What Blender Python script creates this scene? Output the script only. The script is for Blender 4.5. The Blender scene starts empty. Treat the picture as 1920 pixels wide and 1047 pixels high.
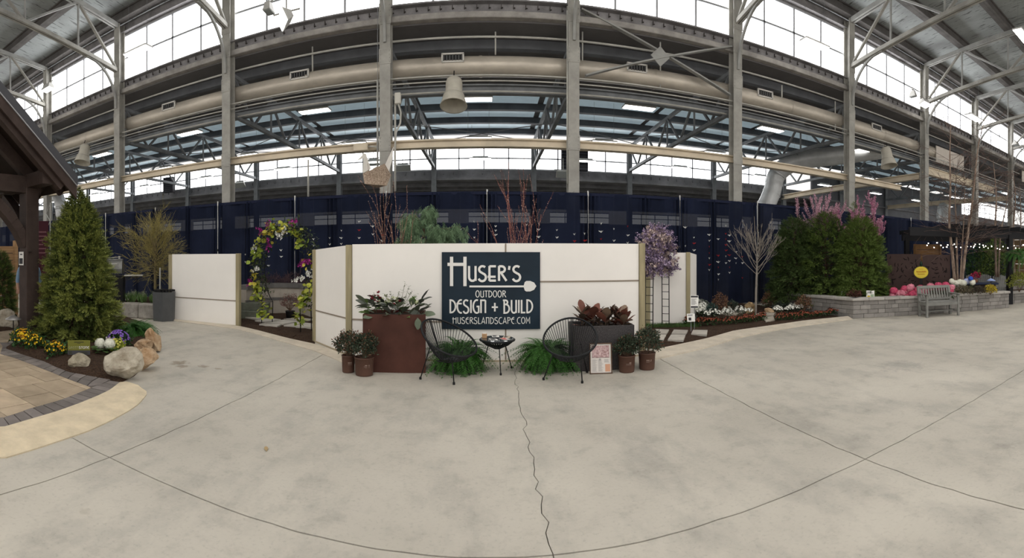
import bpy, bmesh, math, random
import numpy as np
from mathutils import Vector, Matrix, Euler

R = math.radians
PI = math.pi
SC = bpy.context.scene
C = SC.collection
random.seed(7)
RNG = np.random.default_rng(7)

# ------------------------------------------------------------------ camera
# the photograph is a cylindrical sweep: 843 px per radian, eye level at row 485, straight ahead at column 917
F, CX, CY, H = 843.0, 917.0, 485.0, 1.6
cam = bpy.data.cameras.new('camera')
cam.type = 'PANO'
cam.panorama_type = 'CENTRAL_CYLINDRICAL'
cam.central_cylindrical_radius = 1.0
cam.central_cylindrical_range_u_min = -CX / F
cam.central_cylindrical_range_u_max = (1920 - CX) / F
cam.central_cylindrical_range_v_min = -(1047 - CY) / F
cam.central_cylindrical_range_v_max = CY / F
cam.clip_start = 0.05
cam.clip_end = 400
camo = bpy.data.objects.new('camera', cam)
camo.location = (0, 0, H)
camo.rotation_euler = (R(90), 0, 0)
C.objects.link(camo)
SC.camera = camo

# ------------------------------------------------------------------ world, exposure
SC.view_settings.view_transform = 'Standard'
SC.view_settings.look = 'None'
SC.view_settings.gamma = 1.0
SC.view_settings.exposure = 0.0
SC.view_settings.use_curve_mapping = False
SC.cycles.use_denoising = True
SC.cycles.max_bounces = 8
SC.cycles.transparent_max_bounces = 16
SC.cycles.sample_clamp_indirect = 6
w = bpy.data.worlds.new('overcast')
SC.world = w
w.use_nodes = True
w.node_tree.nodes['Background'].inputs[0].default_value = (1.0, 0.97, 0.93, 1)
w.node_tree.nodes['Background'].inputs[1].default_value = 1.15

# ------------------------------------------------------------------ placing: photo column / row -> world
def ang(px): return (px - CX) / F
def G(px, py, z=0.0):
    "the point of the horizontal plane z that stands at column px, row py"
    r = (H - z) * F / (py - CY); a = ang(px)
    return Vector((r * math.sin(a), r * math.cos(a), z))
def P(px, r, z=0.0):
    a = ang(px)
    return Vector((r * math.sin(a), r * math.cos(a), z))
def ZR(py, r): return H + (CY - py) / F * r
def onY(px, py, Y):
    "the point of the upright plane y = Y"
    a = ang(px); r = Y / math.cos(a)
    return Vector((Y * math.tan(a), Y, ZR(py, r)))
def rng(px, py): return H * F / (py - CY)

# ------------------------------------------------------------------ mesh building
class MB:
    def __init__(s):
        s.v = []; s.f = []; s.m = []; s.n = 0; s.mi = 0
    def add(s, verts, faces):
        n = s.n
        s.v.extend(tuple(p) for p in verts)
        s.f.extend(tuple(i + n for i in f) for f in faces)
        s.m.extend([s.mi] * len(faces))
        s.n = len(s.v)
        return s
    def box(s, c, size, rot=None, bev=0):
        hx, hy, hz = size[0] / 2, size[1] / 2, size[2] / 2
        if bev:
            b = min(bev, hx * .9, hy * .9, hz * .9)
            pts = []
            for z, i in ((-hz, b), (-hz + b, 0), (hz - b, 0), (hz, b)):
                x, y = hx - i, hy - i
                pts += [(x - b * (i == 0), -y, z), (x, -y + b * (i == 0), z), (x, y - b * (i == 0), z), (x - b * (i == 0), y, z),
                        (-x + b * (i == 0), y, z), (-x, y - b * (i == 0), z), (-x, -y + b * (i == 0), z), (-x + b * (i == 0), -y, z)]
            fs = [tuple(range(7, -1, -1)), tuple(range(24, 32))]
            for k in range(3):
                for i in range(8):
                    j = (i + 1) % 8
                    fs.append((k * 8 + i, k * 8 + j, k * 8 + 8 + j, k * 8 + 8 + i))
        else:
            pts = [(-hx, -hy, -hz), (hx, -hy, -hz), (hx, hy, -hz), (-hx, hy, -hz), (-hx, -hy, hz), (hx, -hy, hz), (hx, hy, hz), (-hx, hy, hz)]
            fs = [(3, 2, 1, 0), (4, 5, 6, 7), (0, 1, 5, 4), (1, 2, 6, 5), (2, 3, 7, 6), (3, 0, 4, 7)]
        M = rot if rot is not None else Matrix.Identity(3)
        c = Vector(c)
        return s.add([M @ Vector(p) + c for p in pts], fs)
    def bar(s, a, b, w, h, up=(0, 0, 1)):
        a = Vector(a); b = Vector(b); d = (b - a)
        L = d.length
        if L < 1e-6: return s
        d /= L
        up = Vector(up)
        if abs(d.dot(up)) > .98: up = Vector((0, 1, 0))
        x = d.cross(up).normalized(); z = x.cross(d)
        M = Matrix((x, d, z)).transposed()
        return s.box((a + b) / 2, (w, L, h), M)
    def tube(s, pts, r, n=8, cap=True, closed=False):
        pts = [Vector(p) for p in pts]
        rs = r if isinstance(r, (list, tuple)) else [r] * len(pts)
        m = len(pts)
        vs = []; prev = None
        for i, p in enumerate(pts):
            if closed: t = pts[(i + 1) % m] - pts[i - 1]
            else: t = pts[min(i + 1, m - 1)] - pts[max(i - 1, 0)]
            t = t.normalized() if t.length > 1e-9 else Vector((0, 0, 1))
            if prev is None:
                u = Vector((0, 0, 1)) if abs(t.z) < .9 else Vector((1, 0, 0))
                x = t.cross(u).normalized()
            else:
                x = (prev - t * prev.dot(t))
                x = x.normalized() if x.length > 1e-6 else t.orthogonal().normalized()
            prev = x; y = t.cross(x)
            for k in range(n):
                a = 2 * PI * k / n
                vs.append(p + (x * math.cos(a) + y * math.sin(a)) * rs[i])
        fs = []
        for i in range(m if closed else m - 1):
            for k in range(n):
                a, b = i * n + k, i * n + (k + 1) % n
                j = (i + 1) % m
                fs.append((a, b, j * n + (k + 1) % n, j * n + k))
        if cap and not closed:
            fs.append(tuple(range(n - 1, -1, -1))); fs.append(tuple(range((m - 1) * n, m * n)))
        return s.add(vs, fs)
    def lathe(s, prof, c=(0, 0, 0), n=20, axis=None, close=False):
        "prof: list of (radius, height)"
        c = Vector(c); M = axis if axis is not None else Matrix.Identity(3)
        vs = []
        for r, z in prof:
            for k in range(n):
                a = 2 * PI * k / n
                vs.append(M @ Vector((r * math.cos(a), r * math.sin(a), z)) + c)
        fs = []
        for i in range(len(prof) - 1):
            for k in range(n):
                fs.append((i * n + k, i * n + (k + 1) % n, (i + 1) * n + (k + 1) % n, (i + 1) * n + k))
        if prof[0][0] > 1e-5: fs.append(tuple(range(n - 1, -1, -1)))
        if prof[-1][0] > 1e-5: fs.append(tuple(range((len(prof) - 1) * n, len(prof) * n)))
        return s.add(vs, fs)
    def prism(s, poly, z0, z1):
        n = len(poly)
        a = sum(poly[i][0] * poly[(i + 1) % n][1] - poly[(i + 1) % n][0] * poly[i][1] for i in range(n))
        if a < 0: poly = poly[::-1]
        vs = [(p[0], p[1], z0) for p in poly] + [(p[0], p[1], z1) for p in poly]
        fs = [tuple(range(n - 1, -1, -1)), tuple(range(n, 2 * n))]
        fs += [(i, (i + 1) % n, n + (i + 1) % n, n + i) for i in range(n)]
        return s.add(vs, fs)
    def sphere(s, c, r, nu=12, nv=8, sc=(1, 1, 1), noise=0, seed=0):
        rr = random.Random(seed); c = Vector(c)
        vs = [c + Vector((0, 0, r * sc[2]))]
        for i in range(1, nv):
            t = PI * i / nv
            for k in range(nu):
                a = 2 * PI * k / nu; q = r * (1 + noise * rr.uniform(-1, 1))
                vs.append(c + Vector((q * math.sin(t) * math.cos(a) * sc[0], q * math.sin(t) * math.sin(a) * sc[1], q * math.cos(t) * sc[2])))
        vs.append(c - Vector((0, 0, r * sc[2])))
        fs = [(0, 1 + k, 1 + (k + 1) % nu) for k in range(nu)]
        for i in range(nv - 2):
            for k in range(nu):
                a = 1 + i * nu
                fs.append((a + k, a + nu + k, a + nu + (k + 1) % nu, a + (k + 1) % nu))
        e = len(vs) - 1; a = 1 + (nv - 2) * nu
        fs += [(e, a + (k + 1) % nu, a + k) for k in range(nu)]
        return s.add(vs, fs)
    def mesh(s, name, mats, smooth=False, origin=None):
        me = bpy.data.meshes.new(name)
        if origin is not None:
            o = Vector(origin)
            vv = [(p[0] - o.x, p[1] - o.y, p[2] - o.z) for p in s.v]
        else: vv = s.v
        me.from_pydata(vv, [], s.f)
        mats = mats if isinstance(mats, (list, tuple)) else [mats]
        for m in mats: me.materials.append(m)
        if len(mats) > 1: me.polygons.foreach_set('material_index', s.m)
        if smooth: me.polygons.foreach_set('use_smooth', [True] * len(s.f))
        me.update()
        return me

def npmesh(name, V, Fc, mats, midx=None, smooth=False):
    "V (n,3), Fc (m,k) numpy arrays"
    me = bpy.data.meshes.new(name)
    V = np.asarray(V, np.float32); Fc = np.asarray(Fc, np.int32)
    m, k = Fc.shape
    me.vertices.add(len(V)); me.vertices.foreach_set('co', V.ravel())
    me.loops.add(m * k); me.loops.foreach_set('vertex_index', Fc.ravel())
    me.polygons.add(m)
    me.polygons.foreach_set('loop_start', np.arange(0, m * k, k, dtype=np.int32))
    me.polygons.foreach_set('loop_total', np.full(m, k, np.int32))
    mats = mats if isinstance(mats, (list, tuple)) else [mats]
    for q in mats: me.materials.append(q)
    if midx is not None: me.polygons.foreach_set('material_index', np.asarray(midx, np.int32))
    if smooth: me.polygons.foreach_set('use_smooth', np.ones(m, bool))
    me.update(calc_edges=True)
    return me

def scatter(T, TF, pos, M):
    "T (a,3) template, TF (f,k) faces, pos (n,3), M (n,3,3) -> V, F"
    T = np.asarray(T, float); TF = np.asarray(TF, int)
    V = np.einsum('nij,aj->nai', M, T) + pos[:, None, :]
    Fc = TF[None] + (np.arange(len(pos)) * len(T))[:, None, None]
    return V.reshape(-1, 3), Fc.reshape(-1, TF.shape[1])

def frames(d, up=None, roll=None, scale=None):
    "rotation matrices (columns x, y, z) whose y axis follows d (n,3)"
    d = np.asarray(d, float); d = d / np.maximum(np.linalg.norm(d, axis=1, keepdims=True), 1e-9)
    u = np.tile(np.array([0, 0, 1.0]), (len(d), 1)) if up is None else np.asarray(up, float)
    bad = np.abs((d * u).sum(1)) > .97
    u[bad] = [1, 0, 0]
    x = np.cross(d, u); x /= np.linalg.norm(x, axis=1, keepdims=True)
    z = np.cross(x, d)
    if roll is not None:
        c, s_ = np.cos(roll)[:, None], np.sin(roll)[:, None]
        x, z = x * c + z * s_, z * c - x * s_
    M = np.stack([x, d, z], axis=2)
    if scale is not None: M = M * np.asarray(scale)[:, None, None]
    return M

def join(*parts):
    V = []; Fc = []; n = 0
    for v, f in parts:
        V.append(v); Fc.append(f + n); n += len(v)
    return np.concatenate(V), np.concatenate(Fc)

def tubes(segs, n=4):
    "many tapered straight limbs: list of (p0, p1, r0, r1) -> V, F (quads), n-sided"
    a = np.array([s[0] for s in segs], float); b = np.array([s[1] for s in segs], float)
    r0 = np.array([s[2] for s in segs]); r1 = np.array([s[3] for s in segs])
    M = frames(b - a)
    t = np.arange(n) * 2 * PI / n
    ring = M[:, None, :, 0] * np.cos(t)[None, :, None] + M[:, None, :, 2] * np.sin(t)[None, :, None]
    V = np.concatenate([a[:, None] + ring * r0[:, None, None], b[:, None] + ring * r1[:, None, None]], 1)
    k = np.arange(n)
    f = np.stack([k, (k + 1) % n, n + (k + 1) % n, n + k], 1)[:, ::-1]
    Fc = f[None] + (np.arange(len(a)) * 2 * n)[:, None, None]
    return V.reshape(-1, 3), Fc.reshape(-1, 4)

# ------------------------------------------------------------------ objects
def props(o, label=None, cat=None, group=None, kind=None):
    if label: o['label'] = label
    if cat: o['category'] = cat
    if group: o['group'] = group
    if kind: o['kind'] = kind
    return o
def thing(name, label, cat, loc=(0, 0, 0), rz=0.0, group=None, kind=None):
    o = bpy.data.objects.new(name, None)
    o.empty_display_size = .1
    C.objects.link(o); o.location = loc; o.rotation_euler = (0, 0, rz)
    return props(o, label, cat, group, kind)
def link(name, me, parent=None, loc=None, rz=None, label=None, kind=None):
    o = bpy.data.objects.new(name, me)
    C.objects.link(o)
    if parent is not None: o.parent = parent
    if loc is not None: o.location = loc
    if rz is not None: o.rotation_euler = rz if isinstance(rz, (tuple, Euler)) else (0, 0, rz)
    return props(o, label, None, None, kind)
def wpart(name, mb, mat, parent, smooth=False, label=None, kind=None):
    "a part whose mesh was written in world coordinates, under an unrotated thing"
    root = parent; off = Vector((0, 0, 0))
    while root is not None:
        off += root.location; root = root.parent
    return link(name, mb.mesh(name, mat, smooth, off), parent, label=label, kind=kind)
def lpart(name, mb, mat, parent, smooth=False, label=None, kind=None, loc=None, rz=None):
    return link(name, mb.mesh(name, mat, smooth), parent, loc, rz, label, kind)
def solo(name, mb, mat, label, cat, group=None, kind=None, smooth=False, origin=None):
    o = link(name, mb.mesh(name, mat, smooth), None, origin)
    return props(o, label, cat, group, kind)
def kids(o): return [c for c in C.objects if c.parent == o]
KIDS = {}
def copy_tree(o, loc, rz=None, label=None, group=None, scale=None, children=None):
    "a copy of a thing and of each of its parts and sub-parts"
    def rec(src, par):
        c = src.copy(); C.objects.link(c)
        if par is not None: c.parent = par
        for ch in src.children: rec(ch, c)
        return c
    r = rec(o, None)
    r.location = loc
    if rz is not None: r.rotation_euler = (0, 0, rz) if not isinstance(rz, tuple) else rz
    if scale is not None: r.scale = (scale,) * 3 if not isinstance(scale, tuple) else scale
    if label: r['label'] = label
    if group: r['group'] = group
    return r

# ------------------------------------------------------------------ materials
MATS = {}
def mat(name, col, rough=.6, var=0.0, scale=5.0, bump=0.0, bscale=None, metal=0.0, spec=.22, island=0.0, col2=None, trans=0.0, emit=None, estr=0.0,
        stretch=None, objvar=0.0, alpha=None, coat=0.0, detail=4.0, bdist=.01):
    if name in MATS: return MATS[name]
    m = bpy.data.materials.new(name); m.use_nodes = True
    nt = m.node_tree; N = nt.nodes; L = nt.links
    b = N['Principled BSDF']
    b.inputs['Roughness'].default_value = rough
    b.inputs['Metallic'].default_value = metal
    b.inputs['Specular IOR Level'].default_value = spec
    b.inputs['Base Color'].default_value = (*col, 1)
    if coat: b.inputs['Coat Weight'].default_value = coat
    if emit is not None:
        b.inputs['Emission Color'].default_value = (*emit, 1); b.inputs['Emission Strength'].default_value = estr
    tc = None
    def coords(sc):
        nonlocal tc
        if tc is None: tc = N.new('ShaderNodeTexCoord')
        mp = N.new('ShaderNodeMapping'); L.new(tc.outputs['Object'], mp.inputs[0])
        st = stretch or (1, 1, 1)
        mp.inputs['Scale'].default_value = (sc * st[0], sc * st[1], sc * st[2])
        return mp.outputs[0]
    cur = None
    if var or col2 is not None:
        nz = N.new('ShaderNodeTexNoise'); nz.inputs['Scale'].default_value = 1; nz.inputs['Detail'].default_value = detail
        nz.inputs['Roughness'].default_value = .62
        L.new(coords(scale), nz.inputs['Vector'])
        rp = N.new('ShaderNodeValToRGB')
        rp.color_ramp.elements[0].position = .32; rp.color_ramp.elements[1].position = .68
        c2 = col2 if col2 is not None else tuple(min(1, c * (1 + var)) for c in col)
        c1 = col if col2 is not None else tuple(c * (1 - var) for c in col)
        rp.color_ramp.elements[0].color = (*c1, 1); rp.color_ramp.elements[1].color = (*c2, 1)
        L.new(nz.outputs['Fac'], rp.inputs[0]); cur = rp.outputs[0]
    if island or objvar:
        if island:
            g = N.new('ShaderNodeNewGeometry'); rnd = g.outputs['Random Per Island']; amt = island
        else:
            g = N.new('ShaderNodeObjectInfo'); rnd = g.outputs['Random']; amt = objvar
        mr = N.new('ShaderNodeMapRange'); L.new(rnd, mr.inputs[0])
        mr.inputs[3].default_value = 1 - amt; mr.inputs[4].default_value = 1 + amt
        mx = N.new('ShaderNodeHueSaturation')
        if cur is not None: L.new(cur, mx.inputs['Color'])
        else: mx.inputs['Color'].default_value = (*col, 1)
        L.new(mr.outputs[0], mx.inputs['Value'])
        cur = mx.outputs[0]
    if cur is not None: L.new(cur, b.inputs['Base Color'])
    if bump:
        nb = N.new('ShaderNodeTexNoise'); nb.inputs['Scale'].default_value = 1; nb.inputs['Detail'].default_value = 6
        L.new(coords(bscale or scale * 3), nb.inputs['Vector'])
        bp = N.new('ShaderNodeBump'); bp.inputs['Strength'].default_value = bump; bp.inputs['Distance'].default_value = bdist
        L.new(nb.outputs['Fac'], bp.inputs['Height']); L.new(bp.outputs[0], b.inputs['Normal'])
    if trans or alpha is not None:
        out = N['Material Output']
        if trans:
            t = N.new('ShaderNodeBsdfTranslucent')
            if cur is not None: L.new(cur, t.inputs[0])
            else: t.inputs[0].default_value = (*col, 1)
            ms = N.new('ShaderNodeMixShader'); ms.inputs[0].default_value = trans
            L.new(b.outputs[0], ms.inputs[1]); L.new(t.outputs[0], ms.inputs[2])
        else:
            t = N.new('ShaderNodeBsdfTransparent')
            ms = N.new('ShaderNodeMixShader'); ms.inputs[0].default_value = alpha
            L.new(t.outputs[0], ms.inputs[1]); L.new(b.outputs[0], ms.inputs[2])
        L.new(ms.outputs[0], out.inputs[0])
    MATS[name] = m
    return m
def emat(name, col, s):
    return mat(name, (.8, .8, .8), .5, emit=col, estr=s)
def sr(r, g, b):
    "8-bit sRGB -> linear"
    f = lambda c: ((c / 255 + .055) / 1.055) ** 2.4 if c > 10 else c / 255 / 12.92
    return (f(r), f(g), f(b))

STEEL = mat('painted steel', (.37, .36, .33), .55, var=.22, scale=1.5, bump=.2, bscale=8)
STEELW = mat('pale painted steel', (.34, .34, .325), .55, var=.2, scale=1.2, bump=.2, bscale=8)
STEELD = mat('dark truss steel', (.20, .21, .22), .6, var=.25, scale=1.5)
BEAMC = mat('cream painted beam', (.66, .57, .44), .55, var=.14, scale=.9)
PIPE = mat('galvanised conduit', (.50, .49, .45), .45, var=.15, scale=2)
WHITEWIN = emat('bright translucent glazing', (1, 1, 1), 4.5)
WINFRAME = mat('window frame steel', (.42, .43, .45), .6)
LAMP = emat('lamp diffuser', (1, .98, .94), 7.0)
ADDEDLAMP = emat('added overhead lamp diffuser', (1, .96, .90), 43.0)  # strong emission for the lamps added overhead, out of view
BLACK = mat('black powder coat', (.012, .012, .013), .45)
# ================================================================== the hall
Y0, Y1, BAY = 14.66, 27.5, 6.096
XK = {k: -15.56 + BAY * k for k in range(-2, 10)}
XL, XR = -62.0, 74.0
def struct(name, mb, m, label=None, smooth=False, cat=None):
    o = link(name, mb.mesh(name, m, smooth))
    return props(o, label, cat, None, 'structure')

# ---- floor: big concrete slabs with a saw-cut joint between them, over a dark bed
def concrete():
    m = bpy.data.materials.new('worn concrete'); m.use_nodes = True
    nt = m.node_tree; N = nt.nodes; L = nt.links; b = N['Principled BSDF']
    tc = N.new('ShaderNodeTexCoord')
    def noise(scale, det=5, rough=.6, st=(1, 1, 1)):
        mp = N.new('ShaderNodeMapping'); mp.inputs['Scale'].default_value = tuple(scale * q for q in st)
        L.new(tc.outputs['Object'], mp.inputs[0])
        n = N.new('ShaderNodeTexNoise'); n.inputs['Scale'].default_value = 1; n.inputs['Detail'].default_value = det; n.inputs['Roughness'].default_value = rough
        L.new(mp.outputs[0], n.inputs['Vector']); return n.outputs['Fac']
    def ramp(src, stops):
        r = N.new('ShaderNodeValToRGB')
        e = r.color_ramp.elements
        while len(e) < len(stops): e.new(.5)
        for i, (p, c) in enumerate(stops): e[i].position = p; e[i].color = (*c, 1)
        L.new(src, r.inputs[0]); return r.outputs[0]
    def mul(a, c, f=1.0):
        x = N.new('ShaderNodeMixRGB'); x.blend_type = 'MULTIPLY'; x.inputs[0].default_value = f
        L.new(a, x.inputs[1]); L.new(c, x.inputs[2]); return x.outputs[0]
    base = ramp(noise(.45, 6, .62), [(.30, (.39, .364, .312)), (.5, (.475, .444, .384)), (.72, (.55, .515, .445))])
    st = ramp(noise(1.3, 6, .68, (1.5, .8, 1)), [(.34, (.74, .75, .76)), (.52, (1, 1, 1)), (1, (1, 1, 1))])
    sp = ramp(noise(38, 2, .5), [(.0, (.72, .72, .72)), (.30, (.86, .86, .86)), (.42, (1, 1, 1)), (1, (1.05, 1.05, 1.05))])
    dk = ramp(noise(3.6, 5, .7), [(.0, (.62, .62, .63)), (.34, (.84, .84, .84)), (.46, (1, 1, 1)), (1, (1, 1, 1))])
    c = mul(mul(mul(base, st, .8), sp, .7), dk, .7)
    for (sx, sy, sr_, st_) in ((-4.38, 5.32, .17, (.62, .56, .50)), (-4.20, 5.18, .13, (.64, .58, .53)), (-3.95, 5.36, .10, (.66, .6, .55)), (-3.70, 5.38, .07, (.7, .66, .6)), (-2.22, 1.76, .05, (.86, .85, .83)), (5.3, 4.1, .5, (.86, .86, .87))):
        vd = N.new('ShaderNodeVectorMath'); vd.operation = 'DISTANCE'; L.new(tc.outputs['Object'], vd.inputs[0]); vd.inputs[1].default_value = (sx, sy, 0)
        ad = N.new('ShaderNodeMath'); ad.operation = 'MULTIPLY_ADD'; L.new(noise(9, 5, .7), ad.inputs[0]); ad.inputs[1].default_value = sr_ * 2.6; L.new(vd.outputs['Value'], ad.inputs[2])
        c = mul(c, ramp(ad.outputs[0], [(0, st_), (min(.95, sr_ * 1.75), st_), (min(.99, sr_ * 2.2), (1, 1, 1)), (1, (1, 1, 1))]))
    L.new(c, b.inputs['Base Color'])
    rr = N.new('ShaderNodeMapRange'); L.new(noise(1.1, 4), rr.inputs[0]); rr.inputs[3].default_value = .42; rr.inputs[4].default_value = .72
    L.new(rr.outputs[0], b.inputs['Roughness'])
    b.inputs['Specular IOR Level'].default_value = .35
    bp = N.new('ShaderNodeBump'); bp.inputs['Strength'].default_value = .12; bp.inputs['Distance'].default_value = .004
    L.new(noise(22, 5), bp.inputs['Height']); L.new(bp.outputs[0], b.inputs['Normal'])
    return m
CONC = concrete()
JOINT = mat('dark joint dirt', (.10, .09, .08), .9)
fl = thing('floor', 'worn grey beige concrete hall floor of large slabs with cracked joints', 'floor', kind='structure')
b = MB(); b.box((6, 11, -.06), (136, 62, .08)); lpart('joint_bed', b, JOINT, fl, label='dark dirt showing in the slab joints')
def wob(x0, y0, x1, y1, n, amp, seed):
    rr = random.Random(seed); out = []
    dx, dy = x1 - x0, y1 - y0; q = math.hypot(dx, dy); nx, ny = -dy / q, dx / q
    for i in range(n + 1):
        t = i / n; o = 0 if i in (0, n) else rr.uniform(-amp, amp)
        out.append((x0 + dx * t + nx * o, y0 + dy * t + ny * o))
    return out
gx = [-62, -24.3, -13.5, -8.1, -2.70, .345, 2.66, 8.05, 13.4, 18.8, 29.6, 74]; gy = [-20, -2.9, 2.40, 7.8, 13.2, 42]
def edge(i, j, horiz):
    "shared wobbling joint line"
    if horiz:
        n = max(2, int((gx[i + 1] - gx[i]) / .16)) if gx[i + 1] - gx[i] < 9 else 4
        return wob(gx[i], gy[j], gx[i + 1], gy[j], n, .007, i * 31 + j)
    L_ = gy[j + 1] - gy[j]
    crack = i == 5
    n = max(2, int(L_ / (.10 if crack else .16))) if L_ < 9 else 4
    return wob(gx[i], gy[j], gx[i], gy[j + 1], n, .028 if crack else .008, i * 57 + j + 900)
for i in range(len(gx) - 1):
    for j in range(len(gy) - 1):
        poly = edge(i, j, True)[:-1] + edge(i + 1, j, False)[:-1] + edge(i, j + 1, True)[::-1][:-1] + edge(i, j, False)[::-1][:-1]
        cx = sum(p[0] for p in poly) / len(poly); cy = sum(p[1] for p in poly) / len(poly)
        g = .0058
        pl = []
        for (x, y) in poly:
            q = math.hypot(x - cx, y - cy)
            def pull(v, lo, hi, crack_lo, crack_hi):
                if abs(v - lo) < .05: return v + (g * (.55 if crack_lo else 1))
                if abs(v - hi) < .05: return v - (g * (.55 if crack_hi else 1))
                return v
            pl.append((pull(x, gx[i], gx[i + 1], i == 5, i + 1 == 5), pull(y, gy[j], gy[j + 1], 0, 0)))
        b = MB(); b.prism(pl, -.03, 0.0)
        lpart('slab', b, CONC, fl)

# ---- clerestory glazing of the main hall, one window per bay
WS, WH, WR = 9.97, 12.2, 11.1
def clerestory(n, x0, x1, Y, zs, zh, zr, npan, label, mull=.075, skip=()):
    t = thing('window_%d' % n, label, 'window', ((x0 + x1) / 2, Y, zs), kind='structure')
    b = MB()
    b.box((0, 0, .04), (x1 - x0, .12, .08)); lpart('window_sill', b, WINFRAME, t)
    b = MB(); b.box((0, 0, zh - zs - .04), (x1 - x0, .12, .08)); lpart('window_head', b, WINFRAME, t)
    wd = (x1 - x0) / npan
    for i in range(1, npan):
        b = MB(); b.box((-(x1 - x0) / 2 + i * wd, -.01, (zh - zs) / 2), (mull, .09, zh - zs - .16)); lpart('mullion', b, WINFRAME, t)
    b = MB(); b.box((0, -.015, zr - zs), (x1 - x0, .08, mull)); lpart('glazing_rail', b, WINFRAME, t)
    for i in range(npan):
        for (za, zb) in ((.08, zr - zs), (zr - zs, zh - zs - .08)):
            b = MB(); b.box((-(x1 - x0) / 2 + (i + .5) * wd, .02, (za + zb) / 2), (wd - .02, .02, zb - za - .02))
            lpart('pane', b, WHITEWIN, t)
    return t
ORD = ['first', 'second', 'third', 'fourth', 'fifth', 'sixth', 'seventh', 'eighth', 'ninth', 'tenth', 'eleventh', 'twelfth', 'thirteenth', 'fourteenth']
n = 0
for k in range(-2, 9):
    n += 1
    clerestory(n, XK[k] , XK[k + 1], Y0 + .12, WS, WH, WR, 4,
               'bright high clerestory window of eight panes, %s bay of upper row from left' % ORD[n - 1])

# ---- columns of the near row
def column(name, x, y, h, label, w=.36, d=.34, m=STEEL, plates=()):
    t = thing(name, label, 'column', (x, y, 0), kind='structure')
    for s in (-1, 1):
        b = MB(); b.box((0, s * d / 2, h / 2), (w, .03, h)); lpart('flange', b, m, t)
    b = MB(); b.box((0, 0, h / 2), (.03, d - .03, h)); lpart('web', b, m, t)
    for z, hh in plates:
        b = MB(); b.box((0, -d / 2 - .022, z), (w * 1.12, .014, hh), bev=.004)
        for sx in (-1, 1):
            for q in range(4): b.sphere((sx * w * .42, -d / 2 - .03, z - hh / 2 + hh * (q + .5) / 4), .018, 6, 4)
        lpart('gusset_plate', b, m, t)
    return t
cl = {-2: 'grey steel column seen past top of pavilion roof', -1: 'grey steel column standing behind pavilion roof edge and spruce',
      0: 'grey steel column behind bare yellow twig tree', 1: 'grey steel column behind left white wall panel',
      2: 'grey steel column behind hanging paper crane sculpture', 3: 'grey steel column right of the centre, behind red twig bush',
      4: 'grey steel column left of the big duct elbow', 5: 'grey steel column behind pink blossom and evergreens',
      6: 'grey steel column left of the birch clump', 7: 'grey steel column seen between the birch trunks', 8: 'grey steel column beyond the birches by right edge'}
for k, lb in cl.items():
    column('column', XK[k], Y0 - .2, 12.6, lb, plates=((9.6, .7), (8.2, .5), (5.35, .5), (10.5, .7)))

# ---- sill girder with its brackets
SILL = mat('weathered sill plate', (.27, .26, .265), .7, var=.28, scale=2.2, bump=.3, bscale=12)
SILL2 = mat('dusty flange paint', (.36, .34, .32), .7, var=.25, scale=2.0)
gt = thing('beam', 'long grey girder with brackets running under the high windows', 'girder', (0, Y0, 9.6), kind='structure')
b = MB(); b.box((3, .1, .18), (96, .06, .36)); lpart('girder_plate', b, SILL, gt)
b = MB(); b.box((3, -.02, .37), (96, .22, .05)); lpart('sill_cap', b, SILL, gt)
b = MB(); b.box((3, -.05, -.12), (96, .3, .2), bev=.02); lpart('bottom_flange', b, SILL2, gt)
b = MB()
for i in range(230):
    x = -44 + i * .4
    b.box((x, .0, .22), (.022, .05, .13)); b.box((x + .02, -.01, .18), (.07, .05, .016))
lpart('bracket', b, mat('rusty bracket', (.07, .062, .058), .8), gt, kind='stuff')

# ---- main hall roof: deck, purlins, trusses
SL = .11
def zt(y): return 12.62 + SL * (Y0 - y)      # top of the top chords
def deckmat():
    m = bpy.data.materials.new('flaking deck boards'); m.use_nodes = True
    nt = m.node_tree; N = nt.nodes; L = nt.links; bs = N['Principled BSDF']; bs.inputs['Roughness'].default_value = .8
    tc = N.new('ShaderNodeTexCoord')
    def noise(sc, det, ro=.6):
        mp = N.new('ShaderNodeMapping'); mp.inputs['Scale'].default_value = sc; L.new(tc.outputs['Object'], mp.inputs[0])
        q = N.new('ShaderNodeTexNoise'); q.inputs['Scale'].default_value = 1; q.inputs['Detail'].default_value = det; q.inputs['Roughness'].default_value = ro
        L.new(mp.outputs[0], q.inputs['Vector']); return q.outputs['Fac']
    r = N.new('ShaderNodeValToRGB'); e = r.color_ramp.elements
    e[0].position = .30; e[0].color = (.24, .25, .25, 1); e[1].position = .62; e[1].color = (.44, .475, .48, 1)
    L.new(noise((.6, .25, 1), 5), r.inputs[0])
    r2 = N.new('ShaderNodeValToRGB'); e = r2.color_ramp.elements
    e[0].position = .35; e[0].color = (.16, .15, .14, 1); e[1].position = .42; e[1].color = (1, 1, 1, 1)
    L.new(noise((11, 1.3, 1), 4, .6), r2.inputs[0])
    x = N.new('ShaderNodeMixRGB'); x.blend_type = 'MULTIPLY'; x.inputs[0].default_value = .8
    L.new(r.outputs[0], x.inputs[1]); L.new(r2.outputs[0], x.inputs[2]); L.new(x.outputs[0], bs.inputs['Base Color'])
    return m
DECK = deckmat()
PURL = mat('dark purlin steel', (.13, .122, .118), .7, var=.25, scale=1.5)
ce = thing('ceiling', 'pale flaking plank ceiling of the main hall on dark purlins', 'ceiling', kind='structure')
YR = -2.0
b = MB()
za, zb = zt(Y0 + .5) + .5, zt(YR) + .5
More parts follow.
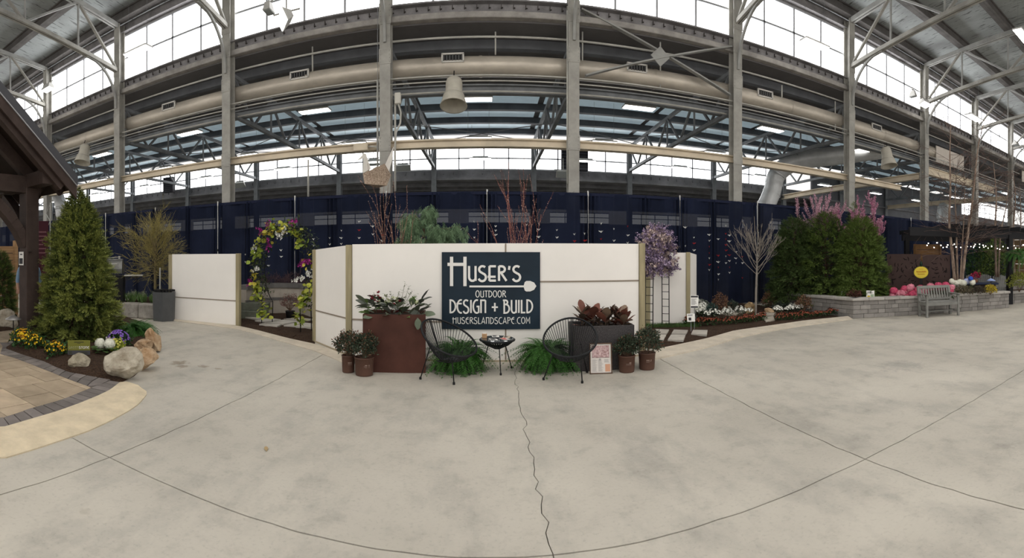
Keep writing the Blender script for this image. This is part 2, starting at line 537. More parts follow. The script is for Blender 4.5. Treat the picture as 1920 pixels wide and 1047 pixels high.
b.add([(-44, Y0 + .5, za), (46, Y0 + .5, za), (46, YR, zb), (-44, YR, zb), (-44, Y0 + .5, za + .06), (46, Y0 + .5, za + .06), (46, YR, zb + .06), (-44, YR, zb + .06)],
      [(0, 1, 2, 3), (7, 6, 5, 4), (0, 4, 5, 1), (1, 5, 6, 2), (2, 6, 7, 3), (3, 7, 4, 0)])
lpart('roof_deck', b, DECK, ce)
for i, y in enumerate((14.35, 12.0, 9.3, 6.6, 3.9, 1.2, -1.5)):
    b = MB(); z = zt(y)
    b.box((1, y, z + .24), (90, .10, .46)); b.box((1, y, z + .04), (90, .38, .05)); b.box((1, y, z + .46), (90, .26, .05))
    lpart('purlin', b, PURL, ce)
b = MB(); b.box((1, Y0 + .15, 12.5), (90, .12, .56)); b.box((1, Y0 + .0, 12.30), (90, .25, .05)); lpart('eave_beam', b, SILL, ce)
def zb_(y): return 10.42 + .135 * (Y0 - y)
def angle_bar(b, p, q, s=.09):
    b.bar(p, q, s, s * .3); b.bar(Vector(p) + Vector((0, 0, s * .4)), Vector(q) + Vector((0, 0, s * .4)), s * .3, s * .9)
tlab = {-2: 'beyond top of pavilion roof', -1: 'over the pavilion and spruce', 0: 'over the bare yellow twig tree', 1: 'over the left white wall panel', 2: 'above the paper crane sculpture',
        3: 'above the right black chair', 4: 'above the wisteria arch', 5: 'above the evergreens', 6: 'over the grey garden bench', 7: 'over the birch clump', 8: 'beyond the birch tops'}
for k in range(-2, 9):
    x = XK[k]
    t = thing('truss', 'grey steel roof truss of the main hall %s' % tlab[k], 'truss', (x, Y0 - .4, 10.4), kind='structure')
    ye = 0.0
    b = MB()
    for s in (-1, 1): b.bar((x + s * .08, Y0 - .3, zt(Y0) - .1), (x + s * .08, ye, zt(ye) - .1), .10, .2)
    wpart('top_chord', b, STEELW, t)
    b = MB()
    for s in (-1, 1): b.bar((x + s * .07, Y0 - .3, zb_(Y0)), (x + s * .07, ye, zb_(ye)), .09, .17)
    wpart('bottom_chord', b, STEEL, t)
    ys = [Y0 - .35, 12.0, 9.3, 6.6, 3.9, 1.2]
    for i in range(len(ys) - 1):
        a, c = ys[i], ys[i + 1]
        b = MB()
        if i % 2 == 0: b.bar((x, a, zb_(a)), (x, c, zt(c) - .1), .13, .08)
        else: b.bar((x, a, zt(a) - .1), (x, c, zb_(c)), .13, .08)
        wpart('diagonal', b, STEELW if i % 2 else STEEL, t)
        b = MB(); b.bar((x, c, zb_(c)), (x, c, zt(c) - .1), .08, .06); wpart('vertical', b, STEELW, t)
    b = MB()
    pts = []
    for i in range(11):
        q = i / 10 * PI / 2
        pts.append((x, Y0 - .4 - 1.75 * (1 - math.cos(q)), 8.65 + 1.95 * math.sin(q)))
    for i in range(10): b.bar(pts[i], pts[i + 1], .10, .09, up=(1, 0, 0))
    wpart('knee_brace', b, STEELW, t)

# ---- aisle behind the columns
AD = mat('grey brown aisle deck', (.155, .148, .15), .7, var=.14, scale=.7)
AP = mat('dark aisle purlin', (.13, .135, .145), .7, var=.2, scale=1.2)
ai = thing('roof', 'low aisle roof with dark purlins and pale deck behind columns', 'ceiling', kind='structure')
b = MB(); b.box(((XL + XR) / 2, 21.4, 9.36), (XR - XL, 13.4, .06)); lpart('roof_deck', b, AD, ai)
DECKGLOW = mat('glowing window-lit deck strip', (.45, .52, .55), .5, var=.1, scale=1.5, emit=(.62, .80, .90), estr=.24)  # pale colour and glow stand in for window light on the deck
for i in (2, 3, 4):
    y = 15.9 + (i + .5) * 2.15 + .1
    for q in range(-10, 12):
        b = MB(); b.box((-.5 + q * BAY, y, 9.30), (BAY - .3, 1.6, .04)); lpart('deck_glow_strip', b, DECKGLOW, ai)
for i in range(6):
    y = 15.9 + i * 2.15
    b = MB(); b.box(((XL + XR) / 2, y, 9.16), (XR - XL, .12, .33)); b.box(((XL + XR) / 2, y, 9.0), (XR - XL, .26, .05))
    lpart('purlin', b, AP, ai)
# rear beam of the near row, rails and lower cream beam
b = MB(); b.box((0, Y0 + .75, 7.52), (92, .25, .05)); b.box((0, Y0 + .75, 7.38), (92, .06, .28)); b.box((0, Y0 + .75, 7.25), (92, .25, .05))
struct('beam', b, STEELD, 'dark grey aisle edge beam running below the round duct', cat='beam')
b = MB(); b.box((-14, Y0 + .02, 5.47), (66, .3, .05)); b.box((-14, Y0 - .02, 5.36), (66, .06, .22)); b.box((-14, Y0 + .02, 5.25), (66, .3, .05))
struct('beam', b, BEAMC, 'long cream beam crossing all columns below the aisle lights', cat='beam')
b = MB(); b.box((25.7, Y0 + .02, 6.9), (9.4, .3, .05)); b.box((25.7, Y0 - .02, 6.7), (9.4, .06, .36)); b.box((25.7, Y0 + .02, 6.5), (9.4, .3, .05))
struct('beam', b, BEAMC, 'short cream beam between columns behind the birch trunks', cat='beam')
for x, z, lb in ((21.0, 6.3, 'cream beam running back into aisle beside the big duct elbow'), (33.4, 6.5, 'low cream beam running back into aisle behind the birches')):
    b = MB(); b.box((x, 21.1, z + .15), (.3, 12.6, .05)); b.box((x, 21.1, z), (.06, 12.6, .3)); b.box((x, 21.1, z - .15), (.3, 12.6, .05))
    struct('beam', b, BEAMC, lb, cat='beam')
for k in range(-5, 10):
    x = -15.56 + BAY * k
    t = thing('truss', 'dark lattice truss of the low aisle roof, %s from left' % ORD[min(k + 5, 13)], 'truss', (x, Y0, 7.25), kind='structure')
    ym = (Y0 + Y1) / 2
    b = MB(); b.bar((x, Y0 + .1, 7.2), (x, Y1, 7.2), .16, .16); wpart('bottom_chord', b, STEELD, t)
    b = MB(); b.bar((x, Y0 + .1, 8.72), (x, Y1, 8.72), .16, .14); wpart('top_chord', b, STEELD, t)
    N_ = 8
    for i in range(N_):
        y0 = Y0 + .2 + (Y1 - Y0 - .4) * i / N_; y1 = Y0 + .2 + (Y1 - Y0 - .4) * (i + 1) / N_
        b = MB()
        if i % 2: b.bar((x, y0, 7.2), (x, y1, 8.72), .10, .08)
        else: b.bar((x, y0, 8.72), (x, y1, 7.2), .10, .08)
        wpart('diagonal', b, STEELD, t)
        if i % 2 == 0:
            b = MB(); b.bar((x, y0, 7.2), (x, y0, 8.72), .07, .06); wpart('vertical', b, STEELD, t)
# sway rods between the aisle trusses
rods = MB()
for k in range(-4, 9):
    x = -15.56 + BAY * k
    rods.tube([(x, 18.5, 7.2), (x + BAY, 22.0, 7.25)], .02, 5); rods.tube([(x + BAY, 18.5, 7.25), (x, 22.0, 7.2)], .02, 5)
struct('trim_1', rods, STEELD, 'thin crossed sway rods between the aisle trusses', cat='bracing')

# far row: columns, windows, girder, deck beyond, end wall
for k in range(-6, 9):
    x = -15.56 + BAY * k
    column('column', x, Y1 - .15, 8.9, 'slim grey column of the far row under far windows, %s from left' % ORD[min(13, k + 6)], .3, .25, STEELD)
for i, k in enumerate(list(range(-6, 6)) + [10, 11, 12]):
    n += 1
    x = -15.56 + BAY * k
    clerestory(n, x, x + BAY, Y1 + .1, 7.02, 8.85, 7.75, 4, 'bright far window strip beyond the aisle, %s far bay from left' % (ORD + ['fifteenth'])[i])
FARG = mat('dim far girder', (.20, .20, .21), .8, var=.25, scale=1.2)
b = MB(); b.box(((XL + XR) / 2, Y1 + .1, 6.72), (XR - XL, .1, .56)); b.box(((XL + XR) / 2, Y1 - .05, 6.45), (XR - XL, .35, .12))
for i in range(210): b.box((-58 + i * .6, Y1 + .02, 6.85), (.04, .1, .16))
struct('beam', b, FARG, 'dim far girder under the far window strip', cat='beam')
b = MB(); b.box(((XL + XR) / 2, 36, 6.5), (XR - XL + 60, 16.6, .06))
for i in range(9): b.box(((XL + XR) / 2, 28.9 + i * 1.6, 6.36), (XR - XL + 60, .14, .24))
struct('ceiling', b, FARG, 'dim corrugated ceiling of the hall beyond the far columns', cat='ceiling')
DIMW = mat('dim far wall', (.16, .165, .18), .8, var=.2, scale=.6)
b = MB(); b.box(((XL + XR) / 2, 44, 2.5), (XR - XL + 60, .2, 5.1)); struct('wall_back', b, DIMW, 'dim wall at the far end of hall behind drapes', cat='wall')
for i in range(14):
    n += 1
    clerestory(n, -50 + i * 8.0, -44 + i * 8.0, 44.02, 5.05, 6.2, 5.7, 4, 'lowest far window strip glimpsed through the sheer drape, %s from left' % ORD[i])
b = MB(); b.box((36, Y1 + .05, 4.45), (24, .2, 8.8)); struct('wall_annex', b, DIMW, 'dark annex wall behind aisle beams at far side', cat='wall')

# ---- round duct and its vents
DUCT = mat('dusty duct metal', (.52, .47, .40), .42, var=.22, scale=1.6, metal=.35, stretch=(.4, 1, 1), bump=.1, bscale=5)
du = thing('air_duct', 'long round beige air duct running behind the columns', 'duct', (0, 15.1, 8.05))
DX0, DX1 = -46.0, 24.6
x = DX0; seg = 0
while x < DX1 - .1:
    x1 = min(x + 3.048, DX1)
    b = MB(); b.tube([(x, 0, 0), (x1, 0, 0)], .33, 22, cap=(x == DX0 or x1 >= DX1)); b.tube([(x1 - .05, 0, 0), (x1 + .05, 0, 0)], .345, 22, cap=False)
    lpart('duct_section', b, DUCT, du, smooth=True); x = x1
VENT = mat('pale vent frame', (.60, .58, .54), .5); VDARK = mat('vent slot dark', (.02, .02, .022), .6)
for px in (317, 562, 849, 1194, 1434, 1643):
    p = onY(px, 100, 14.8)
    vt = lpart('duct_vent', MB().box((0, 0, 0), (.74, .06, .05)), VENT, du, loc=(p.x, -.33, .30))
    b = MB(); b.box((0, 0, -.26), (.74, .06, .05)); b.box((-.35, 0, -.13), (.05, .06, .26)); b.box((.35, 0, -.13), (.05, .06, .26)); lpart('vent_frame', b, VENT, vt)
    b = MB(); b.box((0, .03, -.13), (.66, .02, .22)); lpart('vent_slot', b, VDARK, vt)
    b = MB()
    for q in range(7): b.box((-.3 + q * .1, .0, -.13), (.02, .04, .22), Matrix.Rotation(.5, 3, 'Z'))
    lpart('vent_blade', b, mat('vent blade grey', (.14, .14, .14), .5), vt)
# big elbows
def elbow(label, pts, r):
    t = thing('duct_elbow', label, 'duct', pts[0]); P_ = [Vector(p) for p in pts]
    # smooth path
    out = []
    for i in range(len(P_) - 1):
        a = P_[max(0, i - 1)]; b_, c = P_[i], P_[i + 1]; d = P_[min(len(P_) - 1, i + 2)]
        for s in range(6):
            u = s / 6
            out.append(.5 * ((2 * b_) + (c - a) * u + (2 * a - 5 * b_ + 4 * c - d) * u * u + (3 * b_ - a - 3 * c + d) * u ** 3))
    out.append(P_[-1])
    h = len(out) // 2
    b = MB(); b.tube(out[:h + 1], r, 18); wpart('duct_section', b, GALV, t, True)
    b = MB(); b.tube(out[h:], r, 18); wpart('duct_section', b, GALV, t, True)
    b = MB()
    for i in range(3, len(out) - 1, 3): b.tube([out[i] - (out[i + 1] - out[i]).normalized() * .04, out[i] + (out[i + 1] - out[i]).normalized() * .04], r + .02, 18, cap=False)
    wpart('duct_seam', b, GALV, t, True)
GALV = mat('galvanised duct', (.62, .63, .63), .4, var=.12, scale=2, metal=.3)
elbow('large galvanised duct bending down to right of the fourth column', [(19.0, 15.9, 7.6), (17.2, 17.2, 7.2), (15.7, 19.2, 6.95), (14.95, 20, 6.3), (14.6, 20.1, 5.2), (13.9, 20.1, 3.8), (13.7, 20.1, 2.6)], .5)
elbow('pale galvanised duct bending down behind the spruce top', [(-30.5, 20.8, 6.7), (-28.9, 20.2, 6.5), (-28.2, 20, 5.9), (-28.0, 20, 5.0), (-27.7, 20, 4.2), (-27.5, 20, 3.0)], .46)
elbow('wide galvanised duct drop seen between birch trunks', [(33.5, 21.0, 6.0), (32.3, 20.3, 5.4), (31.7, 20, 4.6), (31.2, 20, 3.6), (31, 20, 2.4)], .55)

# ---- conduits on the near row
def conduit(label, pts, r=.03, m=PIPE, n=6):
    b = MB(); b.tube(pts, r, n); o = solo('conduit', b, m, label, 'pipe', kind='thing', smooth=True); return o
conduit('thin sprinkler pipe running high above the duct', [(-40, 14.85, 8.93), (36, 14.85, 8.93)], .035)
conduit('upper thin conduit just below the round duct', [(-40, 14.45, 7.50), (36, 14.45, 7.50)], .028)
conduit('lower thin conduit below the round duct', [(-40, 14.46, 7.32), (36, 14.46, 7.32)], .022)
conduit('middle pale cable tray pipe under the duct', [(-40, 15.0, 7.18), (36, 15.0, 7.18)], .03)
for i, (px, ya, yb) in enumerate(((586, 88, 134), (929, 60, 103), (1066, 40, 142), (1092, 60, 132), (1238, 40, 165), (1466, 160, 187), (1566, 190, 245))):
    a = onY(px, ya, 14.9); c = onY(px, yb, 14.9)
    conduit('short vertical drop pipe above the duct, %s from left' % ORD[i], [a, c], .028)
for i, (px, ya, yb) in enumerate(((708, 150, 320), (714, 165, 358), (741, 195, 358), (1064, 20, 345), (578, 300, 372))):
    a = onY(px, ya, 14.35); c = onY(px, yb, 14.35)
    conduit('vertical conduit fixed beside a grey column, %s from left' % ORD[i], [a, c], .035)
# x bracing of the bay right of centre
t = thing('brace', 'crossed pale steel bracing in the bay right of centre', 'bracing', onY(1238, 105, 14.5), kind='structure')
b = MB(); b.bar(onY(1090, 18, 14.5), onY(1368, 178, 14.5), .16, .05); wpart('diagonal', b, STEELW, t)
b = MB(); b.bar(onY(1098, 142, 14.42), onY(1372, 88, 14.42), .16, .05); wpart('diagonal', b, STEELW, t)
b = MB(); b.box(onY(1238, 106, 14.38), (.5, .03, .5), Matrix.Rotation(.78, 3, 'Y')); wpart('gusset_plate', b, STEELW, t)
# junction box on the third column, with its pipe
p = onY(746, 185, 14.25)
t = thing('junction_box', 'pale electrical box on column behind paper crane sculpture', 'electrical box', p)
b = MB(); b.box((0, 0, 0), (.2, .14, .36), bev=.02); lpart('box', b, mat('pale box enamel', (.6, .58, .52), .5), t)
b = MB(); b.tube([(.02, 0, -.18), (.1, 0, -.45), (.08, 0, -.8), (-.06, 0, -1.1), (-.1, 0, -1.6), (-.1, 0, -3.0)], .03, 6); lpart('conduit', b, PIPE, t, True)
p = onY(677, 277, 14.4)
t = thing('transformer_box', 'tan electrical box on cream beam left of crane sculpture', 'electrical box', p)
b = MB(); b.box((0, 0, 0), (.5, .2, .24), bev=.02); lpart('box', b, BEAMC, t)
b = MB(); b.tube([(.25, 0, .02), (.5, 0, 0), (.65, 0, -.15), (.7, 0, -.5)], .03, 6); lpart('conduit', b, PIPE, t, True)

# ---- lamps: long high-bay fixtures of the aisle in three rows, a few in the main hall
LB = mat('lamp housing white', (.7, .7, .68), .5)
t0 = thing('highbay_lamp', '', 'ceiling light', (0, 0, 7.3), group='white high-bay lamps in the aisle')
b = MB(); b.box((0, 0, .05), (1.26, .42, .06), bev=.015); b.box((0, 0, .12), (.9, .14, .1)); lpart('housing', b, LB, t0)
b = MB(); b.box((0, 0, .012), (1.2, .37, .02)); lpart('diffuser', b, LAMP, t0)
for sx in (-.5, .5):
    b = MB(); b.tube([(sx, 0, .15), (sx, 0, 2.04)], .006, 4); lpart('wire', b, STEELD, t0)
first = True
cells = [(-.5 + BAY * i, y) for y in (16.15, 21.4, 25.8) for i in range(-6, 9)]
rowname = {16.15: 'front row', 21.4: 'middle row', 25.8: 'back row'}
for (x, y) in cells:
    i = round((x + .5) / BAY) + 6
    lb = 'white high-bay lamp in %s of aisle lamps, %s from left' % (rowname[y], (ORD + ['last'])[i])
    if first: t0.location = (x, y, 7.3); t0['label'] = lb; first = False
    else: copy_tree(t0, (x, y, 7.3), label=lb)
for px, py, z, lb in ((1917, 68, 11.0, 'large white lamp under main ceiling at right edge'), (1826, 222, 8.6, 'white lamp hanging before window left of last birch'), (258, 97, 9.6, 'long white lamp hanging before windows above yellow tree'),
                      (1528, 84, 9.9, 'long white lamp hanging before the windows above evergreens')):
    r = (z - H) * F / (CY - py)
    p = P(px, r, z)
    copy_tree(t0, p, label=lb, group='white lamps of the main hall')
# added rows of brighter lamps, out of view overhead, to light the floor
hl0 = thing('highbay_lamp', '', 'ceiling light', (0, 0, 11), group='high-bay lamps overhead in the main hall')
b = MB(); b.box((0, 0, .05), (1.26, .42, .06), bev=.015); b.box((0, 0, .12), (.9, .14, .1)); lpart('housing', b, LB, hl0)
b = MB(); b.box((0, 0, .012), (1.2, .37, .02)); lpart('diffuser', b, ADDEDLAMP, hl0)
for sx in (-.5, .5):
    b = MB(); b.tube([(sx, 0, .15), (sx, 0, 2.85)], .006, 4); lpart('wire', b, STEELD, hl0)
first = True
for j, y in enumerate((-1.2, 1.8, 4.6, 6.5)):
    for i in range(-3, 4):
        x = i * BAY - .3
        if y > 5 and abs(i) > 1: continue
        lb = 'added high-bay lamp out of view above the main hall, row %s, %s from left' % (ORD[j], ORD[i + 3])
        if first: hl0.location = (x, y, 11.2); hl0['label'] = lb; first = False
        else: copy_tree(hl0, (x, y, 11.2), label=lb)
# floodlights
FL = mat('floodlight aluminium', (.55, .54, .51), .5, var=.1, scale=6)
def flood(px, py, Y, label, w=.6, rx=.5, lit=True, ry=0):
    p = onY(px, py, Y)
    t = thing('floodlight', label, 'floodlight', p)
    M = Matrix.Rotation(ry, 3, 'Z') @ Matrix.Rotation(-rx, 3, 'X')
    b = MB()
    a = [(-w / 2, -.22, -.15), (w / 2, -.22, -.15), (w / 2, .22, -.15), (-w / 2, .22, -.15), (-w * .3, -.1, .16), (w * .3, -.1, .16), (w * .3, .1, .16), (-w * .3, .1, .16)]
    b.add([M @ Vector(q) for q in a], [(4, 5, 6, 7), (0, 1, 5, 4), (1, 2, 6, 5), (2, 3, 7, 6), (3, 0, 4, 7), (3, 2, 1, 0)]); lpart('housing', b, FL, t)
    b = MB(); b.box(M @ Vector((0, 0, -.165)), (w * .92, .38, .02), M); lpart('lens', b, LAMP if lit else mat('unlit lens', (.35, .37, .36), .15), t)
    b = MB(); b.bar((-w * .6, 0, .2), (w * .6, 0, .2), .04, .04); b.tube([(0, 0, .1), (0, 0, .9)], .025, 6); lpart('mount', b, STEEL, t)
flood(90, 163, 14.0, 'big floodlight hung by the column over the spruce', .85, .1)
flood(504, 14, 13.6, 'small boxy unlit floodlight near the top of picture', .28, 0, False)
flood(537, 34, 13.2, 'lit tilted floodlight glowing before the high windows', .8, 1.1, True, -.9)
flood(1733, 192, 14.0, 'lit floodlight on bracket beside column left of birches', .7, .35)
flood(1712, 176, 14.1, 'small unlit floodlight beside the lit one left of birches', .22, 0, False)
flood(755, 313, 26.5, 'grey unlit floodlight on far row right of crane sculpture', 1.0, .7, False)
flood(700, 303, 26.5, 'grey unlit floodlight on far row left of crane sculpture', .8, .7, False)
flood(1056, 325, 26.5, 'grey unlit floodlight on far row left of the central column', .9, .9, False)
flood(450, 345, 26.5, 'grey unlit floodlight on far row behind left white panel', .9, .7, False)
flood(1905, 270, 14.0, 'long grey floodlight near right edge below high window', .9, .1, False)
# horn loudspeakers
HORN = mat('dusty horn beige', (.52, .49, .42), .5, var=.1, scale=3)
def horn(px, py, label):
    p = onY(px, py, 14.25)
    t = thing('horn_loudspeaker', label, 'loudspeaker', p, group='horn loudspeakers on the near row of columns')
    A = Matrix.Rotation(R(-14), 3, 'X')
    b = MB(); b.lathe([(.03, .56), (.16, .54), (.245, .46), (.27, .34), (.27, .08), (.29, .0), (.34, -.1)], n=20, axis=A); lpart('driver_housing', b, HORN, t, True)
    b = MB(); b.lathe([(.34, -.1), (.36, -.2), (.40, -.36), (.44, -.46), (.40, -.45), (.3, -.2), (.12, 0)], n=20, axis=A); lpart('horn_bell', b, HORN, t, True)
    b = MB(); b.tube([(0, 0, .5), (0, .1, .75)], .02, 6); lpart('hanger', b, BLACK, t)
horn(851, 175, 'beige horn loudspeaker hanging at centre under the duct')
horn(1664, 296, 'beige horn loudspeaker hanging left of the birches')
horn(157, 290, 'beige horn loudspeaker hanging above the spruce')
horn(400, 293, 'beige horn loudspeaker hidden behind the second column') if False else None
# dark louvred units before the far windows
for px, py, w_, h_, lb in ((1060, 298, .5, 1.5, 'dark louvred unit behind centre column, left half'), (1093, 298, .6, 1.5, 'dark louvred unit behind centre column, right half'), (317, 347, 1.0, 1.2, 'dark box unit before far windows left of second column')):
    p = onY(px, py, 27.0)
    t = thing('louvre_unit', lb, 'vent', p)
    b = MB(); b.box((0, 0, 0), (w_, .3, h_)); lpart('casing', b, mat('dark unit', (.02, .02, .025), .6), t)
    for q in range(8):
        b = MB(); b.box((0, -.17, -h_ / 2 + (q + .5) * h_ / 8), (w_ * .94, .04, .04)); lpart('slat', b, mat('unit slat', (.06, .06, .08), .6), t)
# blank boards hung in front of the duct at the right
for px0, px1, py, lb in ((1755, 1806, 288, 'blank pale board hung on the beam behind birch twigs'), (1916, 1950, 330, 'blank pale board hung on the beam at right edge')):
    a = onY(px0, py, 14.75); c = onY(px1, py, 14.75)
    b = MB(); b.box(((c - a).length / 2, 0, 0), ((c - a).length, .04, .95)); solo('notice_board', b, mat('pale board', (.62, .56, .50), .6, var=.05), lb, 'board', origin=a)
# ================================================================== plant kit
def nth(i):
    ones = ['first', 'second', 'third', 'fourth', 'fifth', 'sixth', 'seventh', 'eighth', 'ninth', 'tenth', 'eleventh', 'twelfth', 'thirteenth', 'fourteenth', 'fifteenth', 'sixteenth', 'seventeenth', 'eighteenth', 'nineteenth', 'twentieth']
    if i < 20: return ones[i]
    t_ = (i + 1) // 10; u = (i + 1) % 10
    return ['twent', 'thirt', 'fort', 'fift'][t_ - 2] + ('ieth' if u == 0 else 'y-' + ones[u - 1])
def A3(*r): return np.array(r, float)
# templates: long axis +y, upper side +z ; faces are quads
def leaf_T(w, l, fold=.12, curl=.15):
    V = np.array([(0, 0, 0), (-w * .5, l * .38, fold * w), (0, l * .42, 0), (w * .5, l * .38, fold * w), (-w * .32, l * .78, fold * w * .6 - curl * l * .4), (0, l, -curl * l), (w * .32, l * .78, fold * w * .6 - curl * l * .4)])
    Fq = np.array([(0, 2, 1, 1), (0, 3, 2, 2), (1, 2, 5, 4), (2, 3, 6, 5)])
    return V, Fq
def leaf4(w, l, fold=.15, curl=.1):
    "two-triangle-pair leaf, all quads"
    V = np.array([(0, 0, 0), (-w / 2, l * .45, fold * w), (0, l, -curl * l), (w / 2, l * .45, fold * w), (0, l * .5, 0)])
    return V, np.array([(0, 4, 2, 1), (0, 3, 2, 4)])
def sprig_T(n=14, L=.12, nl=.03, w=.004, spread=1.0, flat=0.0, seed=1):
    "a twig tip with needles all round"
    r = np.random.default_rng(seed); V = []; Fq = []
    for i in range(n):
        t = (i + .5) / n; a = r.uniform(0, 2 * PI) if flat < .5 else (PI * (i % 2) + r.normal(0, .35))
        d = np.array([math.cos(a) * spread, .75, math.sin(a) * spread * (1 - flat * .6)]); d /= np.linalg.norm(d)
        s = np.cross(d, [0, 0, 1.0]); s /= np.linalg.norm(s) + 1e-9
        p = np.array([0, L * t, 0]); q = nl * (1 - .4 * t)
        k = len(V)
        V += [p - s * w * .5, p + s * w * .5, p + d * q + s * w * .35, p + d * q - s * w * .35]; Fq.append((k, k + 1, k + 2, k + 3))
    k = len(V); V += [(-w, 0, 0), (w, 0, 0), (w * .5, L, 0), (-w * .5, L, 0)]; Fq.append((k, k + 1, k + 2, k + 3))
    return np.array(V, float), np.array(Fq)
def rand_dirs(n, rng=RNG, zmin=-1.0):
    out = []
    while len(out) < n:
        v = rng.normal(size=(n * 2, 3)); v /= np.linalg.norm(v, axis=1, keepdims=True)
        out += [q for q in v if q[2] >= zmin]
    return np.array(out[:n])
GREEN_SPRUCE = mat('spruce needles', (.115, .150, .040), .65, island=.55)
GREEN_TIP = mat('spruce tip needles', (.24, .27, .065), .6, island=.4)
GREEN_EVER = mat('soft evergreen spray', (.075, .115, .036), .65, island=.5)
GREEN_EVER2 = mat('yellow green evergreen spray', (.13, .19, .045), .65, island=.5)  # paler, yellower foliage tone
FERN = mat('fern green', (.038, .115, .02), .6, island=.55, trans=.12)
LEAFD = mat('dark leaf green', (.03, .075, .022), .5, island=.4)
LEAFM = mat('mid leaf green', (.07, .16, .03), .5, island=.4)
LEAFL = mat('lime leaf', (.30, .36, .045), .5, island=.35, trans=.15)
GRASS = mat('grass blade green', (.06, .13, .03), .6, island=.5)
BARKG = mat('grey twig bark', (.26, .23, .20), .8, var=.2, scale=8)
BARKB = mat('brown bark', (.14, .09, .06), .85, var=.3, scale=10)
MULCH = mat('dark bark mulch', (.055, .032, .020), .95, var=.55, scale=34, bump=1.0, bscale=60, bdist=.03)
SOIL = mat('dark soil', (.03, .022, .016), .95, var=.4, scale=40)
POTBR = mat('brown nursery pot plastic', (.105, .055, .04), .5, var=.08, scale=6)
POTBK = mat('black nursery pot plastic', (.015, .015, .016), .5)
TERR = mat('white petal', (.80, .80, .74), .6, island=.12)
def shells(name, parent, Tm, pos, M, m, label=None, kind=None, loc=None):
    V, Fq = scatter(Tm[0], Tm[1], np.asarray(pos, float), M)
    return link(name, npmesh(name, V, Fq, m), parent, loc, label=label, kind=kind)
def euler_basis(n, rng, dirs, jitter=.3, smin=.8, smax=1.2):
    d = dirs + rng.normal(0, jitter, dirs.shape)
    return frames(d, roll=rng.uniform(-.9, .9, n), scale=rng.uniform(smin, smax, n))

def conifer(root, h, r, rng, nb, sprig, m1, m2, prof=.85, z0=.06, per=26, droop=.25, tipfrac=.2, rise=.3, trunk=.05, asp=1.0, name='foliage'):
    "needled cone: branches leave the trunk in whorls, each set with needle sprigs; two meshes: inner and tip foliage"
    pos = []; dr = []; tip = []
    segs = [((0, 0, 0), (0, 0, h * .97), trunk, .006)]
    for i in range(nb):
        t = (i + .5) / nb; z = h * (z0 + (1 - z0) * t ** 1.0)
        L = r * max(0.03, (1 - (z / h) ** 1.15)) ** prof * rng.uniform(.82, 1.08)
        a = i * 2.39996 + rng.normal(0, .2)
        up = rise * (t * 1.6 - .35)
        d0 = np.array([math.cos(a), math.sin(a) * asp, up])
        segs.append(((0, 0, z), tuple(np.array([0, 0, z]) + d0 * L * .9), .012 * (1.3 - t), .003))
        m = max(3, int(per * (.25 + L / r)))
        s = rng.uniform(.22, 1, m) ** .7
        for q in s:
            side = rng.choice([-1, 1]); w = (1 - q) * L * .45 + .05
            off = side * rng.uniform(0, 1) * w
            tang = np.array([-math.sin(a), math.cos(a), 0])
            p = np.array([0, 0, z]) + d0 * L * q + tang * off + np.array([0, 0, -droop * L * q * q + rng.normal(0, .03)])
            pos.append(p); v = d0 * .8 + tang * side * rng.uniform(.1, .9) + np.array([0, 0, rng.uniform(-.35, .35)])
            dr.append(v); tip.append(q > 1 - tipfrac)
    pos.append(np.array([0, 0, h * .95])); dr.append(np.array([0, 0.01, 1])); tip.append(True)
    pos = np.array(pos); dr = np.array(dr); tip = np.array(tip)
    M = frames(dr, roll=rng.uniform(-.6, .6, len(pos)), scale=rng.uniform(.8, 1.25, len(pos)) * (1 - .5 * np.clip((pos[:, 2] / h - .7) / .3, 0, 1)))
    shells(name, root, sprig, pos[~tip], M[~tip], m1)
    shells('new_growth', root, sprig, pos[tip], M[tip], m2, label='lighter new growth at branch tips')
    V, Fq = tubes(segs, 5); link('trunk', npmesh('trunk', V, Fq, BARKB), root)

def twigs(rng, base, d, L, r, depth, spread=.5, nchild=3, taper=.62, up=.15, nseg=3, out=None, rmin=.0016, wig=.12, first=.35):
    "recursive bare branches -> list of limb segments"
    out = [] if out is None else out
    p = np.array(base, float); d = np.array(d, float); d /= np.linalg.norm(d)
    starts = []
    for i in range(nseg):
        d = d + rng.normal(0, wig, 3) + np.array([0, 0, up / nseg]); d /= np.linalg.norm(d)
        q = p + d * L / nseg
        r0 = max(rmin, r * (1 - .55 * i / nseg)); r1 = max(rmin, r * (1 - .55 * (i + 1) / nseg))
        out.append((tuple(p), tuple(q), r0, r1)); starts.append((p, q, d.copy(), r1)); p = q
    if depth > 0:
        for c in range(nchild):
            t = rng.uniform(first, 1.0); i = min(nseg - 1, int(t * nseg)); a, b_, dd, rr = starts[i]
            s = a + (b_ - a) * (t * nseg - i)
            ax = rng.normal(0, 1, 3); ax -= dd * ax.dot(dd); ax /= np.linalg.norm(ax)
            nd = dd + ax * spread * rng.uniform(.6, 1.4)
            twigs(rng, s, nd, L * taper * rng.uniform(.7, 1.1), rr * .65, depth - 1, spread, nchild, taper, up, nseg, out, rmin, wig, first)
    return out

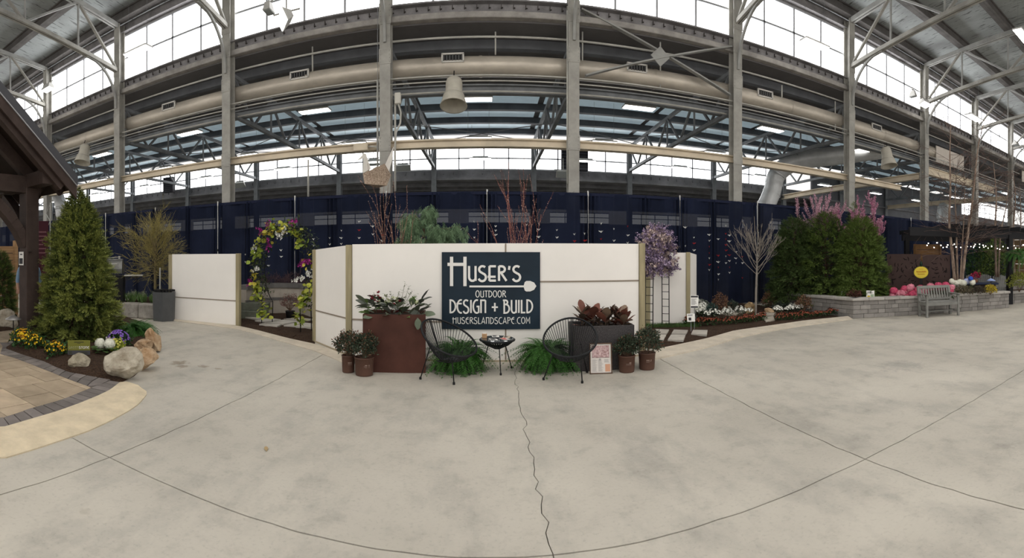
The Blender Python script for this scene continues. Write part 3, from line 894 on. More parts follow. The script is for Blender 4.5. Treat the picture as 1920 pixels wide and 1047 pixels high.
def rock(name, label, loc, size, m, seed, rz=0, rough=.16, flat=.0, sub=3, cat='boulder', parent=None):
    bm = bmesh.new(); bmesh.ops.create_icosphere(bm, subdivisions=sub, radius=1)
    rr = np.random.default_rng(seed)
    planes = rand_dirs(16, rr); dist = rr.uniform(.50, .80, 16)
    for v in bm.verts:
        p = np.array(v.co)
        for n_, d_ in zip(planes, dist):
            e = p.dot(n_) - d_
            if e > 0: p = p - n_ * e
        p = p * (1 + rough * .35 * math.sin(5 * p[0] + seed) * math.sin(6 * p[1] - seed) * math.cos(5 * p[2]))
        p += rr.normal(0, .022, 3)
        v.co = (p[0] * size[0] / 2, p[1] * size[1] / 2, (p[2] + .62) * size[2] / 1.5)
    zmin = min(v.co.z for v in bm.verts)
    for v in bm.verts: v.co.z -= max(zmin, -.05)
    me = bpy.data.meshes.new(name); bm.to_mesh(me); bm.free(); me.materials.append(m)
    for p in me.polygons: p.use_smooth = False
    o = link(name, me, parent, loc, rz)
    return props(o, label, cat if parent is None else None)
def rockmat(name, c1, c2, sc=4):
    return mat(name, c1, .85, col2=c2, scale=sc, bump=1.0, bscale=9, bdist=.08, detail=9)
ROCKT = rockmat('tan boulder', (.34, .20, .10), (.62, .48, .33))
ROCKG = rockmat('grey buff boulder', (.26, .22, .16), (.62, .57, .47))
ROCKF = rockmat('field boulder', (.22, .19, .13), (.50, .45, .35), 6)
ROCKO = rockmat('lichen tan boulder', (.26, .17, .08), (.48, .35, .20), 7)
STONE = mat('grey cut stone', (.30, .28, .25), .8, var=.3, scale=5, bump=.6, bscale=18, bdist=.02)

def mound(name, label, poly, z0, h, m, cat='garden bed', seed=0, n=.10, edge=.25, parent=None, kind='stuff', z1=None):
    "a loose planting bed: polygon filled with a bumpy grid that swells from the edge to height h"
    rr = random.Random(seed)
    xs = [p[0] for p in poly]; ys = [p[1] for p in poly]
    bm = bmesh.new()
    vs = [bm.verts.new((p[0], p[1], z0)) for p in poly]
    f = bm.faces.new(vs); bmesh.ops.triangulate(bm, faces=[f])
    cuts = max(xs) - min(xs), max(ys) - min(ys)
    for ax, lo, hi in ((0, min(xs), max(xs)), (1, min(ys), max(ys))):
        k = int((hi - lo) / n)
        for i in range(1, k):
            no = (1, 0, 0) if ax == 0 else (0, 1, 0); co = [0, 0, 0]; co[ax] = lo + (hi - lo) * i / k
            bmesh.ops.bisect_plane(bm, geom=bm.verts[:] + bm.edges[:] + bm.faces[:], plane_co=co, plane_no=no)
    seg = [(Vector((*poly[i][:2], 0)), Vector((*poly[(i + 1) % len(poly)][:2], 0))) for i in range(len(poly))]
    for v in bm.verts:
        p = Vector((v.co.x, v.co.y, 0)); dm = 9
        for a, b_ in seg:
            ab = b_ - a; t = max(0, min(1, (p - a).dot(ab) / max(ab.length_squared, 1e-9))); dm = min(dm, (p - a - ab * t).length)
        k = min(1, dm / edge)
        v.co.z = z0 + h * (k * (2 - k)) + rr.uniform(-.012, .012) * (k > .05)
    if bm.faces and sum(q.normal.z for q in bm.faces) < 0: bmesh.ops.reverse_faces(bm, faces=bm.faces)
    me = bpy.data.meshes.new(name); bm.to_mesh(me); bm.free(); me.materials.append(m)
    o = link(name, me, parent)
    return props(o, label, cat if parent is None else None, None, kind)

# ---- lettering: strokes of a thin deco alphabet
def arc(cx, cy, rx, ry, a0, a1, n=10):
    return [(cx + rx * math.cos(R(a0 + (a1 - a0) * i / n)), cy + ry * math.sin(R(a0 + (a1 - a0) * i / n))) for i in range(n + 1)]
GLY = {
    'H': (.62, [[(.08, 0), (.08, 1)], [(.54, 0), (.54, 1)], [(-.06, .74), (.54, .74)]]),
    'U': (.58, [[(.08, 1), (.08, .34)] + arc(.30, .26, .22, .26, 180, 330, 10), [(.5, 1), (.5, 0)]]),
    'S': (.54, [arc(.27, .77, .22, .22, 40, 250, 10) + arc(.25, .24, .24, .26, 75, -160, 12)]),
    'E': (.52, [[(.08, 0), (.08, 1)], [(.08, .98), (.5, .98)], [(-.04, .28), (.48, .28)], [(.08, .02), (.5, .02)]]),
    'e': (.52, [arc(.38, .5, .33, .5, 75, 285, 14), [(-.02, .72), (.46, .72)]]),
    'R': (.56, [[(.08, 0), (.08, 1)], [(.08, .98)] + arc(.26, .78, .2, .2, 90, -90, 8) + [(.14, .56)], [(.2, .56), (.56, 0)]]),
    "'": (.20, [[(.10, 1), (.06, .74)]]),
    'O': (.62, [arc(.31, .5, .27, .5, 0, 360, 20)]),
    'T': (.46, [[(.23, 0), (.23, 1)], [(0, .97), (.46, .97)]]),
    'D': (.60, [[(.08, 0), (.08, 1)], [(0, .98)] + arc(.14, .5, .42, .48, 90, -90, 12) + [(.02, .02)]]),
    'I': (.20, [[(.10, 0), (.10, 1)]]),
    'G': (.60, [arc(.36, .5, .32, .5, 70, 290, 14), [(.34, .5), (.54, .5), (.54, 0)]]),
    'N': (.56, [[(.08, 0), (.08, 1)], [(.0, .98), (.48, .98)], [(.48, .98), (.48, 0)]]),
    'B': (.60, [[(.08, 0), (.08, 1)], [(-.04, .98)] + arc(.2, .82, .18, .16, 90, -90, 8) + [(.14, .66)], [(.14, .66)] + arc(.22, .33, .32, .33, 90, -90, 10) + [(.0, 0)]]),
    'L': (.44, [[(.08, 1), (.08, .02), (.42, .02)]]),
    'A': (.60, [[(.02, 0), (.32, 1), (.56, 0)], [(.12, .28), (.5, .28)]]),
    'C': (.56, [arc(.38, .5, .34, .5, 65, 295, 14)]),
    'P': (.52, [[(.08, 0), (.08, 1)], [(-.02, .98)] + arc(.24, .76, .22, .22, 90, -90, 8) + [(.16, .54)]]),
    'M': (.70, [[(.08, 0), (.08, 1), (.34, .35), (.62, 1), (.62, 0)]]),
    '.': (.18, [[(.06, .04), (.12, .04)]]),
    '+': (.60, [[(.3, .12), (.3, .78)], [(.02, .45), (.58, .45)]]),
    'Y': (.52, [[(.02, 1), (.26, .5), (.5, 1)], [(.26, .5), (.26, 0)]]),
    'W': (.78, [[(.02, 1), (.2, 0), (.39, .9), (.58, 0), (.76, 1)]]),
    ' ': (.34, []),
}
def stroke(b, pts, w, th, M, off):
    "a flat ribbon along pts (x, z), extruded th towards -y; M maps local to mesh"
    pts = [Vector((p[0], p[1])) for p in pts]; n = len(pts)
    closed = (pts[0] - pts[-1]).length < 1e-6
    L = []; Rr = []
    for i in range(n):
        a = pts[i - 1] if i > 0 else (pts[n - 2] if closed else None); c = pts[i + 1] if i < n - 1 else (pts[1] if closed else None)
        t1 = (pts[i] - a).normalized() if a is not None else None; t2 = (c - pts[i]).normalized() if c is not None else None
        t = ((t1 or t2) + (t2 or t1)); t = t.normalized() if t.length > 1e-6 else (t1 or t2)
        nn = Vector((-t.y, t.x)); k = 1.0
        if t1 is not None and t2 is not None: k = 1 / max(.45, abs(nn.dot(Vector((-t1.y, t1.x)))))
        L.append(pts[i] + nn * w / 2 * k); Rr.append(pts[i] - nn * w / 2 * k)
    vs = []
    for p in L: vs += [(p.x, 0, p.y), (p.x, -th, p.y)]
    for p in Rr: vs += [(p.x, 0, p.y), (p.x, -th, p.y)]
    vs = [M @ (Vector(v) + Vector(off)) for v in vs]
    fs = []
    for i in range(n - 1):
        a, c = 2 * i, 2 * i + 2; d, e = 2 * n + 2 * i, 2 * n + 2 * i + 2
        fs += [(a + 1, d + 1, e + 1, c + 1), (a, c, e, d), (a, a + 1, c + 1, c), (d, e, e + 1, d + 1)]
    fs += [(0, 2 * n, 2 * n + 1, 1), (2 * n - 2, 2 * n - 1, 4 * n - 1, 4 * n - 2)]
    b.add(vs, fs)
def word(txt, x0, z0, width, h, w, th, parent, m, M=None, y=0, name='letter', gap=.10, joined=False):
    tot = sum(GLY[c][0] for c in txt) + gap * (len(txt) - 1)
    sx = width / tot; x = x0
    M = M or Matrix.Identity(3); jb = MB()
    for c in txt:
        gw, st = GLY[c]
        if st:
            b = jb if joined else MB()
            for si, s in enumerate(st): stroke(b, [(q[0] * sx, q[1] * h) for q in s], w, th + .0006 * si, M, (x, y, z0))
            if not joined: lpart(name, b, m, parent)
        x += (gw + gap) * sx
    if joined: lpart('lettering', jb, m, parent, kind='stuff')
def lines(b, rr, x0, x1, z0, z1, n, th=.0012, y=0, fill=.55, M=None):
    "rows of unreadable print as thin raised strips"
    M = M or Matrix.Identity(3)
    for i in range(n):
        z = z1 - (z1 - z0) * (i + .5) / n; hh = (z1 - z0) / n * fill; L = (x1 - x0) * rr.uniform(.6, 1)
        b.box(M @ Vector((x0 + L / 2, y, z)), (L, th, hh), M)
INK = mat('dark print', (.04, .04, .045), .7)
PAPER = mat('white card', (.78, .77, .74), .6)
# ================================================================== navy drapes on poles
DRY = 13.4
NAVY = mat('navy sheer drape', (.011, .015, .033), .85, var=.3, scale=.5, spec=.08, alpha=.986)
POLE = mat('pale drape pole', (.62, .62, .60), .35, metal=.4)
DX = [-.06 + 3.05 * k for k in range(-9, 11)]
DZ = 3.6
dlab = {}
rngd = np.random.default_rng(3)
for i in range(len(DX) - 1):
    x0, x1 = DX[i] + .012, DX[i + 1] - .012; nx = 150
    u = np.linspace(0, 1, nx); ph = rngd.uniform(0, 6, 4)
    # flat stretches, with bunched folds at both poles and at a mid seam
    seam = rngd.uniform(.35, .65)
    bunch = np.exp(-(u / .07) ** 2) + np.exp(-((1 - u) / .07) ** 2) + .8 * np.exp(-((u - seam) / .045) ** 2)
    y = .022 * np.sin(u * 23 + ph[0]) + bunch * .14 * np.sin(u * 150 + ph[1]) + .05 * np.sin(u * 9 + ph[3]) + .012 * np.sin(u * 61 + ph[2])
    zs = np.array([.03, 1.2, 2.4, DZ - .12, DZ])
    V = []
    for j, z in enumerate(zs):
        k = (1, .95, .85, .75, .4)[j]
        V.append(np.stack([x0 + u * (x1 - x0) + .01 * np.sin(z * 2 + u * 9), DRY + y * k, np.full(nx, z - (.03 * 4 * u * (1 - u) if j == 4 else 0))], 1))
    V = np.concatenate(V); a = np.arange(nx - 1)
    Fq = np.concatenate([np.stack([j * nx + a, j * nx + a + 1, (j + 1) * nx + a + 1, (j + 1) * nx + a], 1) for j in range(4)])
    t = thing('drape', 'navy sheer drape panel between two pale poles, panel number %s counted from left' % ['one', 'two', 'three', 'four', 'five', 'six', 'seven', 'eight', 'nine', 'ten', 'eleven', 'twelve', 'thirteen', 'fourteen', 'fifteen', 'sixteen', 'seventeen', 'eighteen', 'nineteen'][i],
              'drape', ((x0 + x1) / 2, DRY, 0), group='navy drape panels')
    V[:, 0] -= (x0 + x1) / 2; V[:, 1] -= DRY
    link('cloth', npmesh('cloth', V, Fq, NAVY, smooth=True), t)
    b = MB(); b.box((0, .0, DZ - .045), (x1 - x0, .03, .09)); lpart('rod_pocket', b, mat('navy hem', (.010, .014, .038), .8), t)
for i, x in enumerate(DX):
    t = thing('drape_pole', 'pale upright pole holding navy drapes, pole number %d from left' % (i + 1) if False else 'pale upright pole holding the navy drapes, %s pole from left' % (ORD + ['fifteenth', 'sixteenth', 'seventeenth', 'eighteenth', 'nineteenth', 'twentieth'])[i], 'pole', (x, DRY - .03, 0), group='drape poles')
    b = MB(); b.tube([(0, 0, 0), (0, 0, 1.9)], .017, 8); lpart('lower_tube', b, POLE, t)
    b = MB(); b.tube([(0, 0, 1.9), (0, 0, 3.66)], .014, 8); b.tube([(0, 0, 3.5), (0, 0, 3.66)], .022, 8); lpart('upper_tube', b, POLE, t)
    b = MB(); b.tube([(0, 0, 1.86), (0, 0, 1.94)], .032, 8); lpart('collar', b, BLACK, t)
    b = MB(); b.box((0, 0, .006), (.4, .4, .012)); lpart('base_plate', b, BLACK, t)

# ================================================================== white display walls with timber posts
WALLM = mat('white painted wall board', (.86, .83, .79), .75, var=.035, scale=.8, bump=.06, bscale=20)
POSTM = mat('treated timber post', (.33, .285, .175), .75, var=.2, scale=3, stretch=(6, 6, .5), bump=.2, bscale=12)
BATT = mat('taupe seam strip', (.27, .225, .18), .7)
def wall(label, A, B, h0, h1, panels, seams, posts, plinth=True):
    "panels: (u0,u1,z0,z1) fractions of the length; seams the same; posts: (u, height, out)"
    A = Vector((A[0], A[1], 0)); B = Vector((B[0], B[1], 0)); d = B - A; Lw = d.length
    t = thing('display_wall', label, 'partition', A, math.atan2(d.y, d.x), kind='thing')
    for (u0, u1, z0, z1) in panels:
        top0 = (lambda u: h0 + (h1 - h0) * u)
        za, zb = (top0(u0), top0(u1)) if z1 is None else (z1, z1)
        x0, x1 = u0 * Lw + .002, u1 * Lw - .002
        b = MB(); b.add([(x0, 0, z0), (x1, 0, z0), (x1, .045, z0), (x0, .045, z0), (x0, 0, za), (x1, 0, zb), (x1, .045, zb), (x0, .045, za)],
                        [(3, 2, 1, 0), (4, 5, 6, 7), (0, 1, 5, 4), (1, 2, 6, 5), (2, 3, 7, 6), (3, 0, 4, 7)])
        lpart('panel', b, WALLM, t)
    for (u0, u1, z0, z1) in seams:
        b = MB(); b.box(((u0 + u1) / 2 * Lw, -.003, (z0 + z1) / 2), (max(.022, (u1 - u0) * Lw), .012, max(.022, z1 - z0))); lpart('seam_strip', b, BATT, t)
    for (u, hh, o) in posts:
        b = MB(); b.box((u * Lw, .02 + o, hh / 2), (.10, .10, hh), bev=.006); lpart('post', b, POSTM, t)
    if plinth:
        b = MB(); b.box((Lw / 2, -.006, .012), (Lw, .03, .024)); lpart('base_strip', b, mat('tan base strip', (.42, .36, .26), .8), t)
    return t
wall('long white display wall with the dark landscaping sign', (-2.19, 6.97), (2.41, 6.97), 1.83, 1.84,
     [(0, .532, .0, .61), (0, .532, .615, None), (.532, 1, 0, 1.235), (.532, 1, 1.24, None)],
     [(.53, .534, .03, 1.83), (0, .53, .60, .625), (.534, 1, 1.227, 1.25)], [(-.012, 1.82, .0), (1.012, 1.85, .0)])
wall('short white wall angled back beside the flower arch', (-3.24, 7.98), (-2.26, 7.03), 1.77, 1.82, [(0, 1, 0, .605), (0, 1, .61, None)], [(0, 1, .595, .618)], [(-.035, 1.77, .0)])
wall('white wall panel behind the grey hexagonal planter', (-7.62, 8.95), (-5.66, 8.98), 1.71, 1.71, [(0, 1, 0, .595), (0, 1, .6, None)], [(0, 1, .587, .61)], [(-.025, 1.70, 0), (1.025, 1.72, .0)])
wall('white wall behind the wisteria arch', (3.72, 9.95), (4.56, 9.72), 1.74, 1.74, [(0, 1, 0, None)], [], [(-.05, 1.74, 0), (1.05, 1.75, 0)])
wall('narrow white wall turning away with pinned notice card', (4.66, 9.72), (5.22, 10.5), 1.74, 1.70, [(0, 1, 0, None)], [], [])
wall('rear side wall closing the white booth', (2.47, 7.05), (3.66, 9.9), 1.80, 1.74, [(0, 1, 0, None)], [], [], False) if False else None

# ================================================================== sign
NAVYS = mat('navy sign metal', (.010, .022, .036), .38, var=.25, scale=1.2)
WHITEL = mat('white letter', (.78, .77, .74), .5)
SX0, SY, SZ0, SWD, SHT = -.733, 6.95, .504, 1.525, 1.195
sg = thing('landscaping_sign', 'dark navy metal sign with white letters and shovel on white wall', 'sign', (SX0, SY, SZ0))
b = MB(); b.box((SWD / 2, 0, SHT / 2), (SWD, .014, SHT)); lpart('sign_plate', b, NAVYS, sg)
SHAD = mat('letter edge shadow tone', (.10, .11, .12), .5)
yl = -.007
def sword(*a, **k): word(*a, y=yl, **k)
sword('H', .117, .668, .28, .455, .050, .010, sg, WHITEL)
sword("USER'S", .405, .75, .82, .23, .034, .010, sg, WHITEL)
sword('OUTDOOR', .524, .498, .47, .10, .0115, .006, sg, WHITEL)
sword('DeSIGN + BUILD', .120, .254, 1.29, .20, .025, .008, sg, WHITEL, gap=.07)
sword('HUSeRSLANDSCAPe.COM', .170, .088, 1.20, .097, .0105, .006, sg, WHITEL)
b = MB(); b.box((.86, yl - .005, .664), (.86, .010, .028)); lpart('shovel_handle', b, WHITEL, sg)
bl = [(1.27, .65), (1.285, .60), (1.31, .585), (1.37, .585), (1.43, .612), (1.465, .668), (1.43, .722), (1.37, .748), (1.31, .748), (1.285, .73), (1.27, .68)]
b = MB(); n_ = len(bl)
b.add([(p[0], yl, p[1]) for p in bl] + [(p[0], yl - .0125, p[1]) for p in bl], [tuple(range(n_)), tuple(range(2 * n_ - 1, n_ - 1, -1))] + [(i, n_ + i, n_ + (i + 1) % n_, (i + 1) % n_) for i in range(n_)])
lpart('shovel_blade', b, WHITEL, sg)

# ================================================================== leafy helpers for planters
def bigleaf(name, w, l, m, curl=.2, fold=.14, petiole=.05):
    V = []; Fq = []; ns = 6
    for i in range(ns + 1):
        t = i / ns; ww = w * math.sin(PI * min(1, t * .92 + .04)) ** .75 * .5
        y = petiole + l * t; z = -curl * l * t * t + .02 * l * math.sin(t * 9)
        V += [(-ww, y, z + fold * ww), (0, y, z), (ww, y, z + fold * ww)]
    V += [(-.003, 0, 0), (.003, 0, 0)]
    for i in range(ns):
        for k in range(2): Fq.append((3 * i + k, 3 * i + k + 1, 3 * i + 4 + k, 3 * i + 3 + k))
    V[1] = (0, petiole, 0); k = len(V) - 2
    Fq.append((k, k + 1, 2, 0))
    return npmesh(name, np.array(V), np.array(Fq), m, smooth=True)
def rotm(d, roll=0.0):
    M = frames(np.array([d], float), roll=np.array([roll]))[0]
    return Matrix(M.tolist()).to_euler()
def place_leaf(me, parent, p, d, roll=0, s=1.0, name='leaf', label=None):
    o = link(name, me, parent, p, rotm(d, roll), label); o.scale = (s, s, s); return o

# ---- corten planter
CORT = mat('red brown corten metal', (.072, .028, .020), .7, var=.22, scale=2.2, bump=.12, bscale=30)
def tub(root, w, d, h, m, t=.03, lip=0):
    for nm, c, s in (('front_panel', (0, -d / 2 + t / 2, h / 2), (w, t, h)), ('back_panel', (0, d / 2 - t / 2, h / 2), (w, t, h)),
                     ('side_panel', (-w / 2 + t / 2, 0, h / 2), (t, d - 2 * t, h)), ('side_panel', (w / 2 - t / 2, 0, h / 2), (t, d - 2 * t, h))):
        b = MB(); b.box(c, s, bev=.004); lpart(nm, b, m, root)
    b = MB(); b.box((0, 0, h - .06), (w - 2 * t - .004, d - 2 * t - .004, .03)); lpart('soil', b, SOIL, root)
ct = thing('planter', 'tall square red brown metal planter with grey leaved plants', 'planter', (-1.36, 6.44, 0), R(8))
tub(ct, .885, .6, .815, CORT)
hel = thing('hellebore', 'grey green hellebores with dark red flowers in red brown planter', 'plant', (-1.36, 6.44, .77), R(8))
GL = [mat('grey green leathery leaf', (.13, .16, .11), .5, objvar=.35), mat('dark grey leaf', (.085, .095, .08), .5, objvar=.3), mat('bright hellebore leaf', (.10, .16, .05), .5, objvar=.3)]
lm = [bigleaf('leaf', .11, .17, GL[0]), bigleaf('leaf', .10, .19, GL[1], .3), bigleaf('leaf', .07, .13, GL[2], .25)]
rh = np.random.default_rng(11)
for i in range(105):
    x, y = rh.uniform(-.40, .40), rh.uniform(-.26, .24); z = rh.uniform(.0, .20)
    v = np.array([x * 2.0 + rh.normal(0, .5), y * 1.6 - .5 + rh.normal(0, .4), rh.uniform(.0, 1.0)])
    place_leaf(lm[rh.integers(0, 3)], hel, (x, y, z), v, rh.uniform(-.7, .7), rh.uniform(.6, 1.05))
place_leaf(lm[0], hel, (.33, -.28, .03), (.05, -.5, -.8), .2, .9)
REDF = mat('dark red hellebore petal', (.16, .012, .02), .55, objvar=.3); PALEF = mat('pale green hellebore petal', (.50, .52, .34), .55, objvar=.15)
def florets(name, np_, r, m, open_=.5):
    V0, F0 = leaf4(r * .8, r)
    a = np.arange(np_) * 2 * PI / np_
    d = np.stack([np.cos(a), np.sin(a), np.full(np_, open_)], 1)
    V, Fq = scatter(V0, F0, np.zeros((np_, 3)), frames(d)); return npmesh(name, V, Fq, m)
fr_, fp_ = florets('flower', 6, .042, REDF, .9), florets('flower', 6, .040, PALEF)
for (cx, cz, n_, me) in ((-.30, .26, 9, fr_), (.06, .17, 7, fr_), (-.05, .24, 12, fp_), (.30, .20, 7, fp_), (-.18, .20, 6, fp_), (.05, .03, 3, fr_)):
    for i in range(n_):
        o = link('flower', me, hel, (cx + rh.normal(0, .035), rh.uniform(-.2, .05), cz + rh.normal(0, .03)), (rh.uniform(-.8, 1.4), rh.uniform(-.6, .6), rh.uniform(0, 6)))
segs = []; lp = []; ld = []
for (bx, tx, tz) in ((.05, .14, .46), (.06, .25, .36), (.0, .05, .33), (-.02, -.06, .34), (-.12, -.14, .30), (-.28, -.30, .31), (.08, .20, .42), (.16, .30, .30)):
    p = np.array([bx, -.05, .05]); q = np.array([tx, -.08 + rh.normal(0, .05), tz]); n_ = 9
    for i in range(n_):
        a = p + (q - p) * i / n_; c = p + (q - p) * (i + 1) / n_
        segs.append((tuple(a), tuple(c), .003, .002))
        if i > 2:
            for s in range(3):
                lp.append(c + rh.normal(0, .012, 3)); ld.append(np.array([rh.normal(0, 1), rh.normal(0, 1), rh.uniform(-.2, .8)]))
V, Fq = tubes(segs, 4); link('stems', npmesh('stems', V, Fq, mat('green stem', (.12, .13, .05), .6)), hel, kind='stuff')
shells('spray_leaves', hel, leaf4(.022, .035), lp, frames(ld, scale=rh.uniform(.7, 1.3, len(lp))), mat('olive spray leaf', (.13, .15, .07), .5, island=.4), kind='stuff')

# ---- charcoal planter with rubber plants
CHAR = mat('charcoal speckled stone', (.060, .055, .056), .85, var=.55, scale=90, bump=.35, bscale=120, detail=2)
cp = thing('planter', 'low wide charcoal stone planter with burgundy rubber plants', 'planter', (1.645, 6.50, 0), R(-2.5))
tub(cp, .885, .58, .635, CHAR, .05)
rp_ = thing('rubber_plant', 'burgundy leaved rubber plants in the charcoal planter', 'plant', (1.645, 6.50, .59), R(-2.5))
RB = [mat('burgundy rubber leaf', (.15, .058, .042), .42, objvar=.35), mat('dark green rubber leaf', (.075, .055, .042), .4, objvar=.3), mat('olive rubber leaf', (.17, .12, .085), .4, objvar=.3)]
rl = [bigleaf('leaf', .125, .20, RB[i], .10, .25, .03) for i in range(3)]
for (cx, cy, hh) in ((-.29, -.08, .17), (-.22, .1, .08), (-.12, -.05, .14), (-.02, .05, .12), (.05, -.12, .10), (.13, .0, .13), (.22, -.06, .12), (.33, .02, .10), (.31, -.14, .04)):
    b = MB(); b.tube([(cx, cy, -.02), (cx * 1.03, cy, hh * 1.3)], .008, 6); lpart('stem', b, mat('rubber stem', (.07, .05, .03), .6), rp_, True)
    nl = rh.integers(8, 11)
    for i in range(nl):
        a = i * 2.4 + cx * 9; t = (i + .6) / nl; el = -.1 + 1.7 * t
        place_leaf(rl[rh.choice([0, 0, 1, 2])], rp_, (cx, cy, hh * 1.3 * t), (math.cos(a), math.sin(a), el + .25), rh.uniform(-.4, .4), rh.uniform(.75, 1.1) * (1.05 - .25 * abs(t - .6)))

# ---- black cord chairs
CORD = mat('black cord', (.010, .011, .013), .5)
def chair(label, ctr, yaw, feet):
    t = thing('cord_chair', label, 'chair', (ctr[0], ctr[1], 0), 0, group='black round cord lounge chairs')
    cz, tl = .56, R(27); ca, sa = math.cos(yaw), math.sin(yaw)
    W = lambda x, y, z: (x * ca - y * sa, x * sa + y * ca, z)
    def ring(a, k=1.0):
        x = .355 * math.sin(a) * (1 - .10 * math.cos(a)) * k; s = .43 * math.cos(a) * k
        return x, s * math.cos(tl), cz + s * math.sin(tl)
    n_ = 40; b = MB(); b.tube([W(*ring(2 * PI * i / n_)) for i in range(n_)], .0135, 8, closed=True); lpart('rim', b, CORD, t, True)
    hub = lambda a: (.085 * math.sin(a), .02 + .06 * math.cos(a), .265 - .01 * math.cos(a))
    b = MB(); b.tube([W(*hub(2 * PI * i / 20)) for i in range(20)], .012, 6, closed=True); lpart('seat_ring', b, CORD, t, True)
    mid = lambda a, k: tuple(np.array(ring(a)) * (1 - k) + np.array(hub(a)) * k + np.array([0, 0, -.055 * math.sin(PI * k)]))
    cm = None
    for i in range(52):
        a = 2 * PI * (i + .5) / 52
        b = MB(); b.tube([W(*mid(a, q)) for q in (0, .3, .6, .85, 1)], .0042, 4); lpart('cord', b, CORD, t)
    b = MB()
    for i in range(9):
        b.tube([W(-.085 + .021 * i, -.035, .27), W(-.085 + .021 * i, .075, .258)], .0045, 4)
    lpart('seat_weave', b, CORD, t, kind='stuff')
    for k, (fx, fy) in enumerate(feet):
        a = math.atan2(fy, fx) - yaw - PI / 2; a = -(a)
        top = Vector(W(*mid(a, .45))); top.z -= .005; ft = Vector((fx, fy, .012))
        b = MB(); b.tube([top, top.lerp(ft, .12), ft], .0085, 6); lg = lpart('leg', b, BLACK, t, True)
        b = MB(); b.lathe([(.006, .035), (.016, .03), (.017, 0)], (fx, fy, 0), 10); lpart('foot_cap', b, BLACK, lg)
    for k in range(3):
        p, q = feet[k], feet[(k + 1) % 3]
        b = MB(); b.tube([(p[0] * .42, p[1] * .42, .245), (q[0] * .42, q[1] * .42, .245)], .0075, 6); lpart('stretcher', b, BLACK, t)
    for a in (0,):
        b = MB(); b.tube([W(*mid(a, q)) for q in (0, .3, .6, .85, 1)], .0085, 6); lpart('back_spine', b, BLACK, t, True)
chair('round black cord chair beside the red brown planter, turned to the table', (-.545, 5.93), R(46), ((-.36, -.05), (.10, -.25), (.27, .22)))
chair('round black cord chair in front of the charcoal planter', (1.08, 5.90), R(-14), ((-.365, -.03), (.105, -.26), (.28, .25)))
# ---- cord side table
tb = thing('cord_side_table', 'small round black cord table with glass top and leaflets', 'table', (.115, 6.3, 0))
for p in (G(903, 693), G(939, 704), G(959, 691)):
    q = p - Vector((.115, 6.3, 0)); top = Vector((q.x * .55, q.y * .55, .37))
    b = MB(); b.tube([top, (q.x, q.y, .012)], .008, 6); lg = lpart('leg', b, BLACK, tb)
    b = MB(); b.lathe([(.006, .034), (.014, .03), (.015, 0)], (q.x, q.y, 0), 10); lpart('foot_cap', b, BLACK, lg)
b = MB(); b.tube([(.24 * math.cos(2 * PI * i / 28), .24 * math.sin(2 * PI * i / 28), .462) for i in range(28)], .014, 8, closed=True); lpart('rim', b, CORD, tb, True)
for i in range(44):
    a = 2 * PI * i / 44
    b = MB(); b.tube([(.24 * math.cos(a), .24 * math.sin(a), .46), (.16 * math.cos(a), .16 * math.sin(a), .395), (.05 * math.cos(a), .05 * math.sin(a), .345)], .0065, 4); lpart('cord', b, CORD, tb)
b = MB(); b.lathe([(.07, .352), (.05, .335), (.0, .333)], n=16); lpart('cord_hub', b, CORD, tb)
b = MB(); b.lathe([(0, .472), (.235, .472), (.238, .476), (.235, .481), (0, .481)], n=32); lpart('glass_top', b, mat('smoked glass', (.05, .06, .065), .06, spec=.8), tb)
WOODL = mat('light wood block', (.42, .26, .14), .6, var=.2, scale=14)
kb = thing('card_holder', 'small light wood card holder on cord table', 'holder', (-.065, 6.33, .481))
b = MB(); b.box((0, 0, .03), (.07, .06, .06), bev=.005); lpart('block', b, WOODL, kb)
b = MB(); b.box((0, -.005, .066), (.05, .008, .02)); lpart('card', b, PAPER, kb)
rr = random.Random(5)
for i, (x, y, rz, c, lb) in enumerate(((.06, 6.22, .2, PAPER, 'white leaflet at front of cord table'), (.15, 6.30, -.5, mat('dark leaflet', (.05, .05, .06), .4), 'dark leaflet in middle of cord table'), (.22, 6.22, .5, PAPER, 'white leaflet with red print on cord table'),
                                    (.25, 6.36, -.2, mat('cream leaflet', (.7, .62, .5), .6), 'cream leaflet at right of cord table'), (.09, 6.41, .1, PAPER, 'pale leaflet at back of cord table'))):
    t = thing('leaflet', lb, 'leaflet', (x, y, .4825 + i * .0022), rz)
    b = MB(); b.box((0, 0, 0), (.10, .15, .002)); lpart('sheet', b, c, t)
    b = MB(); lines(b, rr, -.04, .03, -.06, .03, 6, M=Matrix.Rotation(-PI / 2, 3, 'X'), y=-.0012)
    b.box((0, .05, .0012), (.08, .03, .0006)); lpart('print', b, INK if i != 2 else mat('red print', (.5, .04, .03), .6), t, kind='stuff')

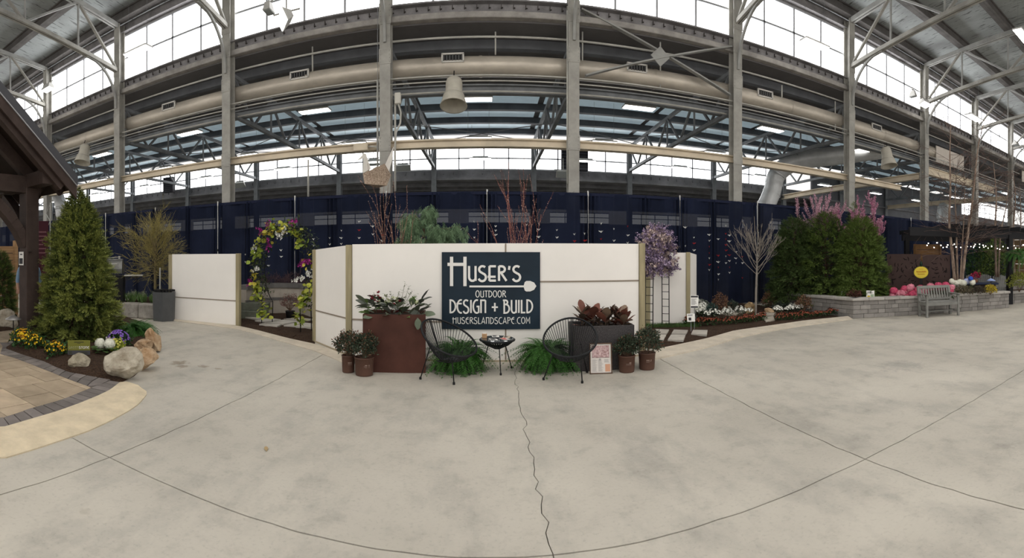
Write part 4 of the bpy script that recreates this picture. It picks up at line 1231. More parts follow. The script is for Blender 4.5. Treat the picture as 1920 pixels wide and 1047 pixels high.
# ---- ferns
def frond_mesh(L, w, seed, droop=.55):
    r = np.random.default_rng(seed); V = []; Fq = []; n_ = 24
    P0 = lambda t: np.array([0, L * t * (1 - .18 * t), L * (.55 * t - droop * 1.9 * t * t)])
    for i in range(n_):
        t = (i + 1) / n_; p = P0(t); tg = P0(min(1, t + .03)) - P0(t - .03); tg /= np.linalg.norm(tg)
        pl = w * math.sin(PI * (t * .9 + .08)) ** .7
        for s in (-1, 1):
            d = np.array([s, 0, 0]) * .93 + tg * .3 + np.array([0, 0, -.22]) + r.normal(0, .05, 3); d /= np.linalg.norm(d)
            k = len(V); V += [p - tg * .006, p + d * pl * .5 + tg * .009, p + d * pl, p + d * pl * .5 - tg * .009]; Fq.append((k, k + 1, k + 2, k + 3) if s > 0 else (k, k + 3, k + 2, k + 1))
        q = P0((i) / n_); k = len(V); V += [q + np.array([-.002, 0, 0]), q + np.array([.002, 0, 0]), p + np.array([.002, 0, 0]), p + np.array([-.002, 0, 0])]; Fq.append((k, k + 1, k + 2, k + 3))
    return npmesh('frond', np.array(V), np.array(Fq), [FERN])
FR = [frond_mesh(.52, .060, 1), frond_mesh(.46, .055, 2, .42), frond_mesh(.56, .058, 3, .68)]
def fern(label, c, n_, s=1.0, seed=0, pot=True, up=.9, group=None, z=0, asp=1.0):
    t = thing('fern', label, 'fern', (c[0], c[1], z), group=group); r = np.random.default_rng(seed)
    if pot:
        b = MB(); b.lathe([(.10, 0), (.13, .2), (.135, .22), (.12, .22), (.115, .19), (0, .19)], n=16); lpart('pot', b, POTBK, t, True)
    for i in range(n_):
        a = i * 2.39996; q = (i / n_)
        el = up * (1 - q * 1.15) + r.normal(0, .12)
        me = FR[r.integers(0, 3)]
        o = link('frond', me, t, (.04 * math.cos(a), .04 * math.sin(a), (.19 if pot else .02) + r.uniform(0, .03)))
        o.rotation_euler = Euler((el - .25, r.normal(0, .15), a - PI / 2)); k = s * r.uniform(.75, 1.15); o.scale = (k, k, k)
    return t
fern('big green fern behind left black cord chair', (-.43, 6.50), 190, 1.06, 3)
fern('big green fern between side table and right black cord chair', (.84, 6.53), 190, 1.06, 4)

# ---- nursery pots with dark leaved shrubs
def shrub(root, c, size, n, leaf, m, rng, stems=12, ms=BARKB, flat=.0, name='leaves', inner=.35):
    d = rand_dirs(n, rng, -.55); r = rng.uniform(inner, 1, n) ** .6
    lump = 1 + .22 * np.sin(d[:, 0] * 5 + c[0] * 9) * np.cos(d[:, 1] * 4 + d[:, 2] * 5)
    pos = d * (r * lump)[:, None] * np.array(size) + np.array(c)
    dirs = d * .7 + rng.normal(0, .6, (n, 3)) + np.array([0, 0, .25])
    shells(name, root, leaf, pos, frames(dirs, roll=rng.uniform(-2, 2, n), scale=rng.uniform(.7, 1.3, n)), m, kind='stuff' if n > 300 else None)
    if stems:
        base = np.array([c[0], c[1], c[2] - size[2] * 1.0]); segs = []
        for i in range(stems):
            e = np.array(c) + rand_dirs(1, rng, -.1)[0] * np.array(size) * .85
            mid = base + (e - base) * .5 + rng.normal(0, .02, 3)
            segs += [(tuple(base), tuple(mid), .005, .004), (tuple(mid), tuple(e), .004, .002)]
        V, Fq = tubes(segs, 4); link('stems', npmesh('stems', V, Fq, ms), root)
NAND = mat('nandina leaf dark', (.040, .055, .034), .5, island=.5); NANR = mat('nandina leaf reddish', (.13, .06, .035), .5, island=.5)
def pot(label, px, py, wd, hgt, bw, bh, seed, red=.3):
    p = G(px, py); r_ = rng_px = (p.x ** 2 + p.y ** 2) ** .5
    a = math.atan2(p.x, p.y); dd = Vector((math.sin(a), math.cos(a), 0)); p = p + dd * wd / 2
    t = thing('potted_shrub', label, 'potted plant', p)
    R_ = wd / 2
    b = MB(); b.lathe([(R_ * .86, 0), (R_ * .9, .02), (R_ * .98, hgt * .93), (R_ * 1.03, hgt * .94), (R_ * 1.03, hgt), (R_ * .95, hgt), (R_ * .93, hgt * .9), (0, hgt * .9)], n=24); lpart('pot', b, POTBR, t, True)
    b = MB(); rr = random.Random(seed)
    for i in range(3):
        z = hgt * (.62 - .06 * i)
        for k in range(5):
            aa = -a - PI / 2 + (k - 2.0) * .13 + .25
            if rr.random() < .85: b.box((R_ * .965 * math.cos(aa), R_ * .965 * math.sin(aa), z), (.004, R_ * .10, .004 if i else .012), Matrix.Rotation(aa, 3, 'Z'))
    lpart('print', b, mat('faded pot print', (.30, .22, .18), .6), t, kind='stuff')
    rg = np.random.default_rng(seed)
    shrub(t, (0, 0, hgt + bh * .42), (bw / 2, bw / 2, bh * .56), 1500, leaf4(.016, .034), NAND, rg, 14)
    shrub(t, (0, 0, hgt + bh * .45), (bw / 2 * 1.06, bw / 2 * 1.06, bh * .6), int(900 * red), leaf4(.014, .032), NANR, rg, 0, name='red_leaves', inner=.6)
    return t
pot('small brown nursery pot with reddish shrub, farthest left of four', 653, 701, .19, .24, .36, .33, 21, .5)
pot('brown nursery pot with dark shrub touching red brown planter', 683, 708, .27, .25, .36, .32, 22, .3)
pot('brown nursery pot with dark shrub before charcoal planter', 1175, 701, .245, .235, .33, .27, 23, .12)
pot('brown nursery pot with largest shrub at end of white wall', 1213, 696, .25, .24, .42, .36, 24, .2)

# ---- framed page leaning on the planter
p = G(1127, 701.5)
t = thing('framed_page', 'framed magazine page leaning against the charcoal planter', 'picture frame', p, R(-8))
Mx = Matrix.Rotation(R(-11), 3, 'X')
FRM = mat('thin bronze frame', (.10, .06, .04), .4, metal=.4)
wd, ht = .30, .42
for c, s in (((-wd / 2, 0, ht / 2), (.014, .02, ht)), ((wd / 2, 0, ht / 2), (.014, .02, ht)), ((0, 0, .007), (wd, .02, .014)), ((0, 0, ht - .007), (wd, .02, .014))):
    b = MB(); b.box(Mx @ Vector(c), s, Mx); lpart('frame_bar', b, FRM, t)
b = MB(); b.box(Mx @ Vector((0, .004, ht / 2)), (wd - .01, .006, ht - .01), Mx); lpart('page', b, mat('magazine page', (.70, .66, .62), .4), t)
def photo_mat():
    return mat('printed blossom photo', (.25, .12, .12), .4, col2=(.72, .55, .55), scale=45)
b = MB(); b.box(Mx @ Vector((0, -.0005, ht * .72)), (wd * .80, .003, ht * .40), Mx); lpart('printed_photo', b, photo_mat(), t)
b = MB(); rr = random.Random(8)
for cx in (-.085, -.0, .085):
    lines(b, rr, cx - .036, cx + .036, .03 if cx < .05 else .15, .20, 14 if cx < .05 else 5, y=-.0005, fill=.35, M=Mx)
b.box(Mx @ Vector((0, -.0005, .222)), (.24, .003, .006), Mx); b.box(Mx @ Vector((-.01, -.001, .195)), (.022, .003, .026), Mx)
lpart('print', b, mat('grey print', (.38, .36, .35), .5), t, kind='stuff')
b = MB(); b.box(Mx @ Vector((.095, -.0005, .08)), (.07, .003, .10), Mx); lpart('orange_panel', b, mat('orange print', (.62, .34, .22), .5), t)

# ================================================================== plants standing behind the white wall
REDT = mat('red dogwood twig', (.26, .10, .08), .6, island=.4); REDB = mat('brown red twig', (.24, .12, .085), .6, island=.4)
BUD = mat('pale bud', (.50, .36, .30), .6, island=.3)
def redtwig(label, px, r, spread, h, n_, seed, m=REDT, lean=0.0, nch=7):
    p = P(px, r); t = thing('dogwood_bush', label, 'shrub', p); rg = np.random.default_rng(seed); segs = []; buds = []
    for i in range(n_):
        a = rg.uniform(0, 2 * PI); k = rg.uniform(0, 1) ** .6
        d = np.array([math.cos(a) * spread * k + lean, math.sin(a) * spread * k, 1.0])
        L = h * rg.uniform(.72, 1.0) * (1.05 - .1 * k)
        o = []; twigs(rg, (math.cos(a) * .1 * k, math.sin(a) * .1 * k, 0), d, L, .0085, 1, .33, nch, .24, .05, 6, o, .0022, .05, .4)
        segs += o
        for s in o:
            if s[2] < .007 or s[0][2] > .55 * h:
                for q in range(3): buds.append(np.array(s[0]) + (np.array(s[1]) - np.array(s[0])) * rg.uniform())
    V, Fq = tubes(segs, 4); link('stems', npmesh('stems', V, Fq, m), t)
    dd = rg.normal(0, 1, (len(buds), 3)) + [0, 0, .8]
    shells('buds', t, leaf4(.014, .026), buds, frames(dd), BUD, kind='stuff')
redtwig('red stemmed leafless bush behind the white wall above the sign', 970, 8.0, .17, 3.0, 12, 31)
redtwig('brown red twiggy bush behind wall left of weeping pine', 745, 8.1, .14, 2.75, 11, 32, REDB, -.08)
# weeping pine
PINE = mat('blue green pine needle', (.14, .22, .12), .6, island=.4)
t = thing('weeping_pine', 'weeping blue green pine drooping behind the white wall', 'tree', P(800, 8.3))
rg = np.random.default_rng(41); segs = [((0, 0, 0), (0.02, 0, 1.1), .045, .035), ((.02, 0, 1.1), (-.05, 0, 2.1), .035, .02)]; pos = []; dr = []
bl = [((-.05, 0, 2.1), (-.20, 0, 2.55), (-.42, 0, 2.35)), ((-.05, 0, 2.1), (-.05, 0, 2.62), (.12, -.05, 2.5)), ((0, 0, 1.9), (.25, -.1, 2.25), (.45, -.1, 2.1)), ((0, 0, 1.8), (.40, 0, 2.30), (.66, 0, 2.15)), ((0, 0, 1.7), (-.35, -.1, 2.1), (-.50, -.1, 1.9)),
      ((0, 0, 1.6), (.30, -.25, 2.0), (.50, -.3, 1.75)), ((0, 0, 1.6), (-.1, -.3, 2.1), (-.2, -.4, 1.85)), ((0, 0, 1.6), (.1, .3, 2.1), (.2, .4, 1.9)), ((0, 0, 1.5), (.45, .1, 1.95), (.62, .1, 1.7)), ((0, 0, 1.5), (-.4, .1, 1.9), (-.5, .1, 1.6)), ((0, 0, 1.9), (-.25, -.15, 2.4), (-.35, -.2, 2.2)), ((0, 0, 1.9), (.1, -.2, 2.3), (.25, -.3, 2.1))]
for a, m_, c in bl:
    a, m_, c = map(np.array, (a, m_, c)); prev = a
    for i in range(1, 9):
        u = i / 8; q = a * (1 - u) ** 2 + 2 * m_ * u * (1 - u) + c * u * u
        segs.append((tuple(prev), tuple(q), .014 * (1.1 - u), .014 * (1.0 - u) + .002)); prev = q
        if u > .3:
            for s in range(9):
                st = q + rg.normal(0, .05, 3); L = rg.uniform(.12, .34)
                for w_ in range(3):
                    pos.append(st + np.array([0, 0, -L * w_ / 3]) + rg.normal(0, .012, 3)); dr.append(np.array([rg.normal(0, .28), rg.normal(0, .28), -1 + .5 * (w_ == 0)]))
V, Fq = tubes(segs, 5); link('branches', npmesh('branches', V, Fq, BARKB), t)
shells('needles', t, sprig_T(18, .10, .085, .0035, .5, seed=4), pos, frames(dr, roll=rg.uniform(-3, 3, len(pos)), scale=rg.uniform(.8, 1.2, len(pos))), PINE, kind='stuff')

# ================================================================== paper crane garlands before the drapes
CRW = mat('white folded paper', (.82, .82, .80), .6); CRR = mat('red folded paper', (.35, .02, .02), .6)
def crane_mesh(m):
    V = np.array([(0, -.02, -.02), (0, .02, -.02), (-.018, 0, .0), (.018, 0, 0), (0, 0, -.045), (-.05, .01, .07), (.055, -.01, .062), (0, -.085, .055), (0, .09, .06), (0, -.10, .03)])
    Fq = np.array([(0, 2, 4, 4), (0, 4, 3, 3), (1, 4, 2, 2), (1, 3, 4, 4), (2, 0, 5, 5), (2, 5, 1, 1), (3, 6, 0, 0), (3, 1, 6, 6), (0, 3, 7, 7), (0, 7, 2, 2), (1, 2, 8, 8), (1, 8, 3, 3), (7, 9, 0, 0)])
    me = bpy.data.meshes.new('paper_crane'); me.from_pydata(V.tolist(), [], [tuple(dict.fromkeys(f)) for f in Fq.tolist()]); me.materials.append(m); return me
CMW, CMR = crane_mesh(CRW), crane_mesh(CRR)
strings = [(460, (478, 492)), (504, (482, 499)), (527, (470, 482)), (560, (435, 462)), (588, (449, 461)), (618, (447, 459)), (640, (433, 447, 458)), (673, (416, -432, 447)), (699, (425, 440)), (716, (-442, 452)), (863, (431,)), (889, (416, 431, 446)), (929, (425, 433, 441)), (987, (422,)),
           (1010, (420, 431, 445)), (1044, (432, 446)), (1077, (440, -453)), (1096, (439, -452)), (1127, (420, 435, -449)), (1151, (430, 452)), (1177, (-425, 442, 456)), (1265, (459,)), (1285, (427, 462)), (1301, (446, -457, 470)), (1330, (441, 452, -463, -475, 485, -497, 507)),
           (1347, (449, -480, 492, -502, 515, 525)), (1361, (424, -439, -449, -460, -470, 481, 494)), (1368, (442, 453, -479, 490, -502, 512)), (1380, (473, 485, 494)), (1392, (-482, 494, -522)), (1422, (437, 457, 480))]
for i, (px, ys) in enumerate(strings):
    Yc = 12.95; p = onY(px, 480, Yc); zt_ = 3.58
    nm = ['first', 'second', 'third', 'fourth', 'fifth', 'sixth', 'seventh', 'eighth', 'ninth', 'tenth'][i % 10]
    cell = ['inside and near the flower arch', 'above the middle of the white wall', 'right of the wisteria arch'][0 if px < 600 else 1 if px < 1200 else 2]
    idx = sum(1 for q in strings[:i] if (q[0] < 600, 600 <= q[0] < 1200, q[0] >= 1200) == (px < 600, 600 <= px < 1200, px >= 1200))
    nw = {1: 'one', 2: 'two', 3: 'three', 6: 'six', 7: 'seven'}[len(ys)]
    t = thing('crane_garland', 'string of %s paper cranes %s, %s from left there' % (nw, cell, (ORD + ['fifteenth', 'sixteenth', 'seventeenth'])[idx]), 'garland', (p.x, Yc, zt_), group='paper crane garlands')
    zl = 9
    for y in ys:
        z = onY(px, abs(y), Yc).z; zl = min(zl, z)
        o = link('paper_crane', CMR if y < 0 else CMW, t, (0, 0, z - zt_), (0, 0, rr.uniform(0, 6)))
        k = rr.uniform(.58, .74); o.scale = (k, k, k)
    b = MB(); b.bar((0, 0, 0), (0, 0, zl - zt_), .0015, .0015); lpart('string', b, mat('thin thread', (.05, .05, .06), .6), t)
    b = MB(); b.bar((0, 0, 0), (0, DRY - Yc - .02, .0), .004, .004); lpart('hanger', b, mat('thin thread', (.05, .05, .06), .6), t)
# the big paper crane hung at the column
pc = onY(708, 325, 12.0)
t = thing('paper_crane', 'giant folded paper crane hanging before the column left of centre', 'sculpture', pc)
k = 12.0 / 843 * 1.03
def cp3(px, py, y): return ((px - 708) * k, y, (325 - py) * k)
PAPB = mat('brown patterned paper', (.20, .14, .10), .6, col2=(.58, .46, .36), scale=30); PAPW = mat('crane white paper', (.74, .71, .66), .6)
b = MB(); b.add([cp3(686, 329, -.35), cp3(723, 309, -.1), cp3(731, 327, .2), cp3(724, 348, .1), cp3(689, 348, -.35), cp3(706, 312, .45), cp3(700, 349, .35)],
                [(0, 4, 3, 1), (1, 3, 2), (5, 6, 4, 0), (5, 2, 3, 6), (0, 1, 5), (1, 2, 5), (4, 6, 3)]); lpart('body', b, PAPB, t)
b = MB(); b.add([cp3(686, 328, -.35), cp3(690, 326, -.15), cp3(697, 317, -.1), cp3(689, 290, -.2), cp3(685, 290, -.25), cp3(686, 300, -.3), cp3(676, 308, -.5), cp3(684, 294, -.3)],
                [(0, 1, 2, 3), (0, 3, 4, 5), (4, 7, 6, 5), (3, 7, 4)]); lpart('neck_and_head', b, PAPW, t)
b = MB(); b.add([cp3(719, 312, .1), cp3(727, 322, .15), cp3(731, 300, .3), cp3(733, 270, .4), cp3(731, 270, .45)], [(0, 1, 2, 3), (0, 3, 4)]); lpart('tail', b, PAPW, t)
b = MB(); b.add([cp3(700, 317, -.1), cp3(706, 310, .1), cp3(716, 316, .35), cp3(705, 325, .4)], [(0, 1, 2, 3)]); lpart('wing', b, PAPW, t)
b = MB(); b.tube([(0, 0, .1), (0, 0, 6.0)], .006, 4); lpart('hanging_wire', b, STEELD, t)
# ================================================================== left: pavilion, patio, planting bed
CREAM = mat('cream concrete curb', (.62, .53, .38), .85, var=.12, scale=6, bump=.5, bscale=40, bdist=.01)
CURBG = mat('pale concrete apron', (.56, .50, .41), .85, var=.12, scale=4, bump=.4, bscale=30)
PAV = mat('tan paver', (.40, .32, .23), .85, var=.16, scale=3.5, objvar=.22, bump=.3, bscale=30)
PAVD = mat('charcoal paver', (.175, .155, .145), .85, var=.14, scale=5, objvar=.22, bump=.3, bscale=30)
def px338(x, y): return G(x / 3.378, 560 + y / 3.378)
def clip_rect(poly, x0, x1, y0, y1):
    for ax, lim, sgn in ((0, x0, 1), (0, x1, -1), (1, y0, 1), (1, y1, -1)):
        out = []
        for i in range(len(poly)):
            a, b = poly[i - 1], poly[i]; da, db = (a[ax] - lim) * sgn, (b[ax] - lim) * sgn
            if (da >= 0) != (db >= 0):
                t = da / (da - db); out.append((a[0] + (b[0] - a[0]) * t, a[1] + (b[1] - a[1]) * t))
            if db >= 0: out.append(b)
        poly = out
        if len(poly) < 3: return []
    return poly
def parea(p): return abs(sum(p[i - 1][0] * p[i][1] - p[i][0] * p[i - 1][1] for i in range(len(p)))) / 2
in_low = [px338(*q) for q in ((0, 780), (200, 712), (360, 668), (470, 626), (540, 596), (575, 580))]
in_up = [px338(*q) for q in ((560, 572), (480, 543), (400, 512), (300, 470), (180, 422), (100, 392), (0, 362))]
patio = [(p.x, p.y) for p in in_low + in_up] + [(-7.15, 3.85), (-8.3, 4.7), (-8.8, 6.4), (-13.5, 6.4), (-13.5, .6), (-5.2, .6), (-4.6, 1.3)]
pt = thing('patio', 'tan paved patio with charcoal border under the timber pavilion', 'patio')
b = MB(); b.prism([(p[0], p[1]) for p in patio], .001, .012); lpart('joint_sand', b, mat('joint sand', (.10, .085, .06), .95), pt)
rp = random.Random(12); U = .205; taken = set(); gw, gh = 50, 34
for j in range(gh):
    for i in range(gw):
        if (i, j) in taken: continue
        opts = [(3, 2), (2, 2), (2, 2), (2, 3), (2, 1), (1, 2), (1, 1)]; rp.shuffle(opts); opts.append((1, 1))
        opts = [o for o in opts[:3] if o[0] * o[1] > 1] + opts[3:]
        for (w_, h_) in opts:
            cells = [(i + a, j + c) for a in range(w_) for c in range(h_)]
            if all(q not in taken and q[0] < gw for q in cells): break
        taken.update(cells)
        x0, y0 = -13.6 + i * U, .5 + j * U
        pl = clip_rect(patio, x0 + .004, x0 + w_ * U - .004, y0 + .004, y0 + h_ * U - .004)
        if len(pl) >= 3 and parea(pl) > .006 and math.hypot(pl[0][0], pl[0][1]) < 12.5:
            b = MB(); b.prism(pl, .004, .028 + rp.uniform(-.002, .002)); lpart('paver', b, PAV, pt)
def resample(L, n):
    d = [0]
    for i in range(1, len(L)): d.append(d[-1] + (L[i] - L[i - 1]).length)
    out = []
    for k in range(n + 1):
        s = d[-1] * k / n; i = max(q for q in range(len(d)) if d[q] <= s + 1e-9); i = min(i, len(L) - 2)
        out.append(L[i].lerp(L[i + 1], (s - d[i]) / max(1e-9, d[i + 1] - d[i])))
    return out
def soldier(A, B, n, parent, m, name, z0, z1, gap=.04):
    A, B = resample(A, n * 4), resample(B, n * 4)
    for i in range(n):
        q = [A[i * 4].lerp(A[i * 4 + 4], gap), A[i * 4 + 2], A[i * 4].lerp(A[i * 4 + 4], 1 - gap), B[i * 4].lerp(B[i * 4 + 4], 1 - gap), B[i * 4 + 2], B[i * 4].lerp(B[i * 4 + 4], gap)]
        b = MB(); b.prism([(p.x, p.y) for p in q], z0, z1 + rp.uniform(-.002, .002)); lpart(name, b, m, parent)
V2 = lambda x, y: Vector((x, y, 0))
out_low = [V2(-4.75, .85), px338(0, 850), px338(200, 790), px338(360, 742), px338(500, 690), px338(620, 640), px338(700, 600), px338(768, 545)]
in_low2 = [V2(-5.0, 1.05)] + [px338(*q) for q in ((0, 780), (200, 712), (360, 668), (470, 626), (560, 588), (630, 562), (700, 535))]
soldier(out_low, in_low2, 24, pt, PAVD, 'border_paver', .004, .030)
o_up = [px338(*q) for q in ((700, 528), (640, 518), (540, 500), (430, 478), (350, 446), (280, 410), (150, 370), (30, 325))] + [V2(-7.0, 3.98), V2(-7.3, 4.1)]
i_up = in_up[:1] + in_up[1:] + [V2(-7.1, 3.78), V2(-7.45, 3.9)]
i_up = [px338(640, 560)] + i_up
mid = [a.lerp(c, .5) for a, c in zip(resample(o_up, 40), resample(i_up, 40))]
soldier(o_up, mid, 17, pt, PAVD, 'border_paver', .004, .030); soldier(mid, i_up, 17, pt, PAVD, 'border_paver', .004, .030)
# cream curb
co = [V2(-4.15, .75), px338(0, 1025), px338(220, 960), px338(400, 900), px338(560, 845), px338(700, 780), px338(820, 715), px338(880, 672), px338(925, 620), px338(936, 598), px338(900, 575)]
ci = [V2(-4.74, .84)] + [q.copy() for q in out_low[1:]] + [px338(800, 548)]
A_, B_ = resample(ci, 30), resample(co, 30)
b = MB(); vs = []
for p, q in zip(A_, B_): vs += [(p.x, p.y, 0), (p.x, p.y, .045), (p.x * .25 + q.x * .75, p.y * .25 + q.y * .75, .04), (q.x, q.y, .012), (q.x, q.y, 0)]
fs = []
for i in range(30):
    for k in range(5): fs.append((i * 5 + k, i * 5 + (k + 1) % 5, (i + 1) * 5 + (k + 1) % 5, (i + 1) * 5 + k))
fs += [(4, 3, 2, 1, 0), (150, 151, 152, 153, 154)]
b.add(vs, fs); solo('curb', b, CREAM, 'cream concrete curb curving round the paver patio corner', 'curb', kind='thing', smooth=False)
# mulch bed
bed = [px338(*q) for q in ((20, 320), (150, 366), (280, 406), (350, 442), (430, 474), (540, 496), (640, 514), (760, 538))] + [G(252, 706), G(286, 672), G(292, 640), G(282, 612), G(240, 598), G(150, 602), G(70, 618)]
mound('mulch_bed', 'dark bark mulch bed under the big spruce', [(p.x, p.y) for p in bed], .002, .10, MULCH, seed=2)
# boulders
def bould(px, py, w, d, h, m, seed, label, rz=0):
    p = G(px, py); a = math.atan2(p.x, p.y); p = p + Vector((math.sin(a), math.cos(a), 0)) * d * .5
    return rock('boulder', label, p, (w, d, h), m, seed, rz - a)
bould(146, 701, .40, .34, .235, ROCKF, 5, 'rounded grey boulder in mulch nearest the green sign')
bould(232, 722, .54, .46, .42, ROCKG, 9, 'largest buff boulder at front corner of the bed')
bould(276, 700, .42, .42, .33, ROCKT, 14, 'orange tan boulder right behind the largest buff boulder')
bould(270, 668, .40, .34, .22, ROCKT, 23, 'low flat tan boulder below the fern')
bould(285, 664, .36, .36, .43, ROCKT, 31, 'tall rounded tan boulder farthest back in the bed')
# spruce
t = thing('spruce', 'full green spruce tree standing in the mulch bed', 'tree', P(146, 8.75, .05))
conifer(t, 2.85, .90, np.random.default_rng(2), 210, sprig_T(22, .17, .045, .0075, 1.0, seed=2), GREEN_SPRUCE, GREEN_TIP, .68, .05, 66, .18, .16, .35, .045)
# flowering pots in the bed
ORG = mat('golden mum petal', (.62, .30, .012), .6, island=.3); YEL = mat('yellow mum petal', (.72, .50, .02), .6, island=.2)
def mum(label, px, py, w, h, n_, seed, m2=None):
    p = G(px, py, .04); t = thing('chrysanthemum', label, 'flower', p); rg = np.random.default_rng(seed)
    shrub(t, (0, 0, h * .45), (w / 2, w / 2, h * .5), 420, leaf4(.03, .05), LEAFD, rg, 8)
    a = np.arange(11) * 2 * PI / 11; d = np.stack([np.cos(a), np.sin(a), np.full(11, .35)], 1)
    Vt, Ft = scatter(*leaf4(.011, .021), np.zeros((11, 3)), frames(d))
    V2_, F2_ = scatter(*leaf4(.009, .012), np.zeros((11, 3)), frames(d * [1, 1, 2.5])); Vt, Ft = join((Vt, Ft), (V2_, F2_))
    for nm, m, k, hi in (('yellow_blooms', m2 or YEL, n_ // 2, 0), ('golden_blooms', ORG, n_ // 2, 1)):
        d = rand_dirs(k, rg, .05); pos = d * np.array([w / 2, w / 2, h * .52]) * rg.uniform(.92, 1.08, (k, 1)) * (np.array([.75, .75, 1.05]) if hi else 1) + [0, 0, h * .45]
        up = np.cross(d, [0.3, .2, .1]); M = frames(up, up=d)
        shells(nm, t, (Vt, Ft), pos, M, m, kind='stuff')
mum('large yellow mum by the timber post base', 42, 654, .44, .36, 130, 51)
mum('yellow mum between post base and green sign, behind another', 66, 658, .36, .28, 90, 52)
mum('golden mum just left of the green sign', 105, 672, .34, .27, 110, 53)
def floret_ball(name, r, n_, m, seed, fl=.013):
    rg = np.random.default_rng(seed); d = rand_dirs(n_, rg, -.75)
    a = np.arange(4) * PI / 2; dd = np.stack([np.cos(a), np.sin(a), np.full(4, .15)], 1)
    Vt, Ft = scatter(*leaf4(fl, fl * 1.1), np.zeros((4, 3)), frames(dd))
    up = np.cross(d, rg.normal(0, 1, d.shape)); V, Fq = scatter(Vt, Ft, d * r * (1 + rg.normal(0, .035, (n_, 1))), frames(up, up=d))
    b = MB(); b.sphere((0, 0, 0), r * .93, 12, 8); V2_ = np.array(b.v); F2_ = np.array([f if len(f) == 4 else (f[0], f[1], f[2], f[2]) for f in b.f])
    me = bpy.data.meshes.new(name); V, Fq = join((V, Fq), (V2_, F2_))
    me.from_pydata(V.tolist(), [], [tuple(dict.fromkeys(f)) for f in Fq.tolist()]); me.materials.append(m); return me
WHY = mat('white hydrangea floret', (.80, .80, .70), .6, island=.1)
HW = floret_ball('flower_head', .085, 240, WHY, 1)
t = thing('hydrangea', 'white hydrangea with two round heads beside the green sign', 'flower', G(196, 668, .04))
hl = bigleaf('leaf', .10, .14, mat('hydrangea leaf', (.05, .10, .025), .5, objvar=.3), .2)
o = link('flower_head', HW, t, (-.085, -.02, .19)); o = link('flower_head', HW, t, (.09, .03, .205)); o.rotation_euler = (0, 0, 1); o.scale = (1.05, 1.05, .98)
for i in range(16):
    a = i * 2.4; place_leaf(hl, t, (.06 * math.cos(a), .05 * math.sin(a), .05 + .006 * i), (math.cos(a), math.sin(a), .25), 0, rh.uniform(.8, 1.15))
b = MB(); b.tube([(0, 0, 0), (-.06, 0, .12), (-.085, -.02, .17)], .006, 5); b.tube([(0, 0, 0), (.06, .02, .12), (.09, .03, .18)], .006, 5); lpart('stems', b, LEAFD, t)
def pansy(label, px, py, w, h, m, seed, n_=80, leafm=LEAFD):
    t = thing('primrose', label, 'flower', G(px, py, .05)); rg = np.random.default_rng(seed)
    shrub(t, (0, 0, h * .4), (w / 2, w / 2, h * .45), 260, leaf4(.03, .055), leafm, rg, 0)
    a = np.arange(5) * 2 * PI / 5; d = np.stack([np.cos(a), np.sin(a), np.full(5, .25)], 1)
    Vt, Ft = scatter(*leaf4(.024, .022), np.zeros((5, 3)), frames(d))
    d = rand_dirs(n_, rg, .0); d[:, 1] -= .25; up = np.cross(d, rg.normal(0, 1, d.shape))
    shells('blooms', t, (Vt, Ft), d * np.array([w / 2, w / 2, h * .55]) + [0, 0, h * .42], frames(up, up=d), m, kind='stuff')
pansy('purple primroses in the mulch beside the fern', 226, 655, .40, .34, mat('purple petal', (.19, .10, .42), .6, island=.35), 61, 150)
pansy('yellow green primroses between hydrangea and purple flowers', 220, 664, .26, .26, mat('lemon petal', (.55, .52, .10), .6, island=.3), 62, 60, LEAFL)
pansy('pale pink primroses just above the white hydrangea', 212, 652, .22, .27, mat('pale lilac petal', (.62, .52, .58), .6, island=.2), 63, 40)
fern('drooping bright green fern among boulders behind purple flowers', (G(246, 636).x, G(246, 636).y), 110, 1.05, 8, pot=False, up=1.15, z=.12)
fern('lower green fern beside the tall tan boulder', (G(262, 626).x, G(262, 626).y), 80, .85, 9, pot=False, up=1.0, z=.08)
# green sign on stake
p = G(148, 668, .095); a = math.atan2(p.x, p.y)
t = thing('garden_sign', 'olive green stone supplier sign staked in the mulch', 'sign', p, -a)
OLV = mat('olive sign face', (.19, .19, .035), .5); GRY = mat('grey sign strip', (.075, .075, .085), .5)
sw = .345
b = MB(); b.box((0, 0, .165), (sw, .008, .155)); lpart('sign_face', b, OLV, t)
b = MB(); b.box((0, 0, .053), (sw, .008, .066)); lpart('info_strip', b, GRY, t)
word('GReeN', -sw * .46, .115, sw * .44, .034, .0035, .002, t, mat('pale green letter', (.42, .44, .25), .5), y=-.005)
word('STONe', .0, .115, sw * .46, .034, .0062, .002, t, WHITEL, y=-.005)
b = MB(); b.box((0, -.005, .215), (.15, .002, .012)); b.box((0, -.005, .197), (.05, .002, .008)); lines(b, random.Random(3), .035, .165, .03, .07, 3, y=-.005, fill=.4); lines(b, random.Random(4), -.155, -.085, .03, .075, 3, y=-.005, fill=.5); lpart('print', b, mat('dark olive print', (.05, .05, .02), .6), t, kind='stuff')
for sx in (-.1, .1):
    b = MB(); b.box((sx, .008, .02), (.012, .006, .3)); lpart('stake', b, BLACK, t)

